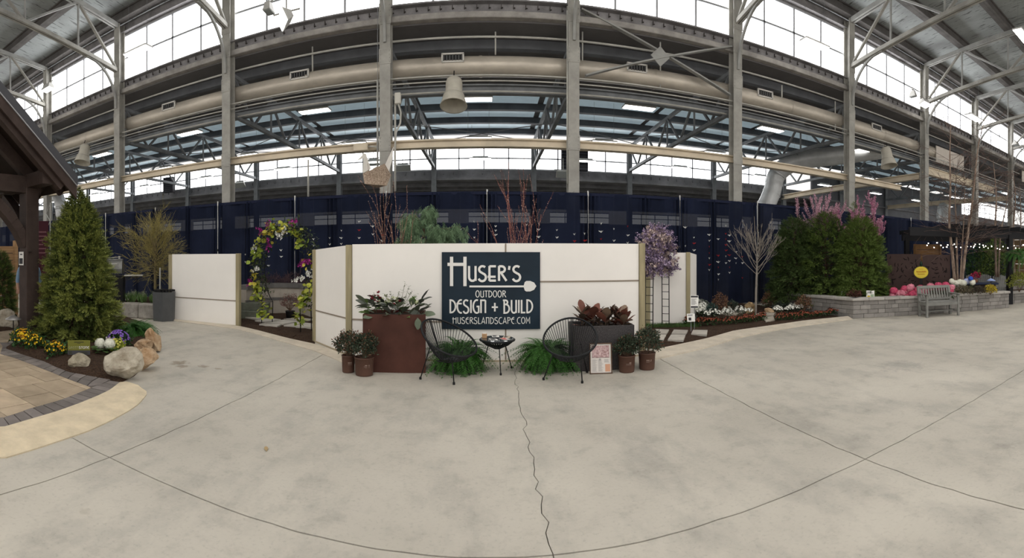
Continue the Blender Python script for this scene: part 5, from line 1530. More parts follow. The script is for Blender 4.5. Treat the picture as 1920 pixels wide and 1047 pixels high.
# ---- timber pavilion
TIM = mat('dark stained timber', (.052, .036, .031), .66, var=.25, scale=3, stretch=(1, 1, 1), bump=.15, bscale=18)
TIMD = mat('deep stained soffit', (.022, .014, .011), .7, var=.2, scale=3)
METR = mat('dark standing seam roof', (.07, .07, .078), .45, metal=.3)
PX, PY = -7.51, 4.58
pv = thing('pavilion', 'dark stained timber pavilion with metal roof over the patio', 'pavilion', (PX, PY, 0))
def pb(name, a, c, w_, h_, m=TIM, up=(0, 0, 1), par=None, bev=.0):
    b = MB(); b.bar(a, c, w_, h_, up); return wpart(name, b, m, par or pv)
def post(x, y):
    b = MB(); b.box((x, y, 1.485), (.285, .285, 2.97), bev=.012); o = wpart('post', b, TIM, pv)
    for nm, z, h_, w_ in (('base_trim', .10, .20, .43), ('base_cap', .235, .07, .37)):
        b = MB(); b.box((x, y, z), (w_, w_, h_), bev=.015); wpart(nm, b, TIM, o)
post(PX, PY); post(PX, PY - 4.6)
# beams along x (plates) and along y (ties)
EX = -6.83
pb('plate_beam', (-13.5, PY, 3.09), (EX, PY, 3.09), .26, .25); pb('plate_beam', (-13.5, PY - 4.6, 3.09), (EX, PY - 4.6, 3.09), .26, .25)
pb('tie_beam', (PX, PY + .2, 3.02), (PX, PY - 4.8, 3.02), .26, .32)
def brace(pts, name='knee_brace', w_=.2, h_=.2, up=(0, 0, 1)):
    b = MB()
    for i in range(len(pts) - 1): b.bar(pts[i], pts[i + 1], w_, h_, up)
    wpart(name, b, TIM, pv)
def curve3(a, m_, c, n_=7):
    a, m_, c = Vector(a), Vector(m_), Vector(c)
    return [a * (1 - u) ** 2 + m_ * 2 * u * (1 - u) + c * u * u for u in [i / n_ for i in range(n_ + 1)]]
brace(curve3((PX, PY - .10, 1.85), (PX, PY - .32, 2.40), (PX, PY - 1.05, 2.88)), w_=.18, h_=.22, up=(1, 0, 0))
brace(curve3((PX - .10, PY, 2.0), (PX - .3, PY, 2.45), (PX - .95, PY, 2.88)), w_=.18, h_=.2, up=(0, 1, 0))
# roof: ridge along x at y = PY - 2.3
RX = -6.70
ey, ez, sl = 5.12, 3.0, .876
ry = PY - 2.3; rz_ = ez + (ey - ry) * sl; fy = 2 * ry - ey
for nm, x in (('rake_rafter', RX - .12), ('rafter', PX), ('rafter', PX - 1.5), ('rafter', PX - 3.0)):
    pb(nm, (x, ey - .25, ez - .05), (x, ry, rz_ - .26), .14, .22, TIM); pb(nm, (x, fy + .25, ez - .05), (x, ry, rz_ - .26), .14, .22, TIM)
def slab(name, x0, x1, o0, o1, m):
    b = MB()
    for s in (0, 1):
        yy = ey if s == 0 else fy
        q = [(x0, yy, ez + o0), (x1, yy, ez + o0), (x1, ry, rz_ + o0), (x0, ry, rz_ + o0), (x0, yy, ez + o1), (x1, yy, ez + o1), (x1, ry, rz_ + o1), (x0, ry, rz_ + o1)]
        b.add(q, [(3, 2, 1, 0), (4, 5, 6, 7), (0, 1, 5, 4), (1, 2, 6, 5), (2, 3, 7, 6), (3, 0, 4, 7)])
    wpart(name, b, m, pv)
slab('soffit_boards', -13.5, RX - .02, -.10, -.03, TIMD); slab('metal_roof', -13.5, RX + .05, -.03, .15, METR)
slab('rake_board', RX - .02, RX + .02, -.28, -.04, TIM); slab('drip_edge', RX + .02, RX + .045, -.06, -.03, mat('bright drip edge', (.35, .35, .36), .3, metal=.6))
pb('ridge_beam', (-13.5, ry, rz_ - .3), (RX - .2, ry, rz_ - .3), .18, .3)
pb('king_post', (PX, ry, 3.1), (PX, ry, rz_ - .4), .2, .2)
for x in (-7.1, -7.9, -8.7):
    pb('rafter_tail', (x, ey - .05, ez - .13), (x, ey - .55, ez - .13 + .5 * sl), .09, .14)
b = MB(); b.box((PX - .03, PY - .16, 1.60), (.17, .008, .26)); wpart('info_card', b, PAPER, pv, label='white printed card on the post')
b = MB(); b.box((PX - .03, PY - .166, 1.55), (.13, .004, .11)); b.box((PX - .02, PY - .166, 1.68), (.08, .004, .02)); wpart('card_print', b, INK, pv)
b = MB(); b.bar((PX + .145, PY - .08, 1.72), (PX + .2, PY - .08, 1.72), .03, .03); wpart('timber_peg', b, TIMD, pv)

# ---- person behind the post, mostly hidden by it
def person(px, r, label):
    p = P(px, r); a = math.atan2(p.x, p.y)
    t = thing('person', label, 'person', p, -a)
    J = {'pelvis': (0, 0, .95, .15, .11), 'waist': (0, 0, 1.10, .14, .10), 'chest': (0, 0, 1.32, .17, .11), 'neck': (0, 0, 1.49, .055, .055), 'head0': (0, -.01, 1.57, .07, .08), 'head1': (0, -.01, 1.70, .075, .085)}
    for s, n_ in ((-1, 'l'), (1, 'r')):
        J['hip' + n_] = (s * .10, 0, .88, .085, .085); J['knee' + n_] = (s * .11, -.02, .50, .06, .06); J['ankle' + n_] = (s * .12, .02, .09, .045, .045); J['toe' + n_] = (s * .13, -.14, .04, .04, .03)
        J['sho' + n_] = (s * .185, 0, 1.42, .06, .06); J['elb' + n_] = (s * .24, .02, 1.14, .042, .042); J['wri' + n_] = (s * .22, -.14, .98, .03, .03)
    E_ = [('pelvis', 'waist'), ('waist', 'chest'), ('chest', 'neck'), ('neck', 'head0'), ('head0', 'head1')]
    for n_ in 'lr':
        E_ += [('pelvis', 'hip' + n_), ('hip' + n_, 'knee' + n_), ('knee' + n_, 'ankle' + n_), ('ankle' + n_, 'toe' + n_), ('chest', 'sho' + n_), ('sho' + n_, 'elb' + n_), ('elb' + n_, 'wri' + n_)]
        hx, hy, hz = J['wri' + n_][:3]
        for f in range(4):
            J['f%s%d' % (n_, f)] = (hx + (f - 1.5) * .018, hy - .05, hz - .06, .011, .011); J['g%s%d' % (n_, f)] = (hx + (f - 1.5) * .019, hy - .06, hz - .115 + .008 * abs(f - 1.3), .009, .009)
            E_ += [('wri' + n_, 'f%s%d' % (n_, f)), ('f%s%d' % (n_, f), 'g%s%d' % (n_, f))]
        s = -1 if n_ == 'l' else 1
        J['t' + n_] = (hx - s * .04, hy - .06, hz - .04, .012, .012); E_.append(('wri' + n_, 't' + n_))
    ks = list(J); me = bpy.data.meshes.new('body')
    me.from_pydata([J[k][:3] for k in ks], [(ks.index(a_), ks.index(c_)) for a_, c_ in E_], [])
    o = link('body', me, t)
    sm = o.modifiers.new('skin', 'SKIN')
    for i, k in enumerate(ks):
        me.skin_vertices[0].data[i].radius = J[k][3:5]
        me.skin_vertices[0].data[i].use_root = (k == 'pelvis')
    sm.use_smooth_shade = True
    ss = o.modifiers.new('sub', 'SUBSURF'); ss.levels = 1; ss.render_levels = 1
    bpy.context.view_layer.update()
    dg = bpy.context.evaluated_depsgraph_get(); me2 = bpy.data.meshes.new_from_object(o.evaluated_get(dg))
    o.modifiers.clear(); o.data = me2
    ms = [mat('skin', (.50, .30, .22), .6), mat('light blue shirt', (.22, .34, .50), .8), mat('dark navy trousers', (.02, .025, .045), .8), mat('dark shoe', (.02, .02, .02), .6)]
    me2.materials.clear()
    for m in ms: me2.materials.append(m)
    for pl in me2.polygons:
        c = pl.center
        pl.material_index = 3 if c.z < .09 else 2 if c.z < 1.0 and abs(c.x) < .19 and c.y > -.13 else 0 if c.z > 1.47 or (c.z < 1.10 and abs(c.x) > .16) else 1
    b = MB(); b.sphere((0, .008, 1.70), .098, 12, 8, (.9, 1.02, .95)); vs = b.v
    b.f = [f for f in b.f if not (sum(vs[i][1] for i in f) / len(f) < -.055 and sum(vs[i][2] for i in f) / len(f) < 1.745) and sum(vs[i][2] for i in f) / len(f) > 1.63]; b.m = [0] * len(b.f)
    lpart('hair', b, mat('brown hair', (.09, .05, .03), .7), t, True)
    for s in (-1, 1):
        b = MB(); b.sphere((s * .032, -.088, 1.665), .009, 8, 6); lpart('eye', b, mat('eye dark', (.03, .02, .02), .3), t)
    b = MB(); b.sphere((0, -.102, 1.635), .014, 8, 6, (.8, 1, 1.4)); lpart('nose', b, ms[0], t, True)
    b = MB(); b.box((0, -.09, 1.598), (.045, .008, .008), bev=.003); lpart('mouth', b, mat('lip', (.36, .14, .12), .5), t)
    for s in (-1, 1):
        b = MB(); b.sphere((s * .082, 0, 1.655), .022, 8, 6, (.4, .8, 1.3)); lpart('ear', b, ms[0], t, True)
person(54, 9.4, 'person in light blue shirt standing behind the timber post')

# ---- far left background
FENW = mat('light fence wood', (.36, .22, .11), .75, var=.2, scale=3, stretch=(1, 1, 8))
a, c = P(-30, 12.6), P(29, 12.6)
t = thing('wood_fence', 'light wooden fence behind the small arborvitae at left edge', 'fence', (a.x, a.y, 0))
for u in (0, 1):
    q = a.lerp(c, u); b = MB(); b.box((q.x, q.y, 1.05), (.11, .11, 2.1)); wpart('post', b, FENW, t)
for i in range(9):
    z = .25 + i * .2
    b = MB(); b.bar(a + Vector((0, 0, z)), c + Vector((0, 0, z)), .03, .185); wpart('board', b, FENW, t)
t = thing('arborvitae', 'small dark green arborvitae at the left edge', 'shrub', P(5, 11.0, .28))
conifer(t, 1.42, .33, np.random.default_rng(5), 60, sprig_T(16, .12, .03, .005, .8, seed=3), GREEN_EVER, GREEN_EVER2, .5, .02, 80, -.15, .2, .9, .02)
o = rock('boulder', 'pale rock behind the post at the left edge', P(12, 10.2), (.75, .5, .52), ROCKG, 44, .9)
o = rock('boulder', 'flat pale rock under the arborvitae at left edge', P(2, 11.0), (.9, .7, .34), ROCKG, 45, .9)
pansy('purple flowers at left edge before the pale rock', 2, 610, .3, .3, mat('purple petal', (.19, .10, .42), .6), 64, 90)
pansy('grey leaved plants behind the path light', 17, 604, .34, .26, mat('silver petal', (.40, .38, .38), .6, island=.2), 65, 90)
mp = [G(-30, 628), G(22, 622), G(40, 612), G(30, 590), G(-30, 590)]
mound('mulch_bed', 'dark mulch strip at left edge under purple flowers', [(p.x, p.y) for p in mp], .03, .06, MULCH, seed=3)
def pathlight(label, p, h, s=1.0, m=None):
    t = thing('path_light', label, 'garden light', p)
    b = MB(); b.tube([(0, 0, 0), (0, 0, h)], .012, 6); lpart('stem', b, BLACK, t)
    b = MB(); b.lathe([(.012, h + .075), (.05, h + .06), (.16, h), (.155, h - .008), (.02, h + .02)], n=18); lpart('shade', b, m or mat('pewter shade', (.30, .29, .28), .4, metal=.5), t, True)
    b = MB(); b.sphere((0, 0, h + .01), .022, 8, 6); lpart('bulb', b, mat('frosted bulb', (.8, .78, .7), .4), t)
pathlight('pewter hatted path light left of the timber post', G(25, 643), .45)
# lattice tower and maroon banner behind the post
p = P(90, 14.6); t = thing('lattice_tower', 'slim pale steel lattice tower behind the spruce', 'tower', (p.x, p.y, 0))
tw = MB()
for sx in (-.13, .13):
    b = MB(); b.tube([(sx, 0, 0), (sx, 0, 3.4)], .022, 6); lpart('rail', b, STEELW, t)
for i in range(12):
    z = .1 + i * .27; s = 1 if i % 2 else -1
    b = MB(); b.tube([(-.13 * s, 0, z), (.13 * s, 0, z + .27)], .013, 5); lpart('lacing', b, STEELW, t)
p = P(79, 12.6); t = thing('banner', 'tall maroon banner behind the timber post', 'banner', p, 1.0)
b = MB(); b.box((0, 0, 1.55), (.36, .012, 2.2)); lpart('cloth', b, mat('maroon cloth', (.045, .008, .015), .7), t)
b = MB(); b.tube([(-.18, .02, 0), (-.18, .02, 2.68)], .014, 6); b.box((0, .02, .02), (.5, .3, .03)); lpart('stand', b, BLACK, t)
b = MB(); rr2 = random.Random(2); lines(b, rr2, -.12, .12, 1.7, 2.4, 6, y=-.008, fill=.3); lpart('print', b, mat('pale banner print', (.16, .07, .08), .6), t, kind='stuff')
# grill
GR = mat('grill hood enamel', (.16, .16, .15), .3, metal=.5)
p = P(203, 12.6, 0); t = thing('barbecue_grill', 'grey hooded barbecue grill behind the spruce', 'grill', p, R(40))
b = MB(); b.box((0, 0, .55), (.9, .55, 1.1), bev=.02); lpart('cart', b, BLACK, t)
b = MB(); prof = [(math.cos(q) * .30, 1.19 + .40 * math.sin(q)) for q in [PI * i / 10 for i in range(11)]]
vs = [(-.42, y_, z_) for y_, z_ in prof] + [(.42, y_, z_) for y_, z_ in prof]
b.add(vs, [tuple(range(11)), tuple(range(21, 10, -1))] + [(i, i + 1, 12 + i, 11 + i) for i in range(10)] + [(0, 11, 21, 10)]); lpart('hood', b, GR, t)
b = MB(); b.tube([(-.3, -.30, 1.42), (-.3, -.36, 1.45), (.3, -.36, 1.45), (.3, -.30, 1.42)], .014, 6); lpart('handle', b, PIPE, t)
for sx in (-.72, .72):
    b = MB(); b.box((sx, 0, 1.13), (.5, .5, .035), bev=.01); lpart('side_shelf', b, PIPE, t)
b = MB(); b.box((.3, .1, 1.62), (.05, .05, .1)); b.tube([(-.3, 0, 1.6), (.32, 0, 1.64)], .01, 5); lpart('vent_pipe', b, PIPE, t)
# stone block bed with bulbs
a, c = G(292, 600), G(228, 596)
t = thing('stone_bed', 'long low cut stone block edging a bulb bed', 'garden wall', a, math.atan2(c.y - a.y, c.x - a.x))
Lb = (c - a).length
for u0, u1 in ((0, .52), (.53, 1.0), (1.01, 1.6)):
    b = MB(); b.box(((u0 + u1) / 2 * Lb, -.17, .2), ((u1 - u0) * Lb, .34, .40), bev=.03); lpart('stone_block', b, STONE, t)
bb = [a + (c - a) * u + Vector((-.1, .34, 0)) * k for u, k in ((-.3, .8), (1.6, .8), (1.9, 8), (-.5, 6.5))]
mound('mulch_bed', 'raised dark soil bed of bulbs behind the cut stone', [(q.x, q.y) for q in bb], .02, .36, MULCH, seed=5, n=.2, edge=.3)
BULBL = mat('bulb leaf', (.11, .19, .06), .5, island=.4)
bl_T = leaf4(.028, .26, .2, .05)
tp = thing('hyacinth', 'green bulb plant with pale spike in raised stone bed', 'flower', (0, 0, 0), group='bulb plants in the raised stone bed')
rg = np.random.default_rng(9); nn = 14
shells('leaves', tp, bl_T, rg.normal(0, .03, (nn, 3)) * [1, 1, 0], frames(np.stack([rg.normal(0, .35, nn), rg.normal(0, .35, nn), np.ones(nn)], 1), roll=rg.uniform(-3, 3, nn)), BULBL)
shells('flower_spike', tp, leaf4(.02, .024), np.stack([rg.normal(0, .012, 26), rg.normal(0, .012, 26), rg.uniform(.18, .30, 26)], 1), frames(rg.normal(0, 1, (26, 3))), mat('pale bud spike', (.45, .48, .34), .6, island=.3))
fst = True; hy = []
for i in range(46):
    u, k = rg.uniform(-.35, 1.7), rg.uniform(1.1, 5); q = a + (c - a) * u + Vector((-.1, .34, 0)) * k
    hy.append(q)
hy.sort(key=lambda q: -math.atan2(q.x, q.y))
for i, q in enumerate(hy):
    lb = 'bulb plant with pale spike in raised stone bed, %s from the grey planter' % nth(i)
    if fst: tp.location = (q.x, q.y, .36); tp['label'] = lb; fst = False
    else: copy_tree(tp, (q.x, q.y, .37), rg.uniform(0, 6), lb, None, rg.uniform(.75, 1.1))
# hexagonal grey planter, black slatted tray on top
GPL = mat('slate grey planter', (.085, .088, .092), .55, var=.08, scale=5)
p = G(308, 604); d_ = p.normalized(); p = p + d_ * .30
t = thing('planter', 'grey planter with black slatted top beside left white wall', 'planter', p, -math.atan2(p.x, p.y) + R(22))
b = MB(); b.lathe([(.30, 0), (.325, .72), (.325, .74), (.29, .74), (.285, .66), (0, .66)], n=6); lpart('tub', b, GPL, t)
for i in range(6):
    b = MB(); b.box((-.2 + i * .08, 0, .77 + .01 * (i % 2)), (.05, .5 - abs(i - 2.5) * .05, .05)); lpart('slat', b, BLACK, t)
# twig tree
YT = mat('yellow green twig bark', (.30, .25, .08), .7, island=.45); 
t = thing('willow_tree', 'leafless yellow twigged tree behind grey planter', 'tree', P(291, 12.9, .36)); rg = np.random.default_rng(17)
segs = [((0, 0, 0), (.0, 0, .7), .045, .04), ((0, 0, .7), (.0, 0, 1.2), .04, .034)]
fine = []
for i in range(44):
    aa = i * 2.4; el = -.45 + 2.4 * (i / 44); z = .80 + .80 * (i / 44)
    o = []; twigs(rg, (0, 0, z), (math.cos(aa), math.sin(aa), el), (.70 if i % 3 else .85) + .14 * math.sin(i), .012, 2, .60, 7, .62, .18, 4, o, .0026, .12, .2)
    segs += [s for s in o if s[2] > .008]; fine += [s for s in o if s[2] <= .008]
V, Fq = tubes(segs, 5); link('trunk', npmesh('trunk', V, Fq, mat('olive bark', (.20, .16, .08), .8, var=.2, scale=8)), t)
V, Fq = tubes(fine, 3); link('twigs', npmesh('twigs', V, Fq, YT), t)
b = MB(); b.tube([(0, 0, 0), (0, 0, 1.35)], .018, 6); solo('stake', b, POLE, 'grey metal stake right of the yellow twigged tree', 'stake', origin=P(300, 12.2))

# ---- garden behind the flower arch
mb_ = [G(446, 611), G(470, 618), G(500, 627), G(545, 637), G(590, 646), G(600, 610), G(588, 588), G(448, 588)]
mound('mulch_bed', 'dark mulch under the flower arch and stepping stones', [(p.x, p.y) for p in mb_], .004, .035, MULCH, seed=6, n=.2)
FLAG = mat('pale flagstone', (.50, .47, .42), .85, var=.1, scale=4, objvar=.12, bump=.3, bscale=20)
def slabs(quads, label, group, z=.05):
    for i, q in enumerate(quads):
        ps = [G(*v) for v in q]; c = sum(ps, Vector()) / len(ps)
        b = MB(); b.prism([(p.x - c.x, p.y - c.y) for p in ps], 0, .035)
        solo('stepping_stone', b, FLAG, label % ORD[i], 'stepping stone', group, origin=Vector((c.x, c.y, z - .012)))
slabs([[(456, 599), (476, 596.5), (500, 601), (482, 604)], [(478, 606.5), (505, 602), (527, 604.5), (500, 609.5)], [(501, 610.5), (530, 605.2), (561, 608), (531, 613.5)], [(532, 603.5), (560, 601), (588, 604), (566, 606.5)], [(486, 613.5), (500, 610.5), (528, 614), (520, 618)], [(532, 616), (562, 609.5), (588, 613), (586, 621)]],
      'pale stepping stone under the flower arch, %s from left', 'stepping stones under the flower arch')
CONW = mat('grey concrete garden wall', (.40, .36, .31), .85, var=.15, scale=2, bump=.2, bscale=20); CAPD = mat('dark wall cap', (.13, .125, .12), .7, var=.15, scale=3)
t = thing('garden_wall', 'curved low concrete wall with dark cap behind flower arch', 'garden wall')
pts_ = [P(px, r_) for px, r_ in ((462, 12.0), (485, 12.6), (510, 12.95), (535, 13.0), (560, 12.75), (590, 12.0), (610, 11.2))]
pts_ = resample(pts_, 18)
def ribbon(b, pts, th, z0, z1, out=0.0):
    n_ = len(pts); vs = []
    for i, p in enumerate(pts):
        tg = (pts[min(i + 1, n_ - 1)] - pts[max(i - 1, 0)]).normalized(); nn = Vector((-tg.y, tg.x, 0))
        for q, z in ((-out, z0), (-out, z1), (th + out, z1), (th + out, z0)): vs.append((p.x + nn.x * q, p.y + nn.y * q, z))
    fs = [(3, 2, 1, 0), tuple(4 * (n_ - 1) + k for k in range(4))]
    for i in range(n_ - 1):
        for k in range(4): fs.append((4 * i + k, 4 * i + (k + 1) % 4, 4 * i + 4 + (k + 1) % 4, 4 * i + 4 + k))
    b.add(vs, fs)
b = MB(); ribbon(b, pts_, .25, 0, .76); lpart('wall_body', b, CONW, t)
b = MB(); ribbon(b, pts_, .25, .76, .88, .04); lpart('wall_cap', b, CAPD, t)
b = MB(); ribbon(b, pts_[:12], .02, .40, .48, .015); lpart('dark_band', b, CAPD, t)
t = thing('stone_step', 'low grey green stone steps left inside the flower arch', 'step', P(470, 11.9), .25)
for i in range(2):
    b = MB(); b.box((0, .18 * i, .12 + .2 * i), (.9, .36, .2), bev=.01); lpart('stone_block', b, mat('grey green stone', (.14, .15, .12), .8, var=.2, scale=5), t)
TW = mat('dark purple twig', (.085, .050, .055), .7, island=.4)
for px, sd, lb in ((505, 71, 'dark twiggy shrub on the curved wall, left of three'), (535, 72, 'dark twiggy shrub on the curved wall, middle of three'), (566, 73, 'dark twiggy shrub on the curved wall, right of three')):
    t = thing('twiggy_shrub', lb, 'shrub', P(px, 13.6, .5)); rg = np.random.default_rng(sd); segs = []
    for i in range(16):
        aa = i * 2.4; twigs(rg, (0, 0, .1), (math.cos(aa), math.sin(aa), rg.uniform(.2, 1.3)), .42, .008, 2, .7, 5, .62, .1, 3, segs, .003, .2, .3)
    for nm, ss in (('branches', [s for s in segs if s[2] > .0045]), ('twigs', [s for s in segs if s[2] <= .0045])):
        V, Fq = tubes(ss, 3); link(nm, npmesh(nm, V, Fq, TW), t)
t = thing('potted_heather', 'purple brown heather in black pot inside the arch', 'potted plant', P(544, 11.7, .03))
b = MB(); b.lathe([(.10, 0), (.125, .2), (.13, .21), (.115, .21), (0, .18)], n=18); lpart('pot', b, POTBK, t, True)
rg = np.random.default_rng(6); shrub(t, (0, 0, .42), (.27, .25, .22), 800, leaf4(.014, .04), mat('heather sprig', (.17, .085, .075), .6, island=.5), rg, 22)
# ---- flower arch
fl_, fr2 = Vector((-5.22, 9.48, 0)), Vector((-3.67, 8.80, 0))
cxy = (fl_ + fr2) / 2; ux = (fr2 - fl_).normalized(); uy = Vector((-ux.y, ux.x, 0))
ar = thing('flower_arch', 'round black metal arch covered in lime, purple and white orchids', 'arch', (cxy.x, cxy.y, 0), math.atan2(ux.y, ux.x))
RA, ZC = .99, 1.30
def ap(a_, y=0.0, k=1.0): return Vector((RA * k * math.cos(a_), y, ZC + RA * k * math.sin(a_) * (1.03 if math.sin(a_) > 0 else 1.0)))
a0, a1 = R(-48), R(228)
for y in (-.16, .16):
    b = MB(); pts = [ap(a0 + (a1 - a0) * i / 40, y) for i in range(41)]
    f0 = pts[0]; f1 = pts[-1]
    pts = [Vector((f0.x + .02, y, 0.02))] + pts + [Vector((f1.x - .02, y, 0.02))]
    b.tube(pts, .012, 6); lpart('hoop', b, BLACK, ar, True)
for i in range(15):
    a_ = a0 + (a1 - a0) * i / 14; b = MB(); b.tube([ap(a_, -.16), ap(a_, .16)], .008, 5); lpart('rung', b, BLACK, ar)
rg = np.random.default_rng(77)
LIMEB = bigleaf('leaf', .11, .13, LEAFL, .25, .2, .01)
LIMES = [mat('lime bloom', (.38, .40, .06), .5, objvar=.25, trans=.15), mat('green lime leaf', (.26, .34, .05), .5, objvar=.3, trans=.15), mat('yellow bloom', (.50, .43, .06), .5, objvar=.2)]
LB3 = [bigleaf('bloom', .14, .15, m, .25, .2, .01) for m in LIMES]
dk_pos = []; dk_d = []
for i in range(1500):
    a_ = rg.uniform(R(-40), R(222)); q = ap(a_, rg.uniform(-.2, .2), 1 + rg.normal(0, .08)); dk_pos.append(q); dk_d.append(rg.normal(0, 1, 3))
shells('greenery', ar, leaf4(.035, .085), dk_pos, frames(dk_d, scale=rg.uniform(.6, 1.3, len(dk_pos))), mat('dark arch greenery', (.045, .065, .025), .55, island=.6), kind='stuff')
def blooms(deg, n_, which, spread=.09, s=1.0, k=1.0):
    for i in range(n_):
        a_ = R(deg) + rg.normal(0, spread / RA); q = ap(a_, rg.uniform(-.26, -.02), k + rg.normal(0, .07))
        v = Vector((rg.normal(0, .7), -.9, rg.normal(-.1, .6)))
        place_leaf(LB3[which if which >= 0 else rg.integers(0, 3)], ar, q, v, rg.uniform(-1.2, 1.2), s * rg.uniform(.65, 1.1), 'bloom')
for rep in (0, 1):
  for deg, n_, wh in ((150, 9, 1), (142, 6, 0), (128, 8, 0), (112, 7, 2), (98, 6, 1), (84, 8, 0), (74, 6, 2), (58, 9, 1), (46, 8, 0), (38, 6, 1), (10, 5, 2), (186, 6, 2), (200, 8, 0), (210, 9, 1), (218, 9, 0), (-26, 9, 0), (-34, 8, 1), (-42, 9, 0), (160, 5, 1), (104, 5, 2)):
    blooms(deg + rep * 4, n_, wh, .11, .72)
for q, n_ in (((-.62, .30), 22), ((.60, .28), 20), ((-.55, .42), 12), ((.68, .45), 12)):
    for i in range(n_):
        place_leaf(LB3[i % 2], ar, Vector((q[0] + rg.normal(0, .09), rg.uniform(-.25, 0), q[1] + rg.normal(0, .07))), (rg.normal(0, .6), -.9, rg.normal(0, .5)), rg.uniform(-1, 1), rg.uniform(.45, .8), 'bloom')
PURPO = mat('magenta orchid petal', (.34, .03, .22), .5, island=.3); WHO = mat('white orchid petal', (.80, .80, .76), .5, island=.1)
def orchid(deg, k, m, n_, L, dirx=0.0, dirz=.0, lab=None):
    q = ap(R(deg), -.22, k); pos = []; dr = []; up = []
    for i in range(n_):
        c = q + Vector((dirx * L * i / n_ + rg.normal(0, .035), rg.normal(0, .03), dirz * L * i / n_ + rg.normal(0, .035)))
        for j in range(5):
            a_ = j * 2 * PI / 5 + rg.uniform(0, 1); pos.append(c); dr.append((math.cos(a_), -.35, math.sin(a_)))
    shells('orchid_spray', ar, leaf4(.036, .042), pos, frames(dr), m, label=lab, kind='stuff')
orchid(122, 1.10, PURPO, 16, .16, -1, .3, 'magenta orchid spray on upper left of arch'); orchid(112, 1.12, PURPO, 14, .14, 1, .35); orchid(66, 1.12, PURPO, 18, .18, .6, .5)
orchid(118, .80, PURPO, 16, .22, .2, -1); orchid(12, .74, PURPO, 30, .34, 1, .35, 'large magenta orchid spray on right inside of arch'); orchid(192, 1.06, PURPO, 16, .18, -.4, -.6)
orchid(76, .94, WHO, 16, .22, -.6, -.7); orchid(146, 1.04, WHO, 14, .2, -.4, -.7); orchid(178, .92, WHO, 12, .2, 1, .2); orchid(-6, .86, WHO, 18, .30, -1, -.3); orchid(2, 1.0, WHO, 10, .15, .3, -.6); orchid(92, .86, WHO, 8, .1, 0, -1)
# low concrete aprons at the edges of the beds
def apron(label, inner, outer, h=.03, n_=20, m=CURBG):
    A_, B_ = resample([G(*q) for q in inner], n_), resample([G(*q) for q in outer], n_)
    b = MB(); vs = []
    for p, q in zip(A_, B_): vs += [(p.x, p.y, 0), (p.x, p.y, h), (q.x, q.y, h * .4), (q.x, q.y, 0)]
    fs = [(3, 2, 1, 0), tuple(4 * n_ + k for k in range(4))]
    for i in range(n_):
        for k in range(4): fs.append((4 * i + k, 4 * i + (k + 1) % 4, 4 * i + 4 + (k + 1) % 4, 4 * i + 4 + k))
    b.add(vs, fs); solo('curb', b, m, label, 'curb', kind='thing')
apron('pale concrete apron below left white wall and flower arch', [(318, 600), (380, 606), (445, 613), (480, 621), (540, 637), (590, 648), (632, 662), (668, 680)], [(318, 601.5), (380, 609), (445, 618), (480, 627), (540, 645), (590, 659), (632, 676), (655, 688)])
# ================================================================== right: wisteria arch, beds, retaining wall, bench, birches
# ---- wisteria arch on two ladder legs
pl_, pr_ = P(1217, 9.35), P(1248, 10.4)
ux = (pr_ - pl_); span = ux.length; ux = ux.normalized(); uy = Vector((-ux.y, ux.x, 0))
wa = thing('wisteria_arch', 'black ladder legged arch topped with lilac wisteria blossom', 'arch', pl_, math.atan2(ux.y, ux.x))
for lx in (0, span):
    for s in (-1, 1):
        b = MB(); b.tube([(lx, s * .085, 0), (lx, s * .085, .5), (lx + .02 * (1 if lx == 0 else -1), s * .085, 1.5)], .011, 6); lpart('leg_rail', b, BLACK, wa, True)
    for i in range(9):
        b = MB(); b.tube([(lx, -.085, .15 + i * .17), (lx, .085, .15 + i * .17)], .007, 5); lpart('rung', b, BLACK, wa)
for s in (-1, 1):
    b = MB(); b.tube([(span / 2 - (span / 2 - .02) * math.cos(PI * i / 16), s * .085, 1.5 + .62 * math.sin(PI * i / 16)) for i in range(17)], .011, 6); lpart('hoop', b, BLACK, wa, True)
rg = np.random.default_rng(91); PS = {0: [], 1: [], 2: []}; DS = {0: [], 1: [], 2: []}
for i in range(620):
    a_ = rg.uniform(-.9, PI + .9); k = 1 + rg.normal(0, .14)
    if 0 <= a_ <= PI: q = np.array([span / 2 - span / 2 * math.cos(a_) * k, rg.normal(0, .13), 1.5 + .68 * math.sin(a_) * k])
    else:
        lx = 0 if a_ < 0 else span; q = np.array([lx + rg.normal(0, .10), rg.normal(0, .13), 1.5 - rg.uniform(-.1, .20)])
    L = rg.uniform(.09, .20); tp_ = rg.choice([0, 0, 1, 2, 2]) if q[2] > 1.65 else rg.choice([0, 0, 1, 2])
    dv = np.array([rg.normal(0, .5), rg.normal(0, .5), rg.uniform(-1, .5)]); dv /= np.linalg.norm(dv)
    for j in range(30):
        u = j / 30; PS[tp_].append(q + dv * L * u + rg.normal(0, .022 * (1 - .5 * u), 3)); DS[tp_].append(rg.normal(0, 1, 3))
for k, (nm, m) in enumerate((('lilac_blossom', mat('lilac petal', (.38, .30, .42), .6, island=.4)), ('deep_violet_blossom', mat('violet petal', (.23, .17, .28), .6, island=.4)), ('cream_blossom', mat('cream lilac petal', (.62, .50, .46), .6, island=.3)))):
    shells(nm, wa, leaf4(.032, .040), PS[k], frames(DS[k], scale=rg.uniform(.7, 1.3, len(PS[k]))), m, kind='stuff')
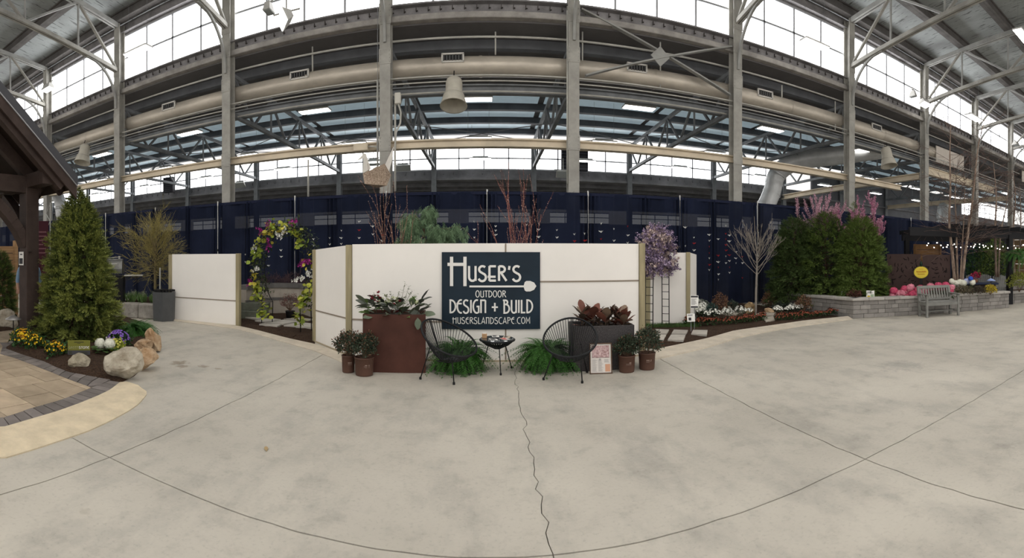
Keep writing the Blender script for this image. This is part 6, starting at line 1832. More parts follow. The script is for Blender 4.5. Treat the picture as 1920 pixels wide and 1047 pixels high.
# ---- bed ground, curb, stones
bedr = [G(1206, 652), G(1240, 657), G(1326, 639), G(1377, 624.5), G(1435, 616), G(1512, 604.5), G(1588, 597), G(1520, 586), G(1449, 577), G(1400, 570), G(1330, 572), G(1306, 600), G(1206, 612)]
mound('mulch_bed', 'dark mulch bed before the drapes with white and red flowers', [(p.x, p.y) for p in bedr], .003, .05, MULCH, seed=8, n=.2, edge=.3)
apron('pale concrete curb curving along the white and red flower bed', [(1218, 668), (1240, 659), (1326, 640), (1377, 625), (1435, 616.5), (1512, 605), (1590, 597)], [(1224, 676), (1240, 673), (1326, 653), (1383, 635), (1440, 623), (1498, 613), (1598, 599.5)], .06, 26)
slabs([[(1228.7, 624.4), (1254.4, 625.5), (1249.8, 633.7), (1230, 633)], [(1263.5, 625.5), (1290, 626.5), (1286, 634), (1259, 633.5)], [(1299.5, 626), (1326.6, 626.5), (1325, 636), (1296, 633.7)], [(1230, 635.5), (1249, 635.5), (1243, 646.6), (1231, 645)], [(1258, 635.5), (1285, 636), (1281, 646.6), (1252, 645.5)]],
      'square pale stepping stone before the wisteria arch, %s of five', 'stepping stones before the wisteria arch', .06)
SLABM = mat('pale flat slab', (.42, .38, .32), .85, var=.15, scale=4, bump=.4, bscale=16)
for quad, z, lb in (([(1410, 597), (1428, 592), (1456, 593), (1450, 598)], .07, 'upper pale flat slab stone between the flower rows'), ([(1427, 600), (1450, 599), (1453, 606), (1436, 609)], .06, 'lower pale slab stone between the red flower rows'),
                    ([(1345, 594), (1362, 590), (1385, 592), (1380, 597)], .07, 'pale slab stone behind the white flowers'), ([(1370, 590), (1388, 586), (1400, 588), (1392, 592)], .10, 'small grey slab stone left of the tan boulder')):
    ps = [G(*v) for v in quad]; c = sum(ps, Vector()) / 4
    b = MB(); b.prism([(p.x - c.x, p.y - c.y) for p in ps], 0, .07); solo('slab_stone', b, SLABM, lb, 'stone', origin=Vector((c.x, c.y, z - .05)))
bould(1405, 592, .42, .36, .36, ROCKO, 51, 'larger round tan boulder beside the bare tree trunk')
bould(1440, 590, .38, .28, .20, ROCKT, 52, 'smaller tan boulder right of the bare tree trunk')
# grass strip
rg = np.random.default_rng(14); n_ = 2600
gp = []
while len(gp) < n_:
    u, v = rg.uniform(0, 1), rg.uniform(0, 1); gp.append(G(1205 + 105 * u, 611 + 7 * v - 2 * u, .03))
o = shells('grass', None, leaf4(.006, .10, .1, .2), np.array([tuple(p) for p in gp]), frames(np.stack([rg.normal(0, .5, n_), rg.normal(0, .5, n_), np.ones(n_)], 1), scale=rg.uniform(.5, 1.2, n_)), GRASS)
props(o, 'short green grass strip under the wisteria arch', 'grass', None, 'stuff')
# ---- bedding flowers: one of each kind, then copies
REDO = mat('rusty red petal', (.20, .05, .028), .6, island=.6)
def bedder(name, label, group, leafm, petm, nl, nb, w, h, pet, seed, tall=.0):
    t = thing(name, label, 'flower', (0, 0, 0), group=group); rg = np.random.default_rng(seed)
    d = rand_dirs(nl, rg, -.1); shells('leaves', t, leaf4(.032, .06), d * [w / 2, w / 2, h * .5] * rg.uniform(.3, 1, (nl, 1)) + [0, 0, h * .35], frames(d + rg.normal(0, .4, d.shape)), leafm)
    a = np.arange(5) * 2 * PI / 5; dd = np.stack([np.cos(a), np.sin(a), np.full(5, .5 + tall)], 1); Vt, Ft = scatter(*leaf4(pet, pet), np.zeros((5, 3)), frames(dd))
    d = rand_dirs(nb, rg, .25); up = np.cross(d, rg.normal(0, 1, d.shape))
    shells('blooms', t, (Vt, Ft), d * [w * .45, w * .45, h * .45] + [0, 0, h * .6], frames(up, up=d + [0, 0, .6]), petm)
    return t
gr1, gr2 = 'red bedding flowers left of the slab stone', 'red bedding flowers before the block wall'
f1 = bedder('bedding_flower', 'rusty red low bedding flower in row left of slab stone', gr1, LEAFD, REDO, 34, 16, .17, .16, .024, 1)
def rowof(src, pts, n_, rows, jit, zz, label, group, seed, smin=.8, smax=1.15, first=True):
    rg = np.random.default_rng(seed); pp = resample([G(*q) for q in pts], n_); ks = 0
    for r_ in range(rows):
        for i, q in enumerate(pp):
            a = math.atan2(q.x, q.y); p = q + Vector((math.sin(a), math.cos(a), 0)) * r_ * .17 + Vector((rg.normal(0, jit), rg.normal(0, jit), 0)); p.z = zz
            lb = label % nth(i) if rows == 1 else label % (nth(i), ('front', 'second', 'third', 'fourth', 'fifth', 'back')[r_])
            if first: src.location = p; src['label'] = lb; src['group'] = group; first = False
            else: copy_tree(src, p, rg.uniform(0, 6), lb, group, rg.uniform(smin, smax) * (1 + .07 * r_))
rowof(f1, [(1288, 615), (1320, 616), (1370, 613), (1432, 605)], 15, 2, .02, .04, 'rusty red bedding flower, %s from notice cards in %s row', gr1, 4)
rowof(f1, [(1458, 606.5), (1500, 602), (1545, 598), (1588, 591)], 16, 2, .02, .04, 'rusty red bedding flower before block wall, %s from slab stone in %s row', gr2, 5, first=False)
g3, g4, g5 = 'white flowers clustered left by the notice cards', 'white flowers between the red rows', 'white flowers along the block wall foot'
w1 = bedder('cyclamen', 'white cyclamen in cluster beside the notice cards', g3, mat('grey cyclamen leaf', (.07, .10, .06), .5, island=.4), TERR, 24, 18, .19, .26, .040, 2, .6)
rowof(w1, [(1296, 603), (1310, 604), (1322, 602)], 4, 6, .04, .06, 'white cyclamen beside notice cards, %s from the cards in %s row', g3, 6)
rowof(w1, [(1326, 606), (1350, 604), (1385, 600), (1404, 598)], 8, 1, .05, .05, 'white cyclamen between notice cards and slab stone, %s from the cards', g4, 7, first=False)
rowof(w1, [(1459, 597), (1476, 596), (1500, 592)], 6, 1, .05, .05, 'white cyclamen just behind the red row by the block wall, %s from slab', 'white flowers behind the right red row', 8, first=False)
rowof(w1, [(1455, 584), (1475, 585), (1495, 587), (1530, 589), (1550, 590)], 11, 1, .07, .05, 'white cyclamen along foot of the block wall, %s from bare tree', g5, 9, .6, .9, first=False)
def bush(label, px, r, w, h, m, seed, n_=700, z=.04, leaf=(.022, .045), name='shrub'):
    t = thing(name, label, 'shrub', P(px, r, z)); rg = np.random.default_rng(seed); shrub(t, (0, 0, h * .55), (w / 2, w / 2, h * .5), n_, leaf4(*leaf), m, rg, 12); return t
BRZ = mat('bronze shrub leaf', (.16, .085, .05), .6, island=.5); BLUE = mat('blue green leaf', (.035, .07, .06), .6, island=.4); DKG = mat('dusky leaf', (.045, .06, .045), .6, island=.5)
bush('bronze leaved shrub behind white flowers near the notice cards', 1350, 12.4, .50, .58, BRZ, 81)
bush('bronze leaved shrub right of the bare tree', 1442, 13.6, .48, .52, BRZ, 82)
bush('bronze leaved shrub before left arm of block wall', 1507, 12.6, .46, .50, BRZ, 83)
bush('blue green low shrub among the white flowers', 1334, 11.4, .34, .40, BLUE, 84)
bush('dusky green low plants behind white flowers at drape foot', 1372, 12.6, .4, .36, DKG, 85)
bush('dusky green low plants at the end of narrow white wall', 1316, 12.2, .4, .42, DKG, 86)
bush('dusky low plants left of the smaller tan boulder', 1465, 13.2, .5, .28, DKG, 87)
# bare young tree
t = thing('bare_tree', 'leafless young tree with pale upright branches before the drapes', 'tree', P(1417, 12.6, .03)); rg = np.random.default_rng(19)
segs = [((0, 0, 0), (.005, 0, .6), .034, .030), ((.005, 0, .6), (.03, 0, 1.18), .030, .026), ((.03, 0, 1.18), (.04, 0, 1.7), .022, .016), ((.04, 0, 1.7), (-.02, 0, 2.2), .016, .010), ((-.02, 0, 2.2), (-.05, 0, 2.75), .012, .004)]
for i in range(20):
    aa = i * 2.4; z = 1.08 + .8 * (i / 20); q = 1.0 - .35 * i / 20
    twigs(rg, (.03, 0, z), (math.cos(aa), math.sin(aa), .80 + .5 * i / 20), q, .0095, 2, .42, 4, .50, .50, 5, segs, .0028, .08, .25)
V, Fq = tubes(segs[:5], 8); link('trunk', npmesh('trunk', V, Fq, BARKG, smooth=True), t)
V, Fq = tubes(segs[5:], 5); link('branches', npmesh('branches', V, Fq, BARKG), t)
# notice cards on stakes
def card(label, px, py, r, w, h, tilt=-.25, bars=True, name='notice_card', stake=.3, zb=None, pic=False, rz=0):
    z = ZR(py, r); p = P(px, r, 0); a = math.atan2(p.x, p.y); zz = z
    t = thing(name, label, 'sign', (p.x, p.y, zz - h / 2), -a + rz)
    M = Matrix.Rotation(tilt, 3, 'X')
    b = MB(); b.box(M @ Vector((0, 0, h / 2)), (w, .006, h), M); lpart('card', b, PAPER, t)
    b = MB(); rr = random.Random(px)
    if bars:
        b.box(M @ Vector((0, -.004, h * .9)), (w * .9, .002, h * .13), M); b.box(M @ Vector((0, -.004, h * .08)), (w * .9, .002, h * .12), M)
        lines(b, rr, -w * .38, w * .3, h * .25, h * .75, 6, y=-.004, fill=.35, M=M)
    else:
        lines(b, rr, -w * .4, w * .4, h * .68, h * .92, 2, y=-.004, fill=.45, M=M)
        if not pic: b.box(M @ Vector((-w * .15, -.004, h * .33)), (w * .34, .002, h * .36), M)
    lpart('print', b, INK, t, kind='stuff')
    if pic:
        b = MB(); b.box(M @ Vector((-w * .2, -.004, h * .3)), (w * .36, .002, h * .34), M); lpart('yellow_picture', b, mat('yellow print', (.62, .46, .05), .6), t)
        b = MB(); b.box(M @ Vector((w * .22, -.004, h * .36)), (w * .4, .002, h * .5), M); lpart('green_panel', b, mat('pale green print', (.30, .38, .26), .6), t)
    b = MB(); b.bar(M @ Vector((0, .008, h * .5)), (0, .012, -stake), .012, .006, up=(0, 1, 0)); lpart('stake', b, STEELD, t)
card('white notice card with black bars beside narrow white wall', 1302, 566, 9.6, .17, .27, stake=.45)
card('white notice card with small dark picture in red flowers', 1296, 596, 9.2, .165, .165, bars=False, stake=.2, rz=.2)

# ---- block retaining wall: two arms, courses of blocks, capstones
BLK = mat('grey wall block', (.25, .235, .22), .85, var=.12, scale=6, objvar=.20, bump=.35, bscale=40, bdist=.006)
CAPM = mat('pale capstone', (.38, .36, .335), .85, var=.10, scale=5, objvar=.10, bump=.3, bscale=40)
COR = Vector((8.65, 8.23, 0)); LE = Vector((8.42, 11.6, 0)); RE = Vector((13.35, 5.87, 0))
NB = 0
def blockwall(t, A, B, h, seed, capw=.36, course=.118):
    d = (B - A).normalized(); L = (B - A).length; nn = Vector((-d.y, d.x, 0)); Mr = Matrix.Rotation(math.atan2(d.y, d.x), 3, 'Z'); rr = random.Random(seed)
    nc = int(round((h - .075) / course)); ch = (h - .075) / nc
    b = MB(); b.bar(A + nn * .16 + Vector((0, 0, (h - .08) / 2)), B + nn * .16 + Vector((0, 0, (h - .08) / 2)), .22, h - .09); wpart('core', b, JOINT, t)
    for c in range(nc):
        s = 0
        while s < L - .02:
            w_ = min(rr.choice([.2, .3, .3, .42]), L - s)
            if L - s - w_ < .1: w_ = L - s
            b = MB(); p = A + d * (s + w_ / 2) + nn * (.10 + rr.uniform(-.004, .004)) + Vector((0, 0, (c + .5) * ch)); b.box(p, (w_ - .006, .2, ch - .006), Mr, bev=.006); wpart('block', b, BLK, t); s += w_
    s = -.03
    while s < L + .02:
        w_ = min(.46, L + .03 - s); b = MB(); b.box(A + d * (s + w_ / 2) + nn * (.13) + Vector((0, 0, h - .0375)), (w_ - .006, capw, .075), Mr, bev=.012); wpart('capstone', b, CAPM, t); s += w_
rw = thing('retaining_wall', 'low grey block retaining wall with pale capstones around raised bed', 'garden wall', COR)
blockwall(rw, COR, RE, .545, 3); blockwall(rw, LE, COR, .545, 4)
bw = [(COR.x + .3, COR.y - .0), (RE.x + .1, RE.y + .25), (14.6, 8.0), (13.4, 12.4), (8.8, 12.4), (8.72, 9)]
mound('mulch_bed', 'raised dark mulch behind the block retaining wall', bw, .02, .46, MULCH, seed=9, n=.3, edge=.12)
rw2 = thing('retaining_wall', 'second low grey block wall at the right edge', 'garden wall', (15.2, 5.9, 0))
blockwall(rw2, Vector((14.55, 6.35, 0)), Vector((18.2, 4.6, 0)), .42, 6)
mound('mulch_bed', 'dark mulch behind second block wall at right edge', [(14.9, 6.5), (18.4, 4.9), (19.5, 7.2), (16, 8.6)], .02, .36, MULCH, seed=10, n=.4, edge=.1)
rw3 = thing('retaining_wall', 'farther block wall behind pergola post at right edge', 'garden wall', (16.2, 6.95, 0))
blockwall(rw3, Vector((16.2, 6.95, 0)), Vector((19.6, 5.25, 0)), .75, 7)
# ---- evergreens and redbuds
rg = np.random.default_rng(23)
for px, r, h, w, sd, lb, m1, m2 in ((1490, 13.9, 2.36, .85, 1, 'dark green evergreen nearest the bare tree, leftmost of three', GREEN_EVER, GREEN_EVER),
                                   (1548, 13.9, 2.50, .95, 2, 'dark evergreen in the middle of three, below pink blossom', GREEN_EVER, GREEN_EVER2),
                                   (1614, 13.3, 2.32, .85, 3, 'brighter green evergreen beside the brown screens', GREEN_EVER2, GREEN_EVER2)):
    t = thing('evergreen', lb, 'tree', P(px, r, .42))
    conifer(t, h, w * 1.06, np.random.default_rng(sd), 170, sprig_T(22, .17, .055, .0068, .75, seed=6), m1, m2, .42, .02, 48, .18, .25, .5, .04)
t = thing('evergreen', 'narrow green evergreen top rising behind the pink blossom', 'tree', P(1602, 14.9, .4)); conifer(t, 3.05, .5, np.random.default_rng(4), 90, sprig_T(18, .15, .045, .005, .8, seed=6), GREEN_EVER2, GREEN_EVER2, .55, .04, 26, .1, .2, .6, .04)
PINKB = mat('pink redbud blossom', (.62, .25, .42), .6, island=.35); PINKP = mat('pale pink blossom', (.75, .48, .58), .6, island=.25)
def redbud(label, px, r, h, spread, seed, nst, pm):
    t = thing('redbud', label, 'tree', P(px, r, .4)); rg = np.random.default_rng(seed); segs = []; pos = []
    for i in range(nst):
        aa = rg.uniform(0, 6.28); k = rg.uniform(.2, 1)
        twigs(rg, (0, 0, .2), (math.cos(aa) * spread * k, math.sin(aa) * spread * k, 1), h * rg.uniform(.75, 1), .014, 2, .30, 5, .30, .35, 6, segs, .003, .06, .5)
    for s in segs:
        if s[0][2] > h * .36:
            for q in range(8):
                pos.append(np.array(s[0]) + (np.array(s[1]) - np.array(s[0])) * rg.uniform() + rg.normal(0, .014, 3))
    V, Fq = tubes(segs, 4); link('branches', npmesh('branches', V, Fq, BARKB), t)
    pos = np.array(pos); dd = rg.normal(0, 1, pos.shape); hf = rg.uniform(0, 1, len(pos)) < .6
    shells('blossom', t, leaf4(.022, .026), pos[hf], frames(dd[hf]), pm, kind='stuff'); shells('pale_blossom', t, leaf4(.022, .026), pos[~hf], frames(dd[~hf]), PINKP, kind='stuff')
redbud('pink blossoming tree behind the evergreens, left of two', 1528, 14.6, 2.58, .34, 5, 13, PINKP)
redbud('deep pink blossoming tree beside the brown screens', 1640, 14.0, 2.40, .26, 6, 11, PINKB)
redbud('small pink blossoming tree between evergreens', 1586, 14.4, 2.3, .28, 7, 6, PINKB)
bush('low reddish shrub on the raised bed corner', 1601, 12.5, .42, .26, mat('reddish leaf', (.11, .045, .035), .6, island=.5), 88, 500, .46)
bush('dark low shrub under the right evergreen', 1652, 13.6, .5, .3, DKG, 89, 500, .46)
card('small pale card staked under the middle evergreen', 1582, 550, 12.9, .14, .12, bars=False, stake=.15)
card('white plant card with yellow picture near the wall corner', 1632, 554, 12.3, .22, .26, pic=True, bars=False, stake=.03, tilt=-.2)
card('small white card behind the bench arm', 1786, 549, 13.6, .15, .13, bars=False, stake=.05)
# ---- brown leaf-cut screens
SCR = mat('brown steel screen', (.055, .032, .028), .55, var=.15, scale=2)
HOLE = mat('screen cut dark', (.016, .010, .010), .8)
def screen(label, pa, pb_, z0, z1, seed, n_):
    d = pb_ - pa; t = thing('garden_screen', label, 'screen', (pa.x, pa.y, 0), math.atan2(d.y, d.x)); L = d.length
    b = MB(); b.box((L / 2, 0, (z0 + z1) / 2), (L, .012, z1 - z0)); lpart('steel_sheet', b, SCR, t)
    for x in (.02, L - .02):
        b = MB(); b.box((x, .02, z1 / 2), (.04, .04, z1)); lpart('post', b, BLACK, t)
    rg = np.random.default_rng(seed)
    for i in range(n_):
        me = LEAFCUT; o = link('leaf_cutout', me, t, (rg.uniform(.1, L - .1), -.0075, rg.uniform(z0 + .15, z1 - .08))); o.rotation_euler = (0, rg.uniform(0, 6.28), 0); k = rg.uniform(.6, 1.2); o.scale = (k, 1, k)
b = MB(); n8 = 8; ov = [(.075 * math.cos(2 * PI * i / n8), .020 * math.sin(2 * PI * i / n8)) for i in range(n8)]
b.add([(x, -.001, z + .012 * math.cos(x * 30)) for x, z in ov] + [(x, .001, z + .012 * math.cos(x * 30)) for x, z in ov], [tuple(range(n8)), tuple(range(15, 7, -1))] + [(i, n8 + i, n8 + (i + 1) % n8, (i + 1) % n8) for i in range(n8)])
LEAFCUT = b.mesh('leaf_cutout', HOLE)
screen('brown leaf cut steel screen left of the yellow oval sign', P(1663, 14.15), P(1726, 14.2), .5, 1.74, 3, 34)
screen('brown leaf cut steel screen between yellow sign and birches', P(1730, 14.2), P(1782, 14.35), .5, 1.72, 4, 26)
# ---- yellow oval sign
p = P(1727, 13.75, 0); a = math.atan2(p.x, p.y)
t = thing('oval_sign', 'yellow oval sign with dark leaf finial on black post', 'sign', p, -a + .1)
b = MB(); b.box((0, .02, .95), (.09, .05, 1.0)); lpart('post', b, BLACK, t)
def disc(rx, rz, y0, y1, z, m, nm):
    b = MB(); n_ = 32; vs = [(rx * math.cos(2 * PI * i / n_), y0, z + rz * math.sin(2 * PI * i / n_)) for i in range(n_)] + [(rx * math.cos(2 * PI * i / n_), y1, z + rz * math.sin(2 * PI * i / n_)) for i in range(n_)]
    b.add(vs, [tuple(range(n_)), tuple(range(2 * n_ - 1, n_ - 1, -1))] + [(i, n_ + i, n_ + (i + 1) % n_, (i + 1) % n_) for i in range(n_)]); lpart(nm, b, m, t)
zc = ZR(511, 13.75)
disc(.23, .19, -.02, .0, zc, mat('olive sign rim', (.18, .17, .02), .5), 'oval_rim'); disc(.215, .175, -.032, -.02, zc, mat('yellow sign face', (.72, .56, .06), .5), 'oval_face')
ORP = mat('orange script', (.50, .17, .03), .6)
b = MB(); rr = random.Random(1)
b.tube([(-.15 + .3 * i / 40, -.034, zc + .02 + .022 * math.sin(i * 1.9) * (1 if i % 7 else .2)) for i in range(41)], .0055, 4); b.tube([(-.11 + .22 * i / 30, -.034, zc - .055 + .013 * math.sin(i * 1.9)) for i in range(31)], .004, 4); b.box((0, -.034, zc + .10), (.12, .003, .008)); lpart('script', b, ORP, t, kind='stuff')
b = MB(); b.lathe([(.0, .16), (.03, .13), (.045, .07), (.03, .01), (.012, -.02)], (0, -.02, zc + .19), 10); lpart('leaf_finial', b, mat('dark green finial', (.012, .03, .02), .5), t)
# ---- hydrangeas
PKH = mat('pink hydrangea floret', (.60, .085, .17), .6, island=.25); PKH2 = mat('light pink floret', (.72, .26, .34), .6, island=.2)
HP = [floret_ball('flower_head', .115, 130, PKH, 2, .024), floret_ball('flower_head', .115, 130, PKH2, 3, .024)]
def hydr(label, spots, r, meshes, z0=.46, s=1.0, lm_=None):
    cpx = sum(q[0] for q in spots) / len(spots); base = P(cpx, r, z0); t = thing('hydrangea', label, 'flower', base)
    for i, q in enumerate(spots):
        rr_ = r + rh.uniform(-.1, .15); c = P(q[0], rr_, ZR(q[1], rr_)) - base
        o = link('flower_head', meshes[(i * 3 + len(spots)) % len(meshes)] if len(q) < 3 else meshes[q[2]], t, c, (rh.uniform(0, 1), 0, rh.uniform(0, 6))); k = s * rh.uniform(.85, 1.12); o.scale = (k, k, k * .9)
        b = MB(); b.tube([(c.x * .6, c.y * .6, -.05), c], .006, 5); lpart('stem', b, LEAFM, t)
    xs = [P(q[0], r) - P(cpx, r) for q in spots]; n_ = 26 * len(spots); rg = np.random.default_rng(len(spots))
    pos = np.array([tuple(xs[rg.integers(0, len(xs))]) for _ in range(n_)]) + rg.normal(0, .08, (n_, 3)); pos[:, 2] = rg.uniform(-.02, .14, n_)
    shells('leaves', t, leaf4(.05, .09), pos, frames(rg.normal(0, 1, (n_, 3)) + [0, 0, .3]), LEAFD, kind='stuff')
hydr('pink hydrangea clump at left before brown screen', [(1674, 555), (1676, 546), (1686, 551), (1690, 558), (1683, 556)], 13.0, HP)
hydr('pink hydrangea clump below the yellow oval sign', [(1696, 542), (1703, 549), (1699, 556), (1707, 540), (1711, 552), (1694, 549)], 12.9, HP)
hydr('pink hydrangea clump left behind the bench back', [(1719, 546), (1717, 555), (1725, 542), (1728, 550), (1722, 553), (1734, 547)], 12.95, HP)
hydr('pink hydrangea clump right behind the bench back', [(1745, 538), (1760, 537), (1768, 540), (1773, 536), (1777, 541), (1782, 545), (1784, 540)], 13.25, HP)
BLH = mat('blue hydrangea floret', (.04, .12, .55), .6, island=.25); PBH = mat('pale blue hydrangea floret', (.50, .54, .78), .6, island=.15)
HWB = [floret_ball('flower_head', .10, 110, WHY, 5, .022), floret_ball('flower_head', .085, 110, BLH, 6, .02), floret_ball('flower_head', .115, 110, PBH, 7, .022)]
hydr('white hydrangea heads at the foot of the birches', [(1785, 528, 0), (1793, 531, 0), (1800, 530, 0), (1788, 534, 0)], 13.7, HWB)
hydr('blue and white hydrangea heads right of the birch trunks', [(1812, 528, 2), (1820, 523, 1), (1824, 530, 0), (1806, 531, 0)], 13.8, HWB)
bush('grey brown foliage plant below white hydrangeas', 1803, 13.6, .72, .30, mat('grey brown leaf', (.12, .10, .065), .6, island=.5), 91, 900, .46)
bush('dark foliage plant on wall right of white hydrangeas', 1832, 13.8, .6, .28, mat('brown black leaf', (.06, .05, .035), .6, island=.5), 92, 800, .46)
bush('yellow leaved low plant near end of block wall', 1857, 14.0, .42, .30, mat('golden leaf', (.42, .33, .03), .6, island=.35), 93, 700, .46)
bush('dark plant at corner below screens', 1666, 13.8, .3, .22, DKG, 94, 300, .46)
pathlight('blue hatted path light before the pergola', P(1858, 14.6, .46), .42, m=mat('blue light shade', (.28, .36, .62), .4))
# ---- birches
BIR = mat('peeling birch bark', (.13, .08, .06), .8, col2=(.36, .28, .22), scale=13, stretch=(1, 1, .35), bump=.8, bscale=22, bdist=.02, detail=7)
BTW = mat('birch twig', (.13, .085, .07), .7, island=.4)
def birch(label, px, r, stems, seed, z0=.4, tw=1.0):
    base = P(px, r, z0); t = thing('birch', label, 'tree', base); rg = np.random.default_rng(seed); fine = []
    for st in stems:
        pts = [P(x, r + dr_, max(z0, ZR(y, r + dr_))) - base for x, y, dr_ in st[:-1]]; r0 = st[-1]
        out = []
        for i in range(len(pts) - 1):
            a_ = pts[max(0, i - 1)]; b_, c_ = pts[i], pts[i + 1]; d_ = pts[min(len(pts) - 1, i + 2)]
            for s in range(5):
                u = s / 5; out.append(.5 * ((2 * b_) + (c_ - a_) * u + (2 * a_ - 5 * b_ + 4 * c_ - d_) * u * u + (3 * b_ - a_ - 3 * c_ + d_) * u ** 3))
        out.append(pts[-1]); m = len(out)
        b = MB(); b.tube(out, [r0 * .85 * (1 - .86 * i / (m - 1)) * (1 + .12 * math.sin(i * 2.3)) for i in range(m)], 9); lpart('trunk', b, BIR, t, True)
        for q in range(int(26 * tw)):
            i = int(rg.uniform(.22, 1) * (m - 1)); p = out[i]; aa = rg.uniform(0, 6.28)
            twigs(rg, tuple(p), (math.cos(aa), math.sin(aa), rg.uniform(.1, .9)), rg.uniform(.8, 1.6) * (1.15 - .5 * i / m), .008, 1, .45, 5, .60, -.02, 6, fine, .0034, .10, .2)
    V, Fq = tubes(fine, 3); link('twigs', npmesh('twigs', V, Fq, BTW), t)
birch('clump of peeling birch trunks beside the brown screens', 1796, 14.3, [
    [(1790, 530, 0), (1786, 480, .0), (1780, 420, .05), (1782, 350, .1), (1781, 290, .1), (1783, 230, 0), .075],
    [(1796, 530, 0), (1794, 470, .1), (1793, 420, .2), (1791, 360, .3), (1796, 310, .3), .05],
    [(1800, 530, 0), (1803, 480, -.1), (1806, 430, -.1), (1809, 380, -.2), (1808, 330, -.2), .035],
    [(1803, 530, 0), (1809, 480, .1), (1816, 430, .1), (1823, 380, .2), (1829, 320, .2), (1835, 270, .2), (1846, 225, .2), .07]], 7, tw=1.25)
birch('farther birch rising behind the pergola', 1868, 17.0, [[(1868, 520, 0), (1866, 430, 0), (1868, 380, 0), (1866, 340, .1), (1862, 300, 0), .06], [(1872, 520, 0), (1876, 440, 0), (1886, 390, .2), (1892, 340, .3), .05]], 8, tw=1.0)
birch('bare dark young tree behind pergola at right edge', 1905, 18.0, [[(1902, 520, 0), (1900, 430, 0), (1904, 370, 0), (1898, 320, .1), .06], [(1910, 520, 0), (1914, 420, 0), (1912, 350, .2), .05]], 9, tw=1.0)
# ---- bench
BEN = mat('weathered grey bench wood', (.21, .21, .195), .75, var=.15, scale=4, stretch=(1, 1, 1), bump=.2, bscale=20)
wd_ = (RE - COR).normalized(); nf = Vector((-wd_.y, wd_.x, 0)); nf = -nf if nf.y > 0 else nf
c = P(1760, 12.55); bx = thing('bench', 'weathered grey slatted wooden bench before the block wall', 'bench', c, math.atan2(wd_.y, wd_.x))
W_, D_ = 1.06, .46
for sx in (-1, 1):
    x = sx * (W_ / 2 - .03)
    b = MB(); b.box((x, -D_ / 2, .30), (.06, .06, .60), bev=.006); lpart('leg', b, BEN, bx)
    b = MB(); b.bar((x, D_ / 2 - .03, 0), (x, D_ / 2 - .03, .40), .06, .06, up=(0, 1, 0)); b.bar((x, D_ / 2 - .03, .40), (x, D_ / 2 + .07, .80), .06, .06, up=(0, 1, 0)); lpart('leg', b, BEN, bx)
    b = MB(); b.box((x, -.03, .615), (.085, D_ + .10, .03), bev=.008); lpart('armrest', b, BEN, bx)
    b = MB(); b.box((x, 0, .14), (.035, D_ - .06, .05)); lpart('stretcher', b, BEN, bx)
    b = MB(); b.box((x, 0, .36), (.035, D_ - .06, .07)); lpart('side_rail', b, BEN, bx)
b = MB(); b.box((0, -D_ / 2 + .0, .355), (W_ - .06, .03, .08)); lpart('front_apron', b, BEN, bx)
b = MB(); b.box((0, .02, .14), (W_ - .06, .045, .035)); lpart('long_stretcher', b, BEN, bx)
for i in range(6):
    b = MB(); b.box((0, -D_ / 2 + .035 + i * .075, .405), (W_ - .01, .062, .022), bev=.005); lpart('seat_slat', b, BEN, bx)
b = MB(); b.box((0, D_ / 2 + .07, .79), (W_, .045, .085), Matrix.Rotation(-.24, 3, 'X'), bev=.01); lpart('top_rail', b, BEN, bx)
b = MB(); b.box((0, D_ / 2 - .02, .47), (W_ - .1, .035, .055)); lpart('lower_rail', b, BEN, bx)
for i in range(11):
    x = -W_ / 2 + .10 + i * (W_ - .2) / 10
    b = MB(); b.bar((x, D_ / 2 - .015, .48), (x, D_ / 2 + .06, .77), .045, .016, up=(0, 1, 0)); lpart('back_slat', b, BEN, bx)
# ---- pergola corner with festoon lights, chairs, fence, hanging fern
PERG = mat('black stained pergola', (.010, .010, .012), .6)
pp = P(1893, 15.7); pv2 = thing('pergola', 'black pergola with festoon lights at the right', 'pergola', (pp.x, pp.y, 0))
qd = Vector((.89, -.45, 0)); qn = Vector((.45, .89, 0))
def pbar(nm, a_, c_, w_, h_): b = MB(); b.bar(a_, c_, w_, h_); wpart(nm, b, PERG, pv2)
zt2 = 2.42
for k, m_ in ((0, 0), (0, 3.6), (-2.2, 3.6)):
    q = Vector((pp.x, pp.y, 0)) + qd * k + qn * m_; b = MB(); b.box((q.x, q.y, zt2 / 2), (.17, .17, zt2), Matrix.Rotation(-.47, 3, 'Z')); wpart('post', b, PERG, pv2)
o0 = Vector((pp.x, pp.y, zt2))
pbar('beam', o0 - qd * 3.9, o0 + qd * 3, .10, .26); pbar('beam', o0 + qn * 3.6 - qd * 2.4, o0 + qn * 3.6 + qd * 3, .10, .26)
for i in range(12): 
    q = o0 + qd * (-2.3 + .5 * i) + Vector((0, 0, .2)); pbar('rafter', q - qn * .35, q + qn * 4.0, .05, .15)
FB = emat('festoon bulb', (1, .93, .8), 9)
for row, (m_, z_) in enumerate(((-.12, 2.12), (1.6, 2.2), (3.2, 2.24))):
    t = thing('festoon_lights', 'string of small white festoon bulbs under pergola, %s from front' % ORD[row], 'string light', o0 + qn * m_ - qd * (3.0, 2.4, 1.9)[row] + Vector((0, 0, z_ - zt2)))
    pts = []; n_ = 17
    for i in range(n_ + 1): pts.append(qd * ((3.0, 2.4, 1.9)[row] * 2 * i / n_) + Vector((0, 0, -.13 * abs(math.sin(i * PI / 5 + row)) - .05 * (i % 2))))
    b = MB(); b.tube(pts, .005, 4); lpart('cable', b, BLACK, t)
    for i in range(n_ + 1):
        b = MB(); b.sphere((0, 0, -.035), .02, 8, 6); bo = lpart('bulb', b, FB, t, True, loc=pts[i])
FENB = mat('brown fence board', (.16, .085, .035), .75, var=.2, scale=3)
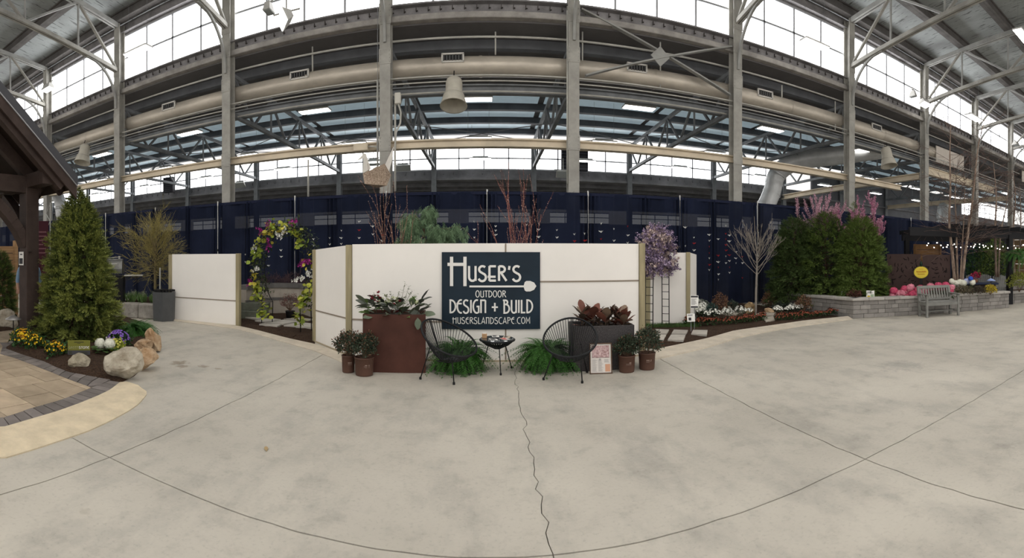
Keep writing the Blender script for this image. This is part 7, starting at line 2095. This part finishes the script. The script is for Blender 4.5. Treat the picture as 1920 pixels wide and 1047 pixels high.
for (pa, pb_, z0, z1, nb_, m, lb) in ((P(1716, 17.2), P(1762, 17.6), 1.1, 2.15, 5, FENB, 'brown wooden fence panel above the brown screens'), (P(1897, 19.5), P(1962, 18.0), .6, 2.65, 8, FENW, 'light wooden fence panel behind hanging fern at right edge')):
    t = thing('wood_fence', lb, 'fence', (pa.x, pa.y, 0))
    for q in (pa, pb_):
        b = MB(); b.box((q.x, q.y, z1 / 2), (.1, .1, z1)); wpart('post', b, m, t)
    for i in range(nb_):
        z = z0 + (z1 - z0) * (i + .5) / nb_; b = MB(); b.bar(pa + Vector((0, 0, z)), pb_ + Vector((0, 0, z)), .03, (z1 - z0) / nb_ - .012); wpart('board', b, m, t)
p = P(1911, 15.4); t = fern('hanging green fern at right edge under pergola', (p.x, p.y), 80, 1.25, 12, z=1.55, up=.8)
b = MB()
for i in range(3): b.tube([(.12 * math.cos(i * 2.1), .12 * math.sin(i * 2.1), .2), (0, 0, .78)], .004, 4)
lpart('hanger_wire', b, BLACK, t)
p = P(1868, 17.6); 
bush('dark green tall foliage behind the adirondack chairs', 1866, 19.3, 1.7, 2.1, GREEN_EVER2, 95, 2600, .2, (.05, .10), 'foliage_shrub')
bush('dark leafy shrub beside pergola post', 1840, 19.6, 1.6, 2.0, LEAFD, 96, 2000, .2, (.05, .10), 'foliage_shrub')
bush('yellow green shrub behind second block wall at right edge', 1911, 15.6, .9, .7, mat('yellow green leaf', (.20, .22, .04), .6, island=.4), 97, 900, .4, (.035, .07))
ADI = mat('grey adirondack board', (.20, .20, .19), .7, var=.1, scale=4)
def adirondack(label, px, r, rz):
    p = P(px, r, .0); a = math.atan2(p.x, p.y); t = thing('adirondack_chair', label, 'chair', p, -a + rz)
    for i in range(7):
        x = -.27 + i * .09; hh = .98 - .9 * x * x; b = MB(); b.bar((x, .12, .32), (x * 1.08, .42, hh + .1), .08, .02, up=(0, 1, 0)); lpart('back_slat', b, ADI, t)
    for i in range(5):
        b = MB(); b.box((0, -.32 + i * .1, .36 - i * .02), (.56, .09, .02)); lpart('seat_slat', b, ADI, t)
    for s in (-1, 1):
        b = MB(); b.box((s * .33, -.05, .56), (.13, .7, .025)); lpart('armrest', b, ADI, t)
        b = MB(); b.box((s * .32, -.33, .28), (.08, .03, .56)); lpart('leg', b, ADI, t)
        b = MB(); b.bar((s * .29, -.36, .34), (s * .29, .45, .1), .03, .12); lpart('leg', b, ADI, t)
    b = MB(); b.box((0, .25, .52), (.6, .03, .08)); lpart('back_rail', b, ADI, t)
    t.scale = (.78, .78, .9)
adirondack('grey adirondack chair nearest the pergola post', 1878, 17.0, .3)
adirondack('grey adirondack chair behind the dark fire table', 1848, 17.4, .1)
adirondack('grey adirondack chair half hidden behind birch trunks', 1822, 17.6, -.1)
p = P(1836, 15.9); t = thing('fire_table', 'dark low fire table before the adirondack chairs', 'table', p, -1.0)
b = MB(); b.box((0, 0, .72), (1.3, .7, .06), bev=.01); lpart('table_top', b, mat('dark bluish top', (.03, .04, .08), .4), t)
b = MB(); b.box((0, 0, .35), (1.1, .55, .69)); lpart('table_base', b, mat('dark brown base', (.04, .03, .028), .6), t)
p = P(1829, 15.9, .75); t = thing('flower_pot', 'round pot of pink red flowers on the fire table', 'flower', p)
b = MB(); b.lathe([(.07, 0), (.10, .12), (.09, .12), (0, .1)], n=14); lpart('pot', b, mat('terracotta pot', (.30, .14, .08), .7), t, True)
shrub(t, (0, 0, .22), (.17, .17, .14), 260, leaf4(.04, .05), mat('pink red petal', (.42, .04, .09), .6, island=.4), np.random.default_rng(3), 0, name='blooms')

p = G(500, 848)
t = thing('fallen_leaf', 'small dry brown leaf lying alone on the concrete floor', 'leaf', p, .6)
link('blade', bigleaf('blade', .035, .055, mat('dry leaf', (.34, .25, .13), .7), -.25, .35, .012), t, (0, 0, .004))
